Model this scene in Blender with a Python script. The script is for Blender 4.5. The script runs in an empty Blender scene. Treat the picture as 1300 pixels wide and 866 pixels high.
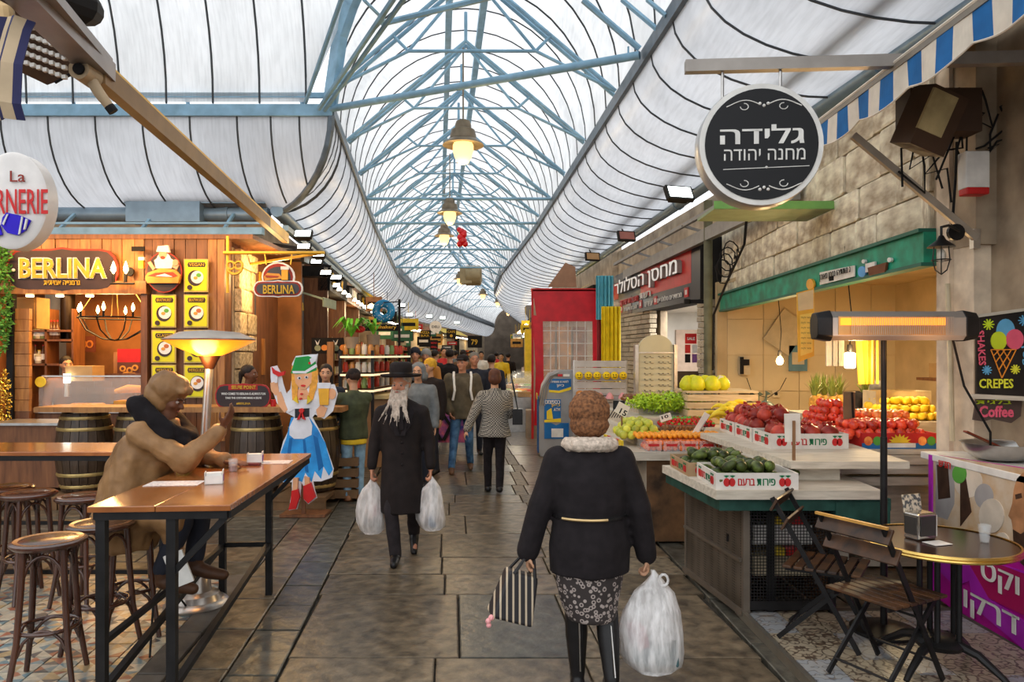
import bpy, bmesh, math, random
from mathutils import Vector, Matrix, Euler, noise
random.seed(7)
C = bpy.context.scene.collection
PI = math.pi
# ---------------- camera, sky, exposure ----------------
cam_data = bpy.data.cameras.new('camera'); cam = bpy.data.objects.new('camera', cam_data); C.objects.link(cam)
cam.location = (0, 0, 1.8); cam.rotation_euler = (PI/2, 0, 0)
cam_data.sensor_width = 36; cam_data.lens = 36*930/1300; cam_data.shift_y = 17/1300
cam_data.clip_end = 400
bpy.context.scene.camera = cam
sc = bpy.context.scene
sc.view_settings.view_transform = 'Standard'; sc.view_settings.look = 'None'
sc.view_settings.gamma = 1; sc.view_settings.exposure = 0.3
sc.cycles.max_bounces = 6; sc.cycles.diffuse_bounces = 4; sc.cycles.transparent_max_bounces = 12
sc.cycles.caustics_reflective = False; sc.cycles.caustics_refractive = False
sc.cycles.sample_clamp_indirect = 6
sc.cycles.use_denoising = True
w = bpy.data.worlds.new('sky'); sc.world = w; w.use_nodes = True
wn = w.node_tree.nodes; wl = w.node_tree.links
bg = wn['Background']; bg.inputs[0].default_value = (0.93, 0.96, 1.0, 1); bg.inputs[1].default_value = 1.5

# ---------------- helpers ----------------
F = 930.; HZ = 450.; CH = 1.8
def at(px, py, d): return Vector(((px-650)/F*d, d, CH-(py-HZ)/F*d))
def gx(px, d): return (px-650)/F*d
def gz(py, d): return CH-(py-HZ)/F*d
def onp(px, py, A, B):
    """where the sight line of a photo point meets the vertical plane through ground points A, B"""
    rx = (px-650)/F; ax, ay = A; bx, by = B; ux, uy = bx-ax, by-ay
    d = (ay*ux-ax*uy)/(ux-rx*uy)
    return at(px, py, d)

MATS = {}
def newmat(name):
    m = bpy.data.materials.new(name); m.use_nodes = True; MATS[name] = m
    return m, m.node_tree.nodes, m.node_tree.links, m.node_tree.nodes['Principled BSDF']
def mixc(N, L, fac, a, b, bt='MIX'):
    x = N.new('ShaderNodeMix'); x.data_type = 'RGBA'; x.blend_type = bt
    for s, v in ((0, fac), (6, a), (7, b)):
        if hasattr(v, 'is_linked') or hasattr(v, 'links'): L.new(v, x.inputs[s])
        else: x.inputs[s].default_value = v if s == 0 else (*v[:3], 1)
    return x.outputs[2]
def ramp(N, L, src, stops):
    r = N.new('ShaderNodeValToRGB'); L.new(src, r.inputs[0]); e = r.color_ramp.elements
    while len(e) < len(stops): e.new(0.5)
    for k, (p, c) in enumerate(stops):
        e[k].position = p; e[k].color = (*c, 1) if len(c) == 3 else c
    return r.outputs[0]
def coords(N, L, scale=(1, 1, 1), kind='Object', rot=(0, 0, 0)):
    t = N.new('ShaderNodeTexCoord'); m = N.new('ShaderNodeMapping')
    m.inputs['Scale'].default_value = scale; m.inputs['Rotation'].default_value = rot
    L.new(t.outputs[kind], m.inputs[0]); return m.outputs[0]
def addbump(N, L, P, src, strength, dist=0.01):
    b = N.new('ShaderNodeBump'); b.inputs['Strength'].default_value = strength; b.inputs['Distance'].default_value = dist
    L.new(src, b.inputs['Height']); L.new(b.outputs[0], P.inputs['Normal'])
def mat(name, col, rough=.6, metal=0, var=.12, scale=6, bump=0, rnd=0, emit=0, ecol=None, coat=0, col2=None, sharp=False, sheen=0):
    if name in MATS: return MATS[name]
    m, N, L, P = newmat(name)
    P.inputs['Roughness'].default_value = rough; P.inputs['Metallic'].default_value = metal
    if coat: P.inputs['Coat Weight'].default_value = coat
    P.inputs['Specular IOR Level'].default_value = .5 if coat or rough < .3 else .28
    c = coords(N, L)
    nz = N.new('ShaderNodeTexNoise'); nz.inputs['Scale'].default_value = scale; nz.inputs['Detail'].default_value = 5
    L.new(c, nz.inputs[0])
    lo = tuple(x*(1-var) for x in col) if col2 is None else col2
    hi = tuple(min(1, x*(1+var)) for x in col)
    p0, p1 = (.46, .54) if sharp else (.32, .68)
    out = ramp(N, L, nz.outputs[0], [(p0, lo), (p1, hi)])
    if rnd:
        oi = N.new('ShaderNodeObjectInfo'); h = N.new('ShaderNodeHueSaturation')
        mr = N.new('ShaderNodeMapRange'); mr.inputs[3].default_value = 1-rnd; mr.inputs[4].default_value = 1+rnd
        L.new(oi.outputs['Random'], mr.inputs[0]); L.new(mr.outputs[0], h.inputs['Value']); L.new(out, h.inputs['Color']); out = h.outputs[0]
    L.new(out, P.inputs['Base Color'])
    if bump: addbump(N, L, P, nz.outputs[0], bump)
    if emit:
        P.inputs['Emission Color'].default_value = (*(ecol or col), 1); P.inputs['Emission Strength'].default_value = emit
    return m
def wood(name, a, b, rough=.5, grain=(1, 14, 14), bump=.15, rnd=.12, coat=0):
    m, N, L, P = newmat(name); P.inputs['Roughness'].default_value = rough
    if coat: P.inputs['Coat Weight'].default_value = coat; P.inputs['Coat Roughness'].default_value = .12
    c = coords(N, L, grain)
    nz = N.new('ShaderNodeTexNoise'); nz.inputs['Scale'].default_value = 2.2; nz.inputs['Detail'].default_value = 8; nz.inputs['Distortion'].default_value = .6
    L.new(c, nz.inputs[0]); out = ramp(N, L, nz.outputs[0], [(.3, a), (.7, b)])
    oi = N.new('ShaderNodeObjectInfo'); h = N.new('ShaderNodeHueSaturation'); mr = N.new('ShaderNodeMapRange')
    mr.inputs[3].default_value = 1-rnd; mr.inputs[4].default_value = 1+rnd
    L.new(oi.outputs['Random'], mr.inputs[0]); L.new(mr.outputs[0], h.inputs['Value']); L.new(out, h.inputs['Color'])
    L.new(h.outputs[0], P.inputs['Base Color'])
    if bump: addbump(N, L, P, nz.outputs[0], bump, .004)
    return m

class MB:
    def __init__(s): s.v = []; s.f = []; s.m = []; s.X = Matrix()
    def add(s, vs, fs, mi=0):
        o = len(s.v); X = s.X
        s.v += [X @ Vector(v) for v in vs]; s.f += [tuple(i+o for i in f) for f in fs]
        s.m += [mi]*len(fs) if isinstance(mi, int) else list(mi)
        return s
    def box(s, c, d, mi=0, rz=0, rot=None, taper=1):
        R = rot.to_matrix() if rot else Matrix.Rotation(rz, 3, 'Z'); c = Vector(c); hx, hy, hz = d[0]/2, d[1]/2, d[2]/2
        vs = []
        for z in (-hz, hz):
            k = taper if z > 0 else 1
            for x, y in ((-hx, -hy), (hx, -hy), (hx, hy), (-hx, hy)): vs.append(c+R @ Vector((x*k, y*k, z)))
        return s.add(vs, [(3, 2, 1, 0), (4, 5, 6, 7), (0, 1, 5, 4), (1, 2, 6, 5), (2, 3, 7, 6), (3, 0, 4, 7)], mi)
    def bar(s, a, b, w, h=None, mi=0, up=(0, 0, 1)):
        a = Vector(a); b = Vector(b); h = h or w; t = (b-a).normalized(); u = Vector(up)
        if abs(t.dot(u)) > .98: u = Vector((0, 1, 0))
        x = t.cross(u).normalized()*(w/2); y = x.cross(t).normalized()*(h/2)
        vs = [p+q for p in (a, b) for q in (-x-y, x-y, x+y, -x+y)]
        return s.add(vs, [(0, 1, 2, 3), (7, 6, 5, 4), (4, 5, 1, 0), (5, 6, 2, 1), (6, 7, 3, 2), (7, 4, 0, 3)], mi)
    def tube(s, pts, r, n=8, mi=0, closed=False, caps=True, flat=1):
        pts = [Vector(p) for p in pts]; k = len(pts); rs = r if isinstance(r, (list, tuple)) else [r]*k
        vs = []; fs = []; prev = None
        for i, p in enumerate(pts):
            a = pts[i-1] if (i or closed) else p; b = pts[(i+1) % k] if (i < k-1 or closed) else p
            t = (b-a)
            t = t.normalized() if t.length > 1e-9 else Vector((0, 0, 1))
            if prev is None:
                u = Vector((0, 0, 1)) if abs(t.z) < .9 else Vector((0, 1, 0))
                x = t.cross(u).normalized()
            else:
                x = (prev-t*prev.dot(t))
                x = x.normalized() if x.length > 1e-6 else t.orthogonal().normalized()
            prev = x; y = t.cross(x)
            for j in range(n):
                q = 2*PI*j/n; vs.append(p+x*(math.cos(q)*rs[i])+y*(math.sin(q)*rs[i]*flat))
        m = k if closed else k-1
        for i in range(m):
            i2 = (i+1) % k
            for j in range(n):
                j2 = (j+1) % n; fs.append((i*n+j, i*n+j2, i2*n+j2, i2*n+j))
        if caps and not closed:
            fs.append(tuple(range(n-1, -1, -1))); fs.append(tuple((k-1)*n+j for j in range(n)))
        return s.add(vs, fs, mi)
    def lathe(s, prof, n=16, c=(0, 0, 0), mi=0, axis='Z', sx=1, sy=1, caps=True):
        c = Vector(c); vs = []; fs = []; k = len(prof)
        for r, z in prof:
            for j in range(n):
                q = 2*PI*j/n; p = Vector((r*math.cos(q)*sx, r*math.sin(q)*sy, z))
                if axis == 'X': p = Vector((p.z, p.x, p.y))
                if axis == 'Y': p = Vector((p.x, p.z, p.y))
                vs.append(c+p)
        for i in range(k-1):
            for j in range(n):
                j2 = (j+1) % n; fs.append((i*n+j, i*n+j2, (i+1)*n+j2, (i+1)*n+j))
        if caps: fs.append(tuple(range(n-1, -1, -1))); fs.append(tuple((k-1)*n+j for j in range(n)))
        return s.add(vs, fs, mi)
    def ball(s, c, r, n=12, m=8, mi=0, rot=None):
        r = (r, r, r) if isinstance(r, (int, float)) else r; c = Vector(c); vs = []; fs = []
        R = rot.to_matrix() if rot else Matrix.Identity(3)
        for i in range(1, m):
            a = PI*i/m
            for j in range(n):
                q = 2*PI*j/n; vs.append(c+R @ Vector((r[0]*math.sin(a)*math.cos(q), r[1]*math.sin(a)*math.sin(q), -r[2]*math.cos(a))))
        o = len(vs); vs += [c+R @ Vector((0, 0, -r[2])), c+R @ Vector((0, 0, r[2]))]
        for i in range(m-2):
            for j in range(n): fs.append((i*n+j, i*n+(j+1) % n, (i+1)*n+(j+1) % n, (i+1)*n+j))
        for j in range(n):
            fs.append((o, (j+1) % n, j)); fs.append((o+1, (m-2)*n+j, (m-2)*n+(j+1) % n))
        return s.add(vs, fs, mi)
    def prism(s, poly, O, U, V, depth, mi=0, side=None):
        """poly in (u, v) on the plane O, U, V; thickness goes from O along U x V by depth"""
        O = Vector(O); U = Vector(U); V = Vector(V); W = U.cross(V).normalized()*depth; n = len(poly)
        A = [O+U*p[0]+V*p[1] for p in poly]; ar = sum(poly[i][0]*poly[(i+1) % n][1]-poly[(i+1) % n][0]*poly[i][1] for i in range(n))
        if ar < 0: A.reverse()
        vs = A+[a+W for a in A]; si = mi if side is None else side
        fs = [tuple(range(n-1, -1, -1)), tuple(range(n, 2*n))]+[(i, (i+1) % n, n+(i+1) % n, n+i) for i in range(n)]
        return s.add(vs, fs, [mi, mi]+[si]*n)
    def quad(s, a, b, c, d, mi=0): return s.add([a, b, c, d], [(0, 1, 2, 3)], mi)
    def mesh(s, name, mats, smooth=None):
        me = bpy.data.meshes.new(name); me.from_pydata([tuple(v) for v in s.v], [], s.f)
        for m in (mats if isinstance(mats, (list, tuple)) else [mats]): me.materials.append(m)
        if max(s.m, default=0) > 0: me.polygons.foreach_set('material_index', s.m)
        if smooth:
            me.polygons.foreach_set('use_smooth', [True]*len(s.f)); me.set_sharp_from_angle(angle=math.radians(smooth))
        me.update(); return me
    def build(s, name, mats, parent=None, label=None, cat=None, group=None, loc=None, rz=0, smooth=None, kind=None, bevel=0):
        return put(name, s.mesh(name, mats, smooth), parent, label, cat, group, loc, rz, kind, bevel)
def put(name, me, parent=None, label=None, cat=None, group=None, loc=None, rz=0, kind=None, bevel=0, M=None):
    o = bpy.data.objects.new(name, me); C.objects.link(o)
    if parent: o.parent = parent
    if loc is not None: o.location = loc
    if rz: o.rotation_euler = (0, 0, rz)
    if M is not None: o.matrix_local = M
    if label: o['label'] = label
    if cat: o['category'] = cat
    if group: o['group'] = group
    if kind: o['kind'] = kind
    if bevel:
        b = o.modifiers.new('bevel', 'BEVEL'); b.width = bevel; b.segments = 2; b.limit_method = 'ANGLE'
    return o
def T(name, label, cat, loc=(0, 0, 0), rz=0, group=None):
    o = bpy.data.objects.new(name, None); C.objects.link(o); o.location = loc; o.rotation_euler = (0, 0, rz)
    o.empty_display_size = .05; o['label'] = label; o['category'] = cat
    if group: o['group'] = group
    return o
def dup(root, loc, rz=None, label=None, group=None, scale=None, rot=None):
    r = root.copy(); C.objects.link(r); r.location = loc
    if rz is not None: r.rotation_euler = (0, 0, rz)
    if rot is not None: r.rotation_euler = rot
    if scale is not None: r.scale = scale if hasattr(scale, '__len__') else (scale,)*3
    if label: r['label'] = label
    if group: r['group'] = group
    for ch in list(root.children):
        c = ch.copy(); C.objects.link(c); c.parent = r
        for g in ch.children:
            d = g.copy(); C.objects.link(d); d.parent = c
    return r
def struct(name, mb, mats, parent=None, smooth=None): return mb.build(name, mats, parent, kind='structure' if parent is None else None, smooth=smooth)
def textmesh(txt, bold=0, rtl=False, spacing=1, shear=0):
    cu = bpy.data.curves.new('t', 'FONT'); cu.body = txt[::-1] if rtl else txt; cu.offset = 0 if rtl else bold; cu.resolution_u = 2
    cu.space_character = spacing; cu.shear = shear
    o = bpy.data.objects.new('t', cu); C.objects.link(o); dg = bpy.context.evaluated_depsgraph_get(); dg.update()
    me = bpy.data.meshes.new_from_object(o.evaluated_get(dg)); bpy.data.objects.remove(o); return me
def text(name, txt, m, parent, O, U, V, w, h, ext=.004, bold=.012, rtl=False, spacing=1, lift=0, shear=0):
    """letters fitted into the w x h box whose lower left corner is O; U to the right, V up; stands proud along U x V"""
    me = textmesh(txt, bold, rtl, spacing, shear); vs = [v.co.copy() for v in me.vertices]
    if not vs: return None
    x0 = min(v.x for v in vs); x1 = max(v.x for v in vs); y0 = min(v.y for v in vs); y1 = max(v.y for v in vs)
    O = Vector(O); U = Vector(U).normalized(); V = Vector(V).normalized(); W = U.cross(V).normalized()
    b = MB(); fs = [tuple(p.vertices) for p in me.polygons]; n = len(vs)
    if rtl:      # the letter dalet is two crossing bars that the font fill gets wrong
        for i in range(n-7):
            g = [f for f in fs if min(f) >= i and max(f) <= i+7]
            if len(g) == 8 and len({v for f in g for v in f}) == 8 and not any(f not in g and any(i <= v <= i+7 for v in f) for f in fs): fs = [f for f in fs if f not in g]+[(i, i+3, i+2, i+1), (i+4, i+7, i+6, i+5)]
    cnt = {}
    for f in fs:
        for i in range(len(f)):
            e = (f[i], f[(i+1) % len(f)]); cnt[e] = 1
    for dx in ((-1, 0, 1) if rtl and bold > .006 else (0,)):
        P = [O+U*((v.x-x0)/(x1-x0)*w*(.99 if rtl else 1)+dx*h*.035)+V*((v.y-y0)/max(1e-6, y1-y0)*h)+W*(lift+.0004*dx) for v in vs]
        b.add([p+W*ext for p in P]+P, fs+[(a2, a1, a1+n, a2+n) for (a1, a2) in cnt if (a2, a1) not in cnt])
    bpy.data.meshes.remove(me)
    return b.build(name, m, parent)
def lerp(a, b, t): return a+(b-a)*t
def interp(tab, x):
    if x <= tab[0][0]: return tab[0][1]
    for (a, va), (b, vb) in zip(tab, tab[1:]):
        if x <= b: return va+(vb-va)*(x-a)/(b-a)
    return tab[-1][1]
def ell(cx, cy, rx, ry, n=20, a0=0, a1=2*PI): return [(cx+rx*math.cos(a0+(a1-a0)*k/n), cy+ry*math.sin(a0+(a1-a0)*k/n)) for k in range(n if abs(a1-a0) > 6.2 else n+1)]
def point_light(name, loc, power, col, r=.05, parent=None):
    l = bpy.data.lights.new(name, 'POINT'); l.energy = power; l.color = col; l.shadow_soft_size = r
    o = bpy.data.objects.new(name, l); C.objects.link(o); o.location = loc
    if parent: o.parent = parent
    return o
# ---------------- materials of the setting ----------------
STEELBLUE = mat('steel_blue_paint', (.24, .42, .56), .45, 0, .18, 5)
GREYEDGE = mat('grey_steel', (.13, .16, .19), .4, .4, .2, 6)
RIBM = mat('roof_rib_dark', (.05, .055, .06), .5)
def roofmat(name, c, tr=.06):
    m, N, L, P = newmat(name); N.remove(P); out = N['Material Output']
    nz = N.new('ShaderNodeTexNoise'); nz.inputs['Scale'].default_value = 1.1; nz.inputs['Detail'].default_value = 6
    L.new(coords(N, L, (1, 1, 1)), nz.inputs[0])
    col = ramp(N, L, nz.outputs[0], [(.3, tuple(x*.8 for x in c)), (.62, c)])
    st = N.new('ShaderNodeTexNoise'); st.inputs['Scale'].default_value = 5; L.new(coords(N, L, (6, .6, .6)), st.inputs[0])
    col = mixc(N, L, .25, col, ramp(N, L, st.outputs[0], [(.3, (.5, .5, .5)), (.6, (1, 1, 1))]), 'MULTIPLY')
    T1 = N.new('ShaderNodeBsdfTranslucent'); D = N.new('ShaderNodeBsdfPrincipled'); D.inputs['Roughness'].default_value = .3
    A = N.new('ShaderNodeMixShader'); A.inputs[0].default_value = .3
    L.new(col, T1.inputs[0]); L.new(col, D.inputs['Base Color']); L.new(T1.outputs[0], A.inputs[1]); L.new(D.outputs[0], A.inputs[2])
    Tr = N.new('ShaderNodeBsdfTransparent'); B = N.new('ShaderNodeMixShader'); B.inputs[0].default_value = tr
    L.new(A.outputs[0], B.inputs[1]); L.new(Tr.outputs[0], B.inputs[2]); L.new(B.outputs[0], out.inputs[0]); return m
VAULT = roofmat('white_polycarbonate', (.93, .94, .94), .05)
WING = roofmat('grey_polycarbonate', (.66, .67, .69), .02)
# ---------------- street shape ----------------
CT = [(-4, .85), (3, .15), (10.2, -.57), (19.8, -1.53), (31, -2.65), (40, -3.1), (50, -2.9), (65, -1.9), (90, 0)]
def CL(d): return interp(CT, d)
LE = [(-4, -1.2), (10.2, -2.52), (19.8, -3.70), (31, -4.85), (40, -5.3), (50, -5.1), (65, -4.1), (90, -2.2)]
RE = [(-4, 2.5), (7.03, 1.63), (19.8, .64), (31, -.45), (40, -.95), (50, -.75), (65, .2), (90, 2.1)]
def LX(d): return interp(LE, d)
def RX(d): return interp(RE, d)
# facade lines (inner face)
LF = [(9.9, -3.78), (20, -4.9), (31, -6.0), (40, -6.5), (50, -6.3), (65, -5.0), (90, -3.4)]
RF = [(-4, 3.3), (5.8, 3.36), (12.1, 3.45), (20, 2.75), (31, 1.9), (40, 1.4), (50, 1.5), (65, 2.2), (90, 3.4)]
def LFX(d): return interp(LF, d)
def RFX(d): return interp(RF, d)

# ---------------- ground ----------------
SL = mat('slab_stone', (.15, .112, .07), .32, 0, .3, 9, .8, rnd=.18, col2=(.05, .039, .027))
SLB = mat('slab_stone_bluish', (.095, .088, .068), .3, 0, .3, 9, .8, rnd=.16, col2=(.038, .036, .03))
SLP = mat('slab_worn_pale', (.2, .155, .1), .5, 0, .3, 14, .8, rnd=.2, col2=(.08, .063, .043))
GROUT = mat('grout_dirt', (.055, .045, .035), .9, 0, .4, 10)
g = MB(); g.box((0, 40, -.09), (60, 110, .1)); floor = struct('floor', g, GROUT)
def slabpiece(x0, y0, x1, y1, m, name='paving_slab', h=.03, gap=.006, skew=None, z0=-.04):
    """one slab; x positions follow the function skew(y) added on"""
    sk = skew or (lambda y: 0); b = MB(); zt = random.uniform(-.003, .002)
    P = [(x0+gap+sk(y0+gap), y0+gap), (x1-gap+sk(y0+gap), y0+gap), (x1-gap+sk(y1-gap), y1-gap), (x0+gap+sk(y1-gap), y1-gap)]
    c = Vector((sum(p[0] for p in P)/4, sum(p[1] for p in P)/4, 0))
    vs = [(p[0]-c.x, p[1]-c.y, z0) for p in P]+[(p[0]-c.x, p[1]-c.y, zt-.004) for p in P]
    q = .008
    vs += [((p[0]-c.x)*(1-q/max(.1, abs(x1-x0)/2)), (p[1]-c.y)*(1-q/max(.1, abs(y1-y0)/2)), zt) for p in P]
    fs = [(0, 1, 5, 4), (1, 2, 6, 5), (2, 3, 7, 6), (3, 0, 4, 7), (4, 5, 9, 8), (5, 6, 10, 9), (6, 7, 11, 10), (7, 4, 8, 11), (8, 9, 10, 11)]
    b.add(vs, fs); o = b.build(name, m, floor, loc=c); return o
# left road edge X(y), right road edge
def lx(y): return -1.30-(y-4.02)*.104
def rx(y): return 1.50-(y-4.02)*.035
cols = [0, .28, .56, .64, 1.0]
y = 1.0; row = 0
while y < 22:
    h = random.choice((.5, .85, 1.15, .7)) if y < 12 else 1.4
    off = random.uniform(-.05, .05)
    cs = [0, .3+off, .62+off*.5, .67+off*.5, 1] if row % 2 else [0, .36+off, .62, .67, 1]
    for a, b_ in zip(cs, cs[1:]):
        narrow = b_-a < .08
        y0, y1 = y, y+h
        xa0 = lerp(lx(y0), rx(y0), a); xb0 = lerp(lx(y0), rx(y0), b_)
        sk = lambda yy, y0=y0: (lx(yy)-lx(y0))*.8
        slabpiece(xa0, y0, xb0, y1, SLP if narrow or random.random() < .12 else (SLB if random.random() < .18 else SL), skew=sk)
    y += h; row += 1
far = MB()
ys = [22, 31, 40, 50, 65, 90]
for a, b_ in zip(ys, ys[1:]): far.quad((LFX(a)-.5, a, -.002), (RFX(a)+.5, a, -.002), (RFX(b_)+.5, b_, -.002), (LFX(b_)-.5, b_, -.002))
far.build('far_paving', SL, floor)
# left channel of dark slabs, then the kerb
y = 1.0
while y < 20:
    h = random.uniform(.42, .75); slabpiece(lx(y)-.3, y, lx(y), y+h, SLB, 'channel_slab', skew=lambda yy, y=y: lx(yy)-lx(y)); y += h
y = 1.0
while y < 13:      # strip of slabs left of the channel
    h = random.uniform(.5, .8); slabpiece(lx(y)-.62, y, lx(y)-.3, y+h, SL, 'border_slab', skew=lambda yy, y=y: lx(yy)-lx(y)); y += h
# right channel
y = 1.0
while y < 13:
    h = random.uniform(.6, 1.0); slabpiece(rx(y), y, rx(y)+.22, y+h, SLB, 'channel_slab', skew=lambda yy, y=y: rx(yy)-rx(y)); y += h
y = 5.0
while y < 15:
    h = random.uniform(.6, 1.0)
    for k in range(3): slabpiece(rx(y)+.22+k*.75, y, rx(y)+.22+(k+1)*.75, y+h, SL, 'border_slab', skew=lambda yy, y=y: rx(yy)-rx(y))
    y += h
# grey pavement in front of the bar (cross street), beyond the mosaic
y = 5.75
while y < 8.2:
    x = lx(y)-.62
    while x > -8:
        wd = random.uniform(.7, 1.2); slabpiece(x-wd, y, x, y+.6, random.choice((SL, SL, SLB)), skew=lambda yy, y=y: lx(yy)-lx(y)); x -= wd
    y += .6
# terrace kerb and mosaic tiles, left
def patchwork(name, cols, ang=0, scale=9):
    """cement tile print: triangles in a few worn colours"""
    m, N, L, P = newmat(name); P.inputs['Roughness'].default_value = .35
    c = coords(N, L, (1, 1, 1), rot=(0, 0, ang))
    sx = N.new('ShaderNodeSeparateXYZ'); L.new(c, sx.inputs[0])
    def mth(op, a, b=None):
        x = N.new('ShaderNodeMath'); x.operation = op
        for i, v in enumerate((a, b)):
            if v is None: continue
            if isinstance(v, (int, float)): x.inputs[i].default_value = v
            else: L.new(v, x.inputs[i])
        return x.outputs[0]
    X = mth('MULTIPLY', sx.outputs[0], scale); Y = mth('MULTIPLY', sx.outputs[1], scale)
    fx = mth('FLOOR', X); fy = mth('FLOOR', Y)
    tri = mth('GREATER_THAN', mth('SUBTRACT', X, fx), mth('SUBTRACT', Y, fy))
    tri2 = mth('GREATER_THAN', mth('ADD', mth('SUBTRACT', X, fx), mth('SUBTRACT', Y, fy)), 1)
    cb = N.new('ShaderNodeCombineXYZ'); L.new(fx, cb.inputs[0]); L.new(fy, cb.inputs[1])
    oi = N.new('ShaderNodeObjectInfo'); L.new(mth('ADD', mth('ADD', mth('MULTIPLY', tri, 3.3), mth('MULTIPLY', tri2, 7.7)), mth('MULTIPLY', oi.outputs['Random'], 50)), cb.inputs[2])
    wn_ = N.new('ShaderNodeTexWhiteNoise'); L.new(cb.outputs[0], wn_.inputs[0])
    r = N.new('ShaderNodeValToRGB'); r.color_ramp.interpolation = 'CONSTANT'; L.new(wn_.outputs['Value'], r.inputs[0])
    e = r.color_ramp.elements
    while len(e) < len(cols): e.new(.5)
    for k, q in enumerate(cols): e[k].position = k/len(cols); e[k].color = (*q, 1)
    nz = N.new('ShaderNodeTexNoise'); nz.inputs['Scale'].default_value = 30; L.new(c, nz.inputs[0])
    L.new(mixc(N, L, .45, r.outputs[0], ramp(N, L, nz.outputs[0], [(.3, (.35, .33, .3)), (.7, (1, 1, 1))]), 'MULTIPLY'), P.inputs['Base Color'])
    return m
PATCH = patchwork('triangle_cement_tile', [(.5, .44, .33), (.17, .25, .27), (.46, .4, .3), (.36, .14, .08), (.4, .37, .31), (.08, .09, .1), (.52, .47, .36), (.42, .3, .16)])
DARKTILE = mat('tile_bed', (.09, .08, .065), .8)
b = MB(); b.box((0, 0, -.012), (.194, .194, .02)); b.box((0, 0, -.001), (.19, .19, .004)); tile_me = b.mesh('mosaic_tile', PATCH)
bed = MB(); bed.add([(lx(1)-.78, 1, -.03), (lx(5.75)-.78, 5.75, -.03), (-8, 5.75, -.03), (-8, 1, -.03)], [(0, 1, 2, 3)]); bed = bed.build('tile_bed', DARKTILE, floor)
ra = .104
n = 0
for j in range(16):
    for i in range(30):
        yy = 2.85+j*.2; xx = lx(yy)-.9-i*.2
        if xx < -4.9 or n >= 300: continue
        if abs(xx)/yy > .78: continue
        put('mosaic_tile', tile_me, floor, M=Matrix.Translation((xx, yy, 0)) @ Matrix.Rotation(ra, 4, 'Z')); n += 1
rest = MB()
for j in range(16):
    for i in range(22):
        yy = 2.85+j*.2; xx = lx(yy)-.9-i*.2
        if xx < -4.9 or abs(xx)/yy > .78: rest.box((xx, yy, -.006), (.19, .19, .012), rz=ra)
rest.build('mosaic_floor_rest', PATCH, floor, kind='stuff')
KERB = mat('kerb_stone', (.1, .085, .07), .6, 0, .35, 6, .4, rnd=.15)
y = 1.0
while y < 5.7:
    h = .62; slabpiece(lx(y)-.8, y, lx(y)-.62, y+h, KERB, 'kerb_stone', skew=lambda yy, y=y: lx(yy)-lx(y), z0=-.05).location.z = .012; y += h
# terrace on the right: patterned tiles behind a metal edge
def swirl(name):
    m, N, L, P = newmat(name); P.inputs['Roughness'].default_value = .3
    c = coords(N, L, (1, 1, 1)); oi = N.new('ShaderNodeObjectInfo')
    ad = N.new('ShaderNodeVectorMath'); ad.operation = 'ADD'; L.new(c, ad.inputs[0])
    ab = N.new('ShaderNodeVectorMath'); ab.operation = 'ABSOLUTE'; L.new(c, ab.inputs[0])
    L.new(ab.outputs[0], ad.inputs[0]); cb = N.new('ShaderNodeCombineXYZ')
    mm = N.new('ShaderNodeMath'); mm.operation = 'MULTIPLY'; mm.inputs[1].default_value = 9; L.new(oi.outputs['Random'], mm.inputs[0])
    L.new(mm.outputs[0], cb.inputs[0]); L.new(mm.outputs[0], cb.inputs[1]); L.new(cb.outputs[0], ad.inputs[1])
    nz = N.new('ShaderNodeTexNoise'); nz.inputs['Scale'].default_value = 20; nz.inputs['Detail'].default_value = 0; nz.inputs['Distortion'].default_value = .5; L.new(ad.outputs[0], nz.inputs[0])
    a = ramp(N, L, nz.outputs[0], [(.40, (.36, .3, .21)), (.45, (.09, .06, .04)), (.52, (.09, .06, .04)), (.56, (.36, .3, .21))])
    b2 = ramp(N, L, nz.outputs[0], [(.44, (.3, .31, .32)), (.47, (.15, .18, .21)), (.53, (.16, .11, .07)), (.58, (.32, .32, .31))])
    gt = N.new('ShaderNodeMath'); gt.operation = 'GREATER_THAN'; gt.inputs[1].default_value = .62; L.new(oi.outputs['Random'], gt.inputs[0])
    L.new(mixc(N, L, gt.outputs[0], a, b2), P.inputs['Base Color']); return m
SW = swirl('arabesque_cement_tile')
b = MB(); b.box((0, 0, -.008), (.195, .195, .016)); tile2 = b.mesh('patterned_tile', SW)
def tx(y): return 1.60-(y-4.0)*.03
TZ = .05
tb = MB(); tb.add([(tx(1.5), 1.5, TZ-.016), (4.2, 1.5, TZ-.016), (4.2, 5.1, TZ-.016), (tx(5.1), 5.1, TZ-.016), (tx(1.5), 1.5, -.04), (tx(5.1), 5.1, -.04), (4.2, 5.1, -.04)], [(0, 1, 2, 3), (4, 0, 3, 5), (5, 3, 2, 6)])
terr = tb.build('terrace', DARKTILE, kind='structure'); terr['label'] = 'raised tiled terrace under the round table'; terr.name = 'floor_terrace'
for j in range(9):
    for i in range(12):
        yy = 3.3+j*.2; xx = tx(yy)+.13+i*.2
        if xx/yy > .76 or xx > 3.05: continue
        put('patterned_tile', tile2, terr, M=Matrix.Translation((xx, yy, TZ)) @ Matrix.Rotation(.03, 4, 'Z'))
ed = MB(); ed.bar((tx(1.5), 1.5, TZ-.02), (tx(5.1), 5.1, TZ-.02), .03, .06); ed.build('metal_edge', mat('worn_steel_edge', (.3, .27, .22), .4, .8), terr)

# ---------------- roof ----------------
HW = 1.97; ZS = 5.32; RISE = 2.28
ceil = MB()
for X_, n_ in ((LX, 'l'), (RX, 'r')): pass
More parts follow.
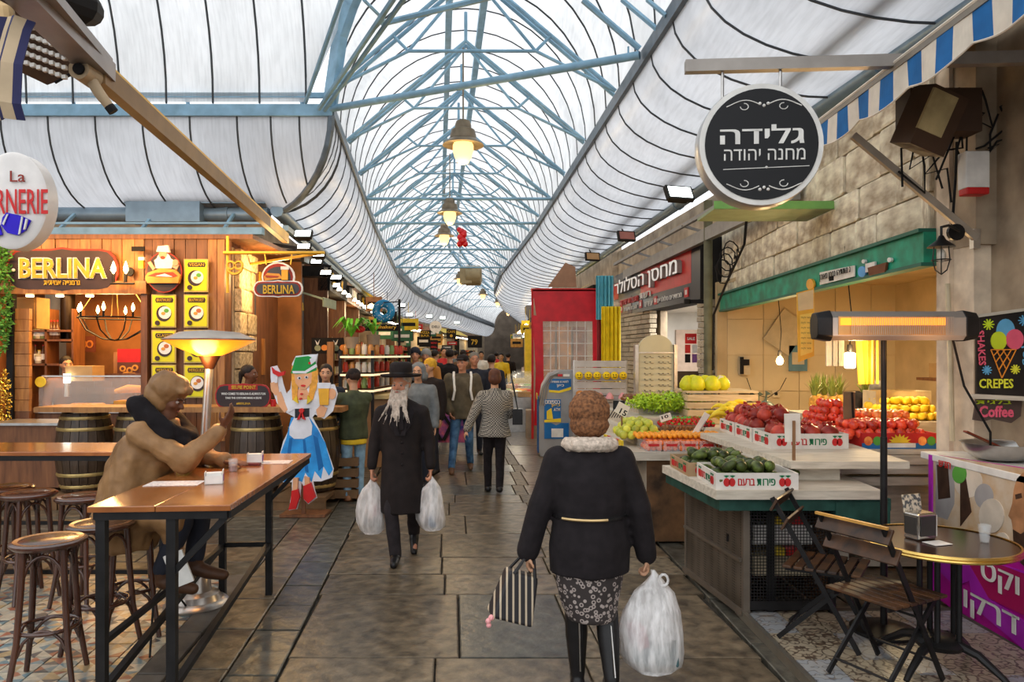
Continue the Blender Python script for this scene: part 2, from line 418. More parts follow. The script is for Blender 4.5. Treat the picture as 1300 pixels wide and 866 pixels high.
# edge beams of the street roof
def path(fn, ds, z): return [Vector((fn(d), d, z)) for d in ds]
rd = [-4, 3, 7.03, 10.2, 15, 19.8, 25, 31, 40, 50, 65, 90]
for a, b_ in zip(rd, rd[1:]):
    if a >= 31: ceil.bar((RX(a), a, 5.35), (RX(b_), b_, 5.35), .09, .5); ceil.bar((LX(a), a, 5.35), (LX(b_), b_, 5.35), .09, .5)
    ceil.bar((RX(a), a, 5.2), (RX(b_), b_, 5.2), .09, .16)
    if a >= 10.2: ceil.bar((LX(a), a, 5.2), (LX(b_), b_, 5.2), .09, .16)
    elif b_ <= 7.03: ceil.bar((LX(a), a, 5.2), (LX(min(b_, 6.2)), min(b_, 6.2), 5.2), .09, .16)
ceiling = struct('ceiling', ceil, GREYEDGE)
def prof(x): return ZS+RISE*math.sqrt(max(0, 1-(x/HW)**2))
def hwid(d): return HW+interp([(10.2, 0), (19.8, .2), (90, .2)], d)
T0 = 8.25; CD = T0+HW
def strip(nm, ptsA, ptsB, m, th=0):
    b = MB(); n = len(ptsA); b.add(ptsA+ptsB, [(i, i+1, n+i+1, n+i) for i in range(n-1)]); return b.build(nm, m, ceiling, smooth=60)
ang = [PI*k/22 for k in range(23)]
def mainarc(d, half=None, zoff=0):
    """arc of the street vault at depth d; half: leftmost offset kept (groin with the cross vault)"""
    c = CL(d); k = hwid(d)/HW; lim = -9
    if abs(d-T0) < HW: lim = -abs(d-T0)
    out = []
    for a in ang:
        x = max(-HW*math.cos(a), lim); out.append(Vector((c+x*k, d, prof(x)+zoff)))
    return out
def ribtube(pts, m, nm, r=.018, n=5):
    p = [pts[0]]
    for q in pts[1:]:
        if (q-p[-1]).length > .01: p.append(q)
    if len(p) > 1: MB().tube(p, r, n).build(nm, m, ceiling)
ds = []; d = 2.4
while d < 30.5: ds.append(d); d += .82
ds.append(31); d = 32.4
while d < 92: ds.append(d); d += 1.5
for a, b_ in zip(ds, ds[1:]):
    strip('roof_panel', mainarc(a), mainarc(b_), VAULT)
    if a > 5: ribtube(mainarc(a, zoff=-.02), RIBM, 'roof_rib', .012 if a > 12 else .015, 4)
def wing(fn, d, side, W, H, off=0):
    x0 = fn(d); return [Vector((x0+side*W*(1-math.cos(PI/2*k/9)), d, 5.16-H*math.sin(PI/2*k/9)+off)) for k in range(10)]
for a, b_ in zip(ds, ds[1:]):
    q = a+(b_-a)*.985
    if int(a*10) % 97 < 200:
        strip('wing_panel', wing(RX, a, 1, 1.64, .78), wing(RX, b_, 1, 1.64, .78), WING)
        ribtube(wing(RX, a, 1, 1.64, .78, -.015), RIBM, 'wing_rib', .012)
        if a >= CD+1.1:
            strip('wing_panel', wing(LX, a, -1, 1.1, 1.15), wing(LX, b_, -1, 1.1, 1.15), WING)
            ribtube(wing(LX, a, -1, 1.1, 1.15, -.015), RIBM, 'wing_rib', .012)
# cross-street vault over the left arm
def crossarc(xo, zoff=0):
    lim = HW if xo <= -HW else -xo; out = []
    for a in ang:
        t = max(-lim, min(lim, -HW*math.cos(a))); d = T0+t; out.append(Vector((CL(d)+xo, d, prof(t)+zoff)))
    return out
xs = [0, -.35]; x = -1.0
while x > -12: xs.append(x); x -= .65
for a, b_ in zip(xs, xs[1:]):
    strip('roof_panel', crossarc(a), crossarc(b_), VAULT)
    if a < -.5: ribtube(crossarc(a, -.02), RIBM, 'roof_rib', .015, 4)
CD = T0+HW
def crosswing(x, side, off=0):
    d0 = T0+side*HW; return [Vector((x, d0+side*1.1*(1-math.cos(PI/2*k/9)), 5.16-1.15*math.sin(PI/2*k/9)+off)) for k in range(10)]
x = LX(10.2); first = True
xs2 = [x]
while x > -13: x -= .66; xs2.append(x)
cw = crosswing(0, 1); lw = wing(LX, CD, -1, 1.1, 1.15)
mid = [Vector((lw[i].x, cw[i].y, cw[i].z)) for i in range(10)]
xs2 = [x for x in xs2 if x < lw[-1].x]
strip('wing_panel', mid, crosswing(xs2[0], 1), WING)
for xq in (LX(10.2)-.45, LX(10.2)-.85):
    pq = [Vector((xq, p.y, p.z-.015)) for p, m_ in zip(cw, mid) if m_.x >= xq]; ribtube(pq, RIBM, 'wing_rib', .014)
for a, b_ in zip(xs2, xs2[1:]): strip('wing_panel', crosswing(a, 1), crosswing(b_, 1), WING); ribtube(crosswing(a, 1, -.015), RIBM, 'wing_rib', .014)
dn_ = [x for x in ds if x >= cw[-1].y][0]; strip('wing_panel', mid, wing(LX, dn_, -1, 1.1, 1.15), WING)
for dq in (10.5, 10.8, 11.1, 11.5):
    ribtube([Vector((LX(dq)+lw[i].x-lw[0].x, dq, lw[i].z-.015)) for i in range(10) if cw[i].y <= dq+.02], RIBM, 'wing_rib', .012)
MB().tube([m_+Vector((0, 0, -.03)) for m_ in mid], .05, 6).build('corner_rib', GREYEDGE, ceiling)
xb = MB()
for side in (1,): xb.bar((LX(T0+side*HW)+.02, T0+side*HW, 5.2), (-13, T0+side*HW, 5.2), .09, .16); xb.bar((LX(T0+side*HW), T0+side*(HW+.02), 5.42), (-13, T0+side*(HW+.02), 5.42), .05, .07)
xb.build('cross_edge_beam', STEELBLUE, ceiling)
xb = MB()
for k in range(7):
    xx = -2.9-k*1.6; xb.bar((xx, CD, 5.2), (xx-.1, CD+.1, 5.5), .04)
xb.build('edge_bracket', STEELBLUE, ceiling)
# groin ribs
for s_ in (1, -1):
    pts = []
    for k in range(13):
        t = HW*(1-k/12.); dd = T0+s_*t; pts.append(Vector((CL(dd)-t, dd, prof(t)-.06)))
    b = MB()
    for p, q in zip(pts, pts[1:]): b.bar(p, q+(q-p)*.05, .12, .2)
    b.build('groin_rib', STEELBLUE, ceiling)
# ridge beams
for sx in (-.28, .28):
    b = MB(); dd = [6, 10.2, 14, 19.8, 25, 31, 40, 50, 65]
    for p, q in zip(dd, dd[1:]): b.bar((CL(p)+sx, p, 7.5), (CL(q)+sx, q, 7.5), .11, .14)
    b.build('ridge_beam', STEELBLUE, ceiling)
# trusses
def truss(d, detail=True):
    c = CL(d); k = hwid(d); b = MB(); r = .028
    A = Vector((c, d, 7.02)); Lf = Vector((c-k+.03, d, 5.36)); Rf = Vector((c+k-.03, d, 5.36))
    CLf = Vector((c-.86, d, 5.9)); CRf = Vector((c+.86, d, 5.9))
    for P in (Lf, Rf):
        for oy in (0, .16): b.tube([A+Vector((0, oy, 0)), P+Vector((0, oy, 0))], r, 6)
    n = 5
    for P, Q in ((Lf, CLf), (Rf, CRf)):
        b.tube([A+Vector((0, .08, -.05)), Q], r*.8, 6); b.tube([P, Q], r*.8, 6)
        m_ = A.lerp(P, .55); b.tube([Q, m_], r*.8, 6)
    b.tube([CLf, CRf], r*.8, 6)
    b.tube([A, Vector((c, d, 7.5))], r, 6)
    b.build('roof_truss', STEELBLUE, ceiling, smooth=50)
for d in (9.9, 12.2, 14.4, 16.6, 18.8, 21, 23.2, 25.4, 27.6, 29.8, 33, 37, 42, 48, 55, 63): truss(d)
def tie(p, q, r=.05):
    b = MB(); b.tube([p, q], r, 8); b.tube([p+(q-p)*.02, p+(q-p)*.02+Vector((0, 0, .12))], .012, 5); b.tube([p+(q-p)*.97, p+(q-p)*.97+Vector((0, 0, .12))], .012, 5)
    b.build('tie_rod', STEELBLUE, ceiling, smooth=50)
tie(Vector((LX(10.2), 10.2, 5.22)), at(812, 70, 8.32))
for d in (16.2, 19.2, 24, 29): tie(Vector((LX(d), d, 5.24)), Vector((RX(d), d, 5.24)), .035)
# near members upper left and upper right, inside the crossing
nb = MB()
for a_, b_, r in (((405, 138, 10.1), (512, -20, 7.4), .035), ((412, 140, 10.1), (526, -20, 7.4), .03), ((388, 130, 10.2), (440, -20, 8.2), .03), ((485, 30, 8.9), (640, -8, 8.2), .035),
                  ((462, 0, 8), (490, 28, 8.6), .02), ((500, -5, 8), (483, 30, 8.6), .02), ((740, 0, 8.2), (812, 62, 8.3), .035), ((790, 0, 8), (835, 38, 7.8), .03), ((822, 0, 7.6), (846, 20, 7.4), .025)):
    nb.tube([at(*a_), at(*b_)], r, 6)
nb.build('crossing_strut', STEELBLUE, ceiling, smooth=50)
# gutters and pipes
GUT = mat('gutter_blue_grey', (.2, .29, .37), .38, .3, .15, 4)
b = MB(); b.tube([(3.39-.077*(d-5.48), d, 4.38) for d in (0, 5, 10, 15, 20, 25)], .1, 10)
for d in (4.5, 6.5, 8.5, 10.5, 12.5): b.tube([(3.39-.077*(d-5.48), d, 4.38), (3.39-.077*(d+.05-5.48), d+.05, 4.38)], .115, 10)
b.bar((3.14, 0, 4.52) , (3.14-.077*25+.42, 25, 4.52), .12, .05)
b.build('gutter', GUT, ceiling, smooth=50)
b = MB()
b.tube([(-3.7, 11.15, 3.93), (-13, 11.15, 3.93)], .11, 10)
for x in (-4.3, -5.1, -6.9, -7.4): b.tube([(x, 11.15, 3.93), (x-.04, 11.15, 3.93)], .125, 10)
b.box((-4.75, 11.12, 4.14), (2.1, .35, .16)); b.box((-5.2, 11.05, 3.93), (1.1, .3, .3))
b.build('gutter', GUT, ceiling, smooth=50)
b = MB(); b.bar((-3.6, 10.6, 3.58), (-13, 10.6, 3.58), .12, .1); b.bar((-3.6, 10.6, 3.7), (-13, 10.6, 3.7), .03, .03)
for x in (-4.2, -5.4, -6.6, -7.8): b.bar((x, 10.62, 3.58), (x, 11.1, 3.95), .04)
b.build('service_rail', STEELBLUE, ceiling)
b = MB(); b.tube([(LFX(d)+.35, d, 3.98) for d in (11.1, 15, 20, 25, 31)], .1, 8); b.bar((LFX(11)+.5, 11, 3.7), (LFX(31)+.5, 31, 3.7), .08); b.build('gutter', GUT, ceiling, smooth=50)
# ---------------- walls and common materials ----------------
PLAS = mat('aged_plaster', (.36, .28, .19), .85, 0, .35, 3, .4, col2=(.25, .19, .13))
STONE = mat('warm_limestone', (.62, .48, .28), .85, 0, .3, 7, .6, rnd=.22, col2=(.36, .26, .14))
STONEW = mat('weathered_limestone', (.78, .68, .52), .85, 0, .35, 3, .9, rnd=.14, col2=(.45, .35, .24))
DARKW = mat('dark_wall', (.05, .045, .04), .8, 0, .4, 4)
BLACK = mat('black_metal', (.016, .015, .015), .42, .3, .3, 9)
BLACKM = mat('matt_black', (.01, .009, .009), .8)
WHITE = mat('white_paint', (.75, .73, .68), .6, 0, .12, 8)
CREAM = mat('cream', (.6, .5, .33), .6, 0, .12, 8)
STEEL = mat('brushed_steel', (.55, .53, .5), .28, .9, .12, 12)
YEL = mat('yellow_paint', (.75, .52, .03), .55, 0, .15, 6)
RED = mat('red_plastic', (.55, .02, .02), .45, 0, .15, 6)
GREEN = mat('green_enamel', (.01, .28, .17), .5, 0, .3, 6, .1, col2=(.02, .17, .1))
BLUE = mat('blue_paint', (.02, .11, .3), .5, 0, .2, 6)
OAK = wood('oak_orange', (.24, .09, .02), (.46, .21, .055), .45, (8, 8, 1.2))  # orange brown oak, one base colour with grain
WALNUT = wood('walnut_boards', (.1, .035, .012), (.22, .085, .03), .5, (8, 8, 1))
BENT = wood('bentwood_dark', (.035, .011, .006), (.085, .03, .015), .25, (6, 6, 2), coat=.5, rnd=.1)
SEATW = wood('seat_wood', (.13, .045, .015), (.27, .1, .035), .28, (10, 2, 2), coat=.5)
TABLEW = wood('orange_tabletop', (.25, .075, .018), (.4, .14, .035), .2, (2, 14, 2), .05, coat=.6)
PALEW = wood('whitewashed_wood', (.42, .37, .29), (.62, .56, .46), .7, (2, 14, 14))
CRATEW = wood('crate_pine', (.5, .36, .19), (.68, .52, .3), .7, (2, 14, 14))
BARRELW = wood('barrel_staves', (.03, .016, .008), (.075, .045, .025), .45, (14, 14, 1.5))
HOOP = mat('barrel_hoop_brass', (.5, .36, .14), .4, .6, .2, 12)
GLASS, N_, L_, P_ = newmat('clear_glass'); P_.inputs['Base Color'].default_value = (.9, .95, .95, 1); P_.inputs['Roughness'].default_value = .03; P_.inputs['Alpha'].default_value = .14
TINT, N_, L_, P_ = newmat('dark_window_glass'); P_.inputs['Base Color'].default_value = (.06, .07, .08, 1); P_.inputs['Roughness'].default_value = .08
def glow(name, col, s): return mat(name, col, .5, emit=s, var=.02)
BULB = glow('warm_bulb', (1, .62, .22), 22); BULBW = glow('white_tube', (1, .9, .72), 14); COIL = glow('heater_coil', (1, .26, .02), 1.7)
LEDW = glow('led_panel', (.9, 1, .95), 6); LAMPG = glow('street_lamp_glass', (1, .62, .2), 1.9)
def blocks(parent, A, B, z0, z1, ch, ln, m, name='stone', proud=.05, jit=.4, depth=.12, hole=None):
    """coursed stones laid on the wall line A-B (ground points); hole(u, z) leaves a stone out. Stones stand proud to the right of A->B"""
    A = Vector((*A, 0)); B = Vector((*B, 0)); t = (B-A); Ln = t.length; t.normalize(); nrm = Vector((t.y, -t.x, 0)); z = z0; out = 0
    b0 = MB(); b0.box((0, 0, 0), (1, 1, 1)); me = b0.mesh(name, m)
    bm = bmesh.new(); bm.from_mesh(me); bmesh.ops.bevel(bm, geom=bm.edges[:], offset=.06, segments=1, affect='EDGES'); bm.to_mesh(me); bm.free()
    ang_ = math.atan2(t.y, t.x)
    while z < z1-.04:
        h = min(ch*random.uniform(1-jit*.5, 1+jit*.5), z1-z); u = -random.uniform(0, ln*.5)
        while u < Ln-.03:
            l = ln*random.uniform(1-jit, 1+jit); a = max(0, u); e = min(Ln, u+l)
            if e-a > .05 and not (hole and hole((a+e)/2, z+h/2)):
                p = A+t*((a+e)/2)+nrm*(proud-depth/2+random.uniform(-.015, .015)); p.z = z+h/2
                put(name, me, parent, M=Matrix.Translation(p) @ Matrix.Rotation(ang_+random.uniform(-.01, .01), 4, 'Z') @ Matrix.Diagonal((e-a-.012, depth, h-.012, 1))); out += 1
            u += l
        z += h
def wallbox(mb, A, B, z0, z1, th=.2, mi=0, off=0):
    A = Vector((*A, 0)); B = Vector((*B, 0)); t = (B-A).normalized(); nrm = Vector((t.y, -t.x, 0)); c = (A+B)/2+nrm*(off-th/2); c.z = (z0+z1)/2
    mb.box(c, ((B-A).length, th, z1-z0), mi, rz=math.atan2(t.y, t.x))
# left street facade, seen from the street its face looks to +x: A nearer, B farther -> right of B->A
wl_ = MB()
pts = LF
pts = [(11.6, -3.95)]+LF[1:]
for (d0, x0), (d1, x1) in zip(pts, pts[1:]): wallbox(wl_, (x0, d0), (x1, d1), 0, 4.0, .25)
wallbox(wl_, (-3.78, 9.9+.02), (-3.95, 11.6), 0, 3.25, .25)
wallbox(wl_, (-13.5, 12.15), (-4.35, 12.15), 0, 4.2, .25)
wl_.box((-13.6, 8, 2.5), (.2, 14, 6)); 
wall_left = struct('wall_left', wl_, PLAS)
blocks(wall_left, (-3.80, 10.0), (-3.93, 11.2), 0, 3.25, .27, .42, STONE, proud=.09)
# the kiosk behind covers the corner
wr_ = MB(); RA = (3.36, 5.8); RB = (3.54, 12.1)
wallbox(wr_, (3.54+.02, 12.15), (RFX(20)+.1, 20), 2.95, 4.6, .25, off=.3)
wallbox(wr_, (3.60, 12.15), (3.6, 12.8), 0, 3, .25, off=.25)
for (d0, x0), (d1, x1) in zip(RF[3:], RF[4:]): wallbox(wr_, (x0, d0), (x1, d1), 0, 4.8, .25, off=.25)
wallbox(wr_, (3.36+.3, 5.3), (3.54+.3, 12.1), 2.6, 4.6, .3, off=0)
wallbox(wr_, (3.36+.4, 1.2), (3.36+.4, 5.4), 0, 5.6, .25, off=0)
wall_right = struct('wall_right', wr_, PLAS)
blocks(wall_right, (3.53, 12.3), (3.35, 5.85), 2.72, 4.3, .38, .62, STONEW, proud=.02, depth=.16, jit=.35)
wb = MB(); wallbox(wb, (3.36, 5.8), (3.38, 5.36), 0, 4.3, .3, off=.0); wb.box((3.36, 5.66, 2.15), (.05, .14, 4.3))
pier = wb.build('trim_1', mat('pier_concrete', (.72, .6, .45), .85, 0, .25, 4, .4, col2=(.48, .38, .28)), kind='structure')
e = MB(); e.box((0, 92, 3), (14, .3, 10)); e.box((-8.4, 60, 3), (.3, 60, 6)); e.box((7, 55, 3), (.3, 70, 6)); struct('wall_back', e, mat('far_brown_wall', (.13, .1, .075), .8, 0, .3, 1))

# ---------------- the bar kiosk (facing the camera) ----------------
KD = 9.7      # depth of its front
def kx(px): return gx(px, KD)
def kz(py): return gz(py, KD)
kiosk = T('bar_kiosk', 'wood-clad bar kiosk with a carved name board, menu posters and an open serving hatch', 'kiosk', (kx(140), KD, 0))
K0 = Vector((kx(140), KD, 0))
def kbox(name, px0, px1, py0, py1, m, y=0, th=.06, parent=None, **kw):
    b = MB(); b.box(((kx(px0)+kx(px1))/2-K0.x, y, (kz(py0)+kz(py1))/2), (abs(kx(px1)-kx(px0)), th, abs(kz(py0)-kz(py1)))); return b.build(name, m, parent or kiosk, **kw)
# header boards, one by one
px = 14
while px < 285:
    wdt = random.uniform(11, 17); e_ = min(285, px+wdt); bot = 372 if px < 176 else 640
    if bot == 372: kbox('board', px+.4, e_-.4, 304, bot, OAK if px < 190 else WALNUT, random.uniform(-.008, .008))
    px = e_
for a in ((180, 194), (194, 208), (208, 222), (222, 236), (236, 250), (250, 264), (264, 276), (276, 286)):
    kbox('board', a[0]+.4, a[1]-.4, 304, 560, WALNUT if a[0] < 262 else OAK, .012+random.uniform(-.006, .006))
kbox('header_beam', 10, 192, 358, 374, OAK, -.08, .12)
kbox('door_post', 14, 22, 374, 600, BLACKM, -.05, .08); kbox('post', 184, 192, 374, 540, WALNUT, -.06, .1)
b = MB(); b.box((0, 1.1, kz(304)+.03), (kx(285)-kx(-80), 2.3, .06)); b.box((kx(285)-.02-K0.x, 1.1, kz(304)/2), (.06, 2.2, kz(304)))
b.box((kx(-80)-K0.x, 1.1, kz(304)/2), (.06, 2.2, kz(304))); b.build('roof_and_sides', WALNUT, kiosk)
b = MB(); b.box((0, 2.2, kz(304)/2), (kx(285)-kx(-80), .06, kz(304))); b.build('rear_wall', mat('warm_brown_wall', (.25, .1, .03), .7, 0, .4, 2), kiosk)
for a in range(9):
    pz = 392+a*14.5; kbox('side_board', 22, 40, pz, pz+13.8, OAK, -.02+random.uniform(-.006, .006))
kbox('side_board', 22, 40, 522, 600, WALNUT, -.02); 
# name board
KF = KD-.12
def kpt(px, py, y=KF): return onp(px, py, (-1, y), (1, y))
def polyat(px_pts, y): return [((px-650)/F*y, CH-(py-HZ)/F*y) for px, py in px_pts]
def flat(name, polys, y, parent, mats, th=.02, step=.004, off=(0, 0, 0), **kw):
    """a flat cut board facing the camera: layers of polygons given by photo points, on the plane at depth y"""
    b = MB()
    for i, (mi, pp) in enumerate(polys):
        q = polyat(pp, y); b.prism(q, (0-off[0], y-off[1], 0-off[2]), (1, 0, 0), (0, 0, 1), th+step*i, mi)
    return b.build(name, mats, parent, **kw)
def plaque(cx, cy, w, h, tip=7):
    pts = []
    for sx, sy in ((1, 1), (-1, 1), (-1, -1), (1, -1)):
        seg = [(cx+sx*w*.5, cy+sy*h*.1), (cx+sx*w*.47, cy+sy*h*.3), (cx+sx*w*.42, cy+sy*h*.42), (cx+sx*w*.34, cy+sy*h*.46), (cx+sx*w*.1, cy+sy*h*.46), (cx, cy+sy*(h*.5+0))]
        if sx*sy < 0: seg = seg[::-1]
        pts += seg
    return pts
SIGNB = mat('sign_charcoal_board', (.045, .028, .028), .5, 0, .3, 3); SIGNR = mat('sign_red_edge', (.3, .03, .015), .5); GOLD = mat('gold_letters', (.6, .36, .03), .4, .2, .2, 20); OFFW = mat('off_white_letters', (.8, .78, .72), .5)
sg = T('name_board', 'shaped charcoal board with gold outlined seven-letter name over the bar hatch', 'sign', (kx(80), KF, kz(345)))
O_ = tuple(sg.location)
flat('board', [(0, plaque(80, 343, 142, 58)), (1, plaque(80, 343, 137, 53))], KF, sg, [SIGNR, SIGNB], off=O_)
def stext(s, px0, py0, px1, py1, y, parent, m, bold=.012, rtl=False, ext=.006, lift=0, name='lettering', spacing=1):
    off = Vector(parent.location) if parent else Vector()
    p = kpt(px0, py1, y)-off; q = kpt(px1, py0, y)-off
    return text(name, s, m, parent, p, (1, 0, 0), (0, 0, 1), q.x-p.x, q.z-p.z, ext, bold, rtl, spacing, lift)
stext('BERLINA', 24, 327, 136, 354, KF-.03, sg, OFFW, .05, ext=.012); stext('BERLINA', 25, 328, 135, 353, KF-.045, sg, GOLD, .018, ext=.008)
stext('\u05d2\u05e8\u05de\u05e0\u05d9\u05d9\u05d4 \u05d0\u05de\u05d9\u05ea\u05d9\u05ea', 56, 356, 102, 362, KF-.03, sg, GOLD, .02, True)
for px in (17, 142):
    b = MB(); b.ball(kpt(px, 343, KF-.035)-Vector(O_), .022); b.build('bolt', OFFW, sg)
# round plaque: cook behind a big sausage roll
rp = T('round_plaque', 'round painted plaque of a waitress with beer and pretzel above a hot dog', 'sign', (kx(208), KF, kz(345))); O_ = tuple(rp.location)
SKIN = mat('skin_light', (.58, .33, .2), .5, 0, .1, 12); BUN = mat('bun_orange', (.65, .3, .05), .5, 0, .2, 8); SAUS = mat('sausage_red', (.35, .05, .02), .4); BEER = mat('beer_amber', (.8, .4, .03), .3)
flat('plaque', [(0, ell(209, 346, 23, 26)), (1, ell(209, 346, 21.5, 24.5)), (5, ell(209, 330, 9, 9)), (5, [(199, 341), (219, 341), (222, 331), (214, 326), (203, 326), (197, 331)]), (3, ell(208, 323, 5, 6)), (2, ell(208, 327.5, 3, 2)), (5, [(200, 320), (202, 313), (215, 312), (217, 321)]),
     (3, [(189, 334), (193, 332), (199, 341), (196, 344)]), (3, [(222, 331), (229, 337), (226, 343), (221, 340)]), (6, [(178, 329), (184, 329), (184, 341), (178, 341)]), (5, [(178, 327), (185, 327), (185, 331), (178, 331)]), (3, ell(225, 334, 3.5, 4)),
     (4, [(187, 352), (190, 347), (206, 341), (225, 343), (231, 350), (230, 356), (188, 357)]), (2, [(190, 351), (200, 347), (222, 346), (228, 351), (222, 353), (200, 352)]), (5, [(200, 351), (212, 348), (222, 352), (214, 352)]), (4, [(187, 354), (200, 352.5), (230, 353.5), (229, 360), (190, 360)])],
     KF, rp, [SIGNR, SIGNB, SAUS, SKIN, BUN, OFFW, BEER], .02, .003, off=O_)
# menu posters, two columns
POST = mat('poster_yellow', (.72, .66, .02), .5, 0, .05, 4); FRAMEW = mat('poster_frame', (.5, .38, .12), .5); FOODR = mat('print_food', (.5, .15, .05), .6); LEAF = mat('print_green', (.1, .35, .05), .6)
rows = [(329, 371), (374, 416), (419, 461), (463, 505)]
for ci, (x0, x1) in enumerate(((193, 224), (234, 265))):
    for ri, (y0, y1) in enumerate(rows):
        if ci == 0 and ri == 0: continue
        cx = (x0+x1)/2; cy = (y0+y1)/2
        pt = T('menu_poster', ['yellow menu poster in the column nearer the hatch, ', 'yellow menu poster in the column nearer the stone wall, '][ci]+['top', 'second from the top', 'third from the top', 'lowest'][ri], 'poster', (kx(cx), KF+.04, kz(cy)), group='menu posters on the kiosk front')
        O_ = tuple(pt.location); yy = KF+.04
        flat('frame', [(0, [(x0, y0), (x1, y0), (x1, y1), (x0, y1)]), (1, [(x0+1.6, y0+1.6), (x1-1.6, y0+1.6), (x1-1.6, y1-1.6), (x0+1.6, y1-1.6)])], yy, pt, [FRAMEW, POST], .015, .004, off=O_)
        f2 = [(0, [(x0+5, y0+4), (x1-5, y0+4), (x1-4, y0+7), (x1-5, y0+10), (x0+5, y0+10), (x0+4, y0+7)]), (0, ell(cx+(ri-1.5), cy+3, 9.5, 10)), (1, ell(cx+1, cy+2, 8, 8)), (2, ell(cx+3, cy-.5, 3.2, 2.6)), (3, ell(cx-1, cy+3, 2.6, 2)), (0, ell(x0+7, y1-6, 3, 3))]
        flat('print', f2, yy-.02, pt, [SIGNB, OFFW, (FOODR, LEAF)[(ri+ci) % 2], BUN], .002, .002, off=O_)
        stext(('VEGAN', 'BRATWURST', 'CLASSIC', 'MERGUEZ')[ri], x0+6, y0+5, x1-6, y0+9, yy-.03, pt, GOLD, .01, ext=.002)
# small name plate
b = MB(); b.box((0, 0, 0), (.17, .02, .06)); b.build('name_plate', BLACKM, None, 'small dark plate screwed to the kiosk boards near the hot dog plaque', 'sign', loc=kpt(175.5, 316))
# wall bracket lamps and chandelier
def candle(parent, p, s=1):
    b = MB(); b.lathe([(.012*s, 0), (.014*s, .07*s)], 8, p); b.build('candle_sleeve', BLACKM, parent)
    b = MB(); b.lathe([(.004, .07*s), (.02*s, .1*s), (.02*s, .125*s), (.003, .18*s)], 8, p); b.build('bulb', BULB, parent, smooth=60)
def chandelier(name, label, px, py, y, rad, n):
    c = kpt(px, py, y); t = T(name, label, 'chandelier', c)
    b = MB(); b.tube([(rad*math.cos(2*PI*k/24), rad*math.sin(2*PI*k/24), 0) for k in range(24)], .012, 6, closed=True)
    for k in range(n):
        a = 2*PI*k/n; b.tube([(rad*math.cos(a), rad*math.sin(a), 0), (rad*.8*math.cos(a), rad*.8*math.sin(a), -.17), (rad*.35*math.cos(a), rad*.35*math.sin(a), -.29), (0, 0, -.31)], .01, 5)
    b.build('iron_frame', BLACK, t, smooth=50); b = MB()
    for k in range(4): b.tube([(rad*math.cos(PI/2*k+.4), rad*math.sin(PI/2*k+.4), 0), (0, 0, .8)], .006, 4)
    b.build('chain', mat('chain_brass', (.45, .3, .1), .4, .6), t)
    for k in range(n): candle(t, Vector((rad*math.cos(2*PI*k/n+.2), rad*math.sin(2*PI*k/n+.2), 0)), 1.1)
    point_light('bulb_glow', (0, 0, .12), 30, (1, .55, .2), .2, t); return t
chandelier('chandelier', 'black iron ring chandelier with candle bulbs hanging in the hatch', 146, 404, KD+.55, .46, 8)
t = T('wall_lamp', 'twin candle bracket lamp on the boards between the name board and the round plaque', 'lamp', kpt(164, 345, KF))
b = MB(); b.lathe([(.06, 0), (.06, .03)], 14, (0, -.01, 0), axis='Y'); b.tube([(0, -.02, 0), (0, -.12, -.02), (0, -.12, -.17)], .008, 6); b.tube([(-.17, -.14, -.17), (.14, -.14, -.17)], .014, 6); b.build('bracket', BLACK, t)
candle(t, Vector((-.13, -.14, -.15)), 1.5); candle(t, Vector((.03, -.14, -.15)), 1.5); point_light('bulb_glow', (0, -.35, 0), 14, (1, .55, .2), .06, t)
for px in (38, 76, 114):
    b = MB(); b.lathe([(.045, -.02), (.05, 0)], 12); b.build('downlight', glow('downlight_warm', (1, .7, .35), 10), None, 'recessed round downlight under the kiosk header, '+{38: 'left', 76: 'middle', 114: 'right'}[px]+' of three', 'light', 'kiosk downlights', loc=kpt(px, 374, KD-.05)-Vector((0, 0, .01)))
ll = bpy.data.lights.new('kiosk_ceiling_light', 'AREA'); ll.energy = 90; ll.color = (1, .55, .18); ll.size = 2.5; ll.shape = 'RECTANGLE'; ll.size_y = 1
lo = bpy.data.objects.new('kiosk_ceiling_light', ll); C.objects.link(lo); lo.location = (kx(110), KD+1, 2.7)
ll = bpy.data.lights.new('kiosk_eave_strip', 'AREA'); ll.energy = 48; ll.color = (1, .5, .13); ll.shape = 'RECTANGLE'; ll.size = 4.4; ll.size_y = .12
lo = bpy.data.objects.new('kiosk_eave_strip', ll); C.objects.link(lo); lo.location = (kx(150), KD-.75, kz(300)+.02); lo.rotation_euler = (math.radians(38), 0, 0)
point_light('corner_lamp_glow', (-3.35, 10.4, 2.9), 45, (1, .62, .25), .1)
# kiosk interior
def shelfbox(t, px0, px1, py, y, m=WALNUT, th=.03, dep=.3):
    b = MB(); p = kpt(px0, py, y); q = kpt(px1, py, y); b.box(((p.x+q.x)/2-t.location.x, dep/2+y-t.location.y, p.z-t.location.z), (q.x-p.x, dep, th)); return b.build('shelf', m, t)
sh = T('bottle_shelving', 'dark wooden wall shelves with bottles and jars inside the kiosk, left', 'shelf', kpt(65, 500, KD+1.2))
for py in (398+22, 432, 463): shelfbox(sh, 38, 92, py, KD+1.2)
for px in (38, 58, 92):
    b = MB(); p = kpt(px, 392, KD+1.2)-sh.location; q = kpt(px, 500, KD+1.2)-sh.location; b.box((p.x, .15, (p.z+q.z)/2), (.03, .3, p.z-q.z)); b.build('upright', WALNUT, sh)
def bottle_me(cap, body, h=.28, r=.035):
    b = MB(); b.lathe([(r*.9, 0), (r, .01), (r, h*.6), (r*.35, h*.75), (r*.33, h*.95)], 10, mi=0); b.lathe([(r*.4, h*.93), (r*.4, h)], 8, mi=1); b.lathe([(r*1.02, h*.2), (r*1.02, h*.5)], 10, mi=2); return b.mesh('bottle', [body, cap, OFFW], 50)
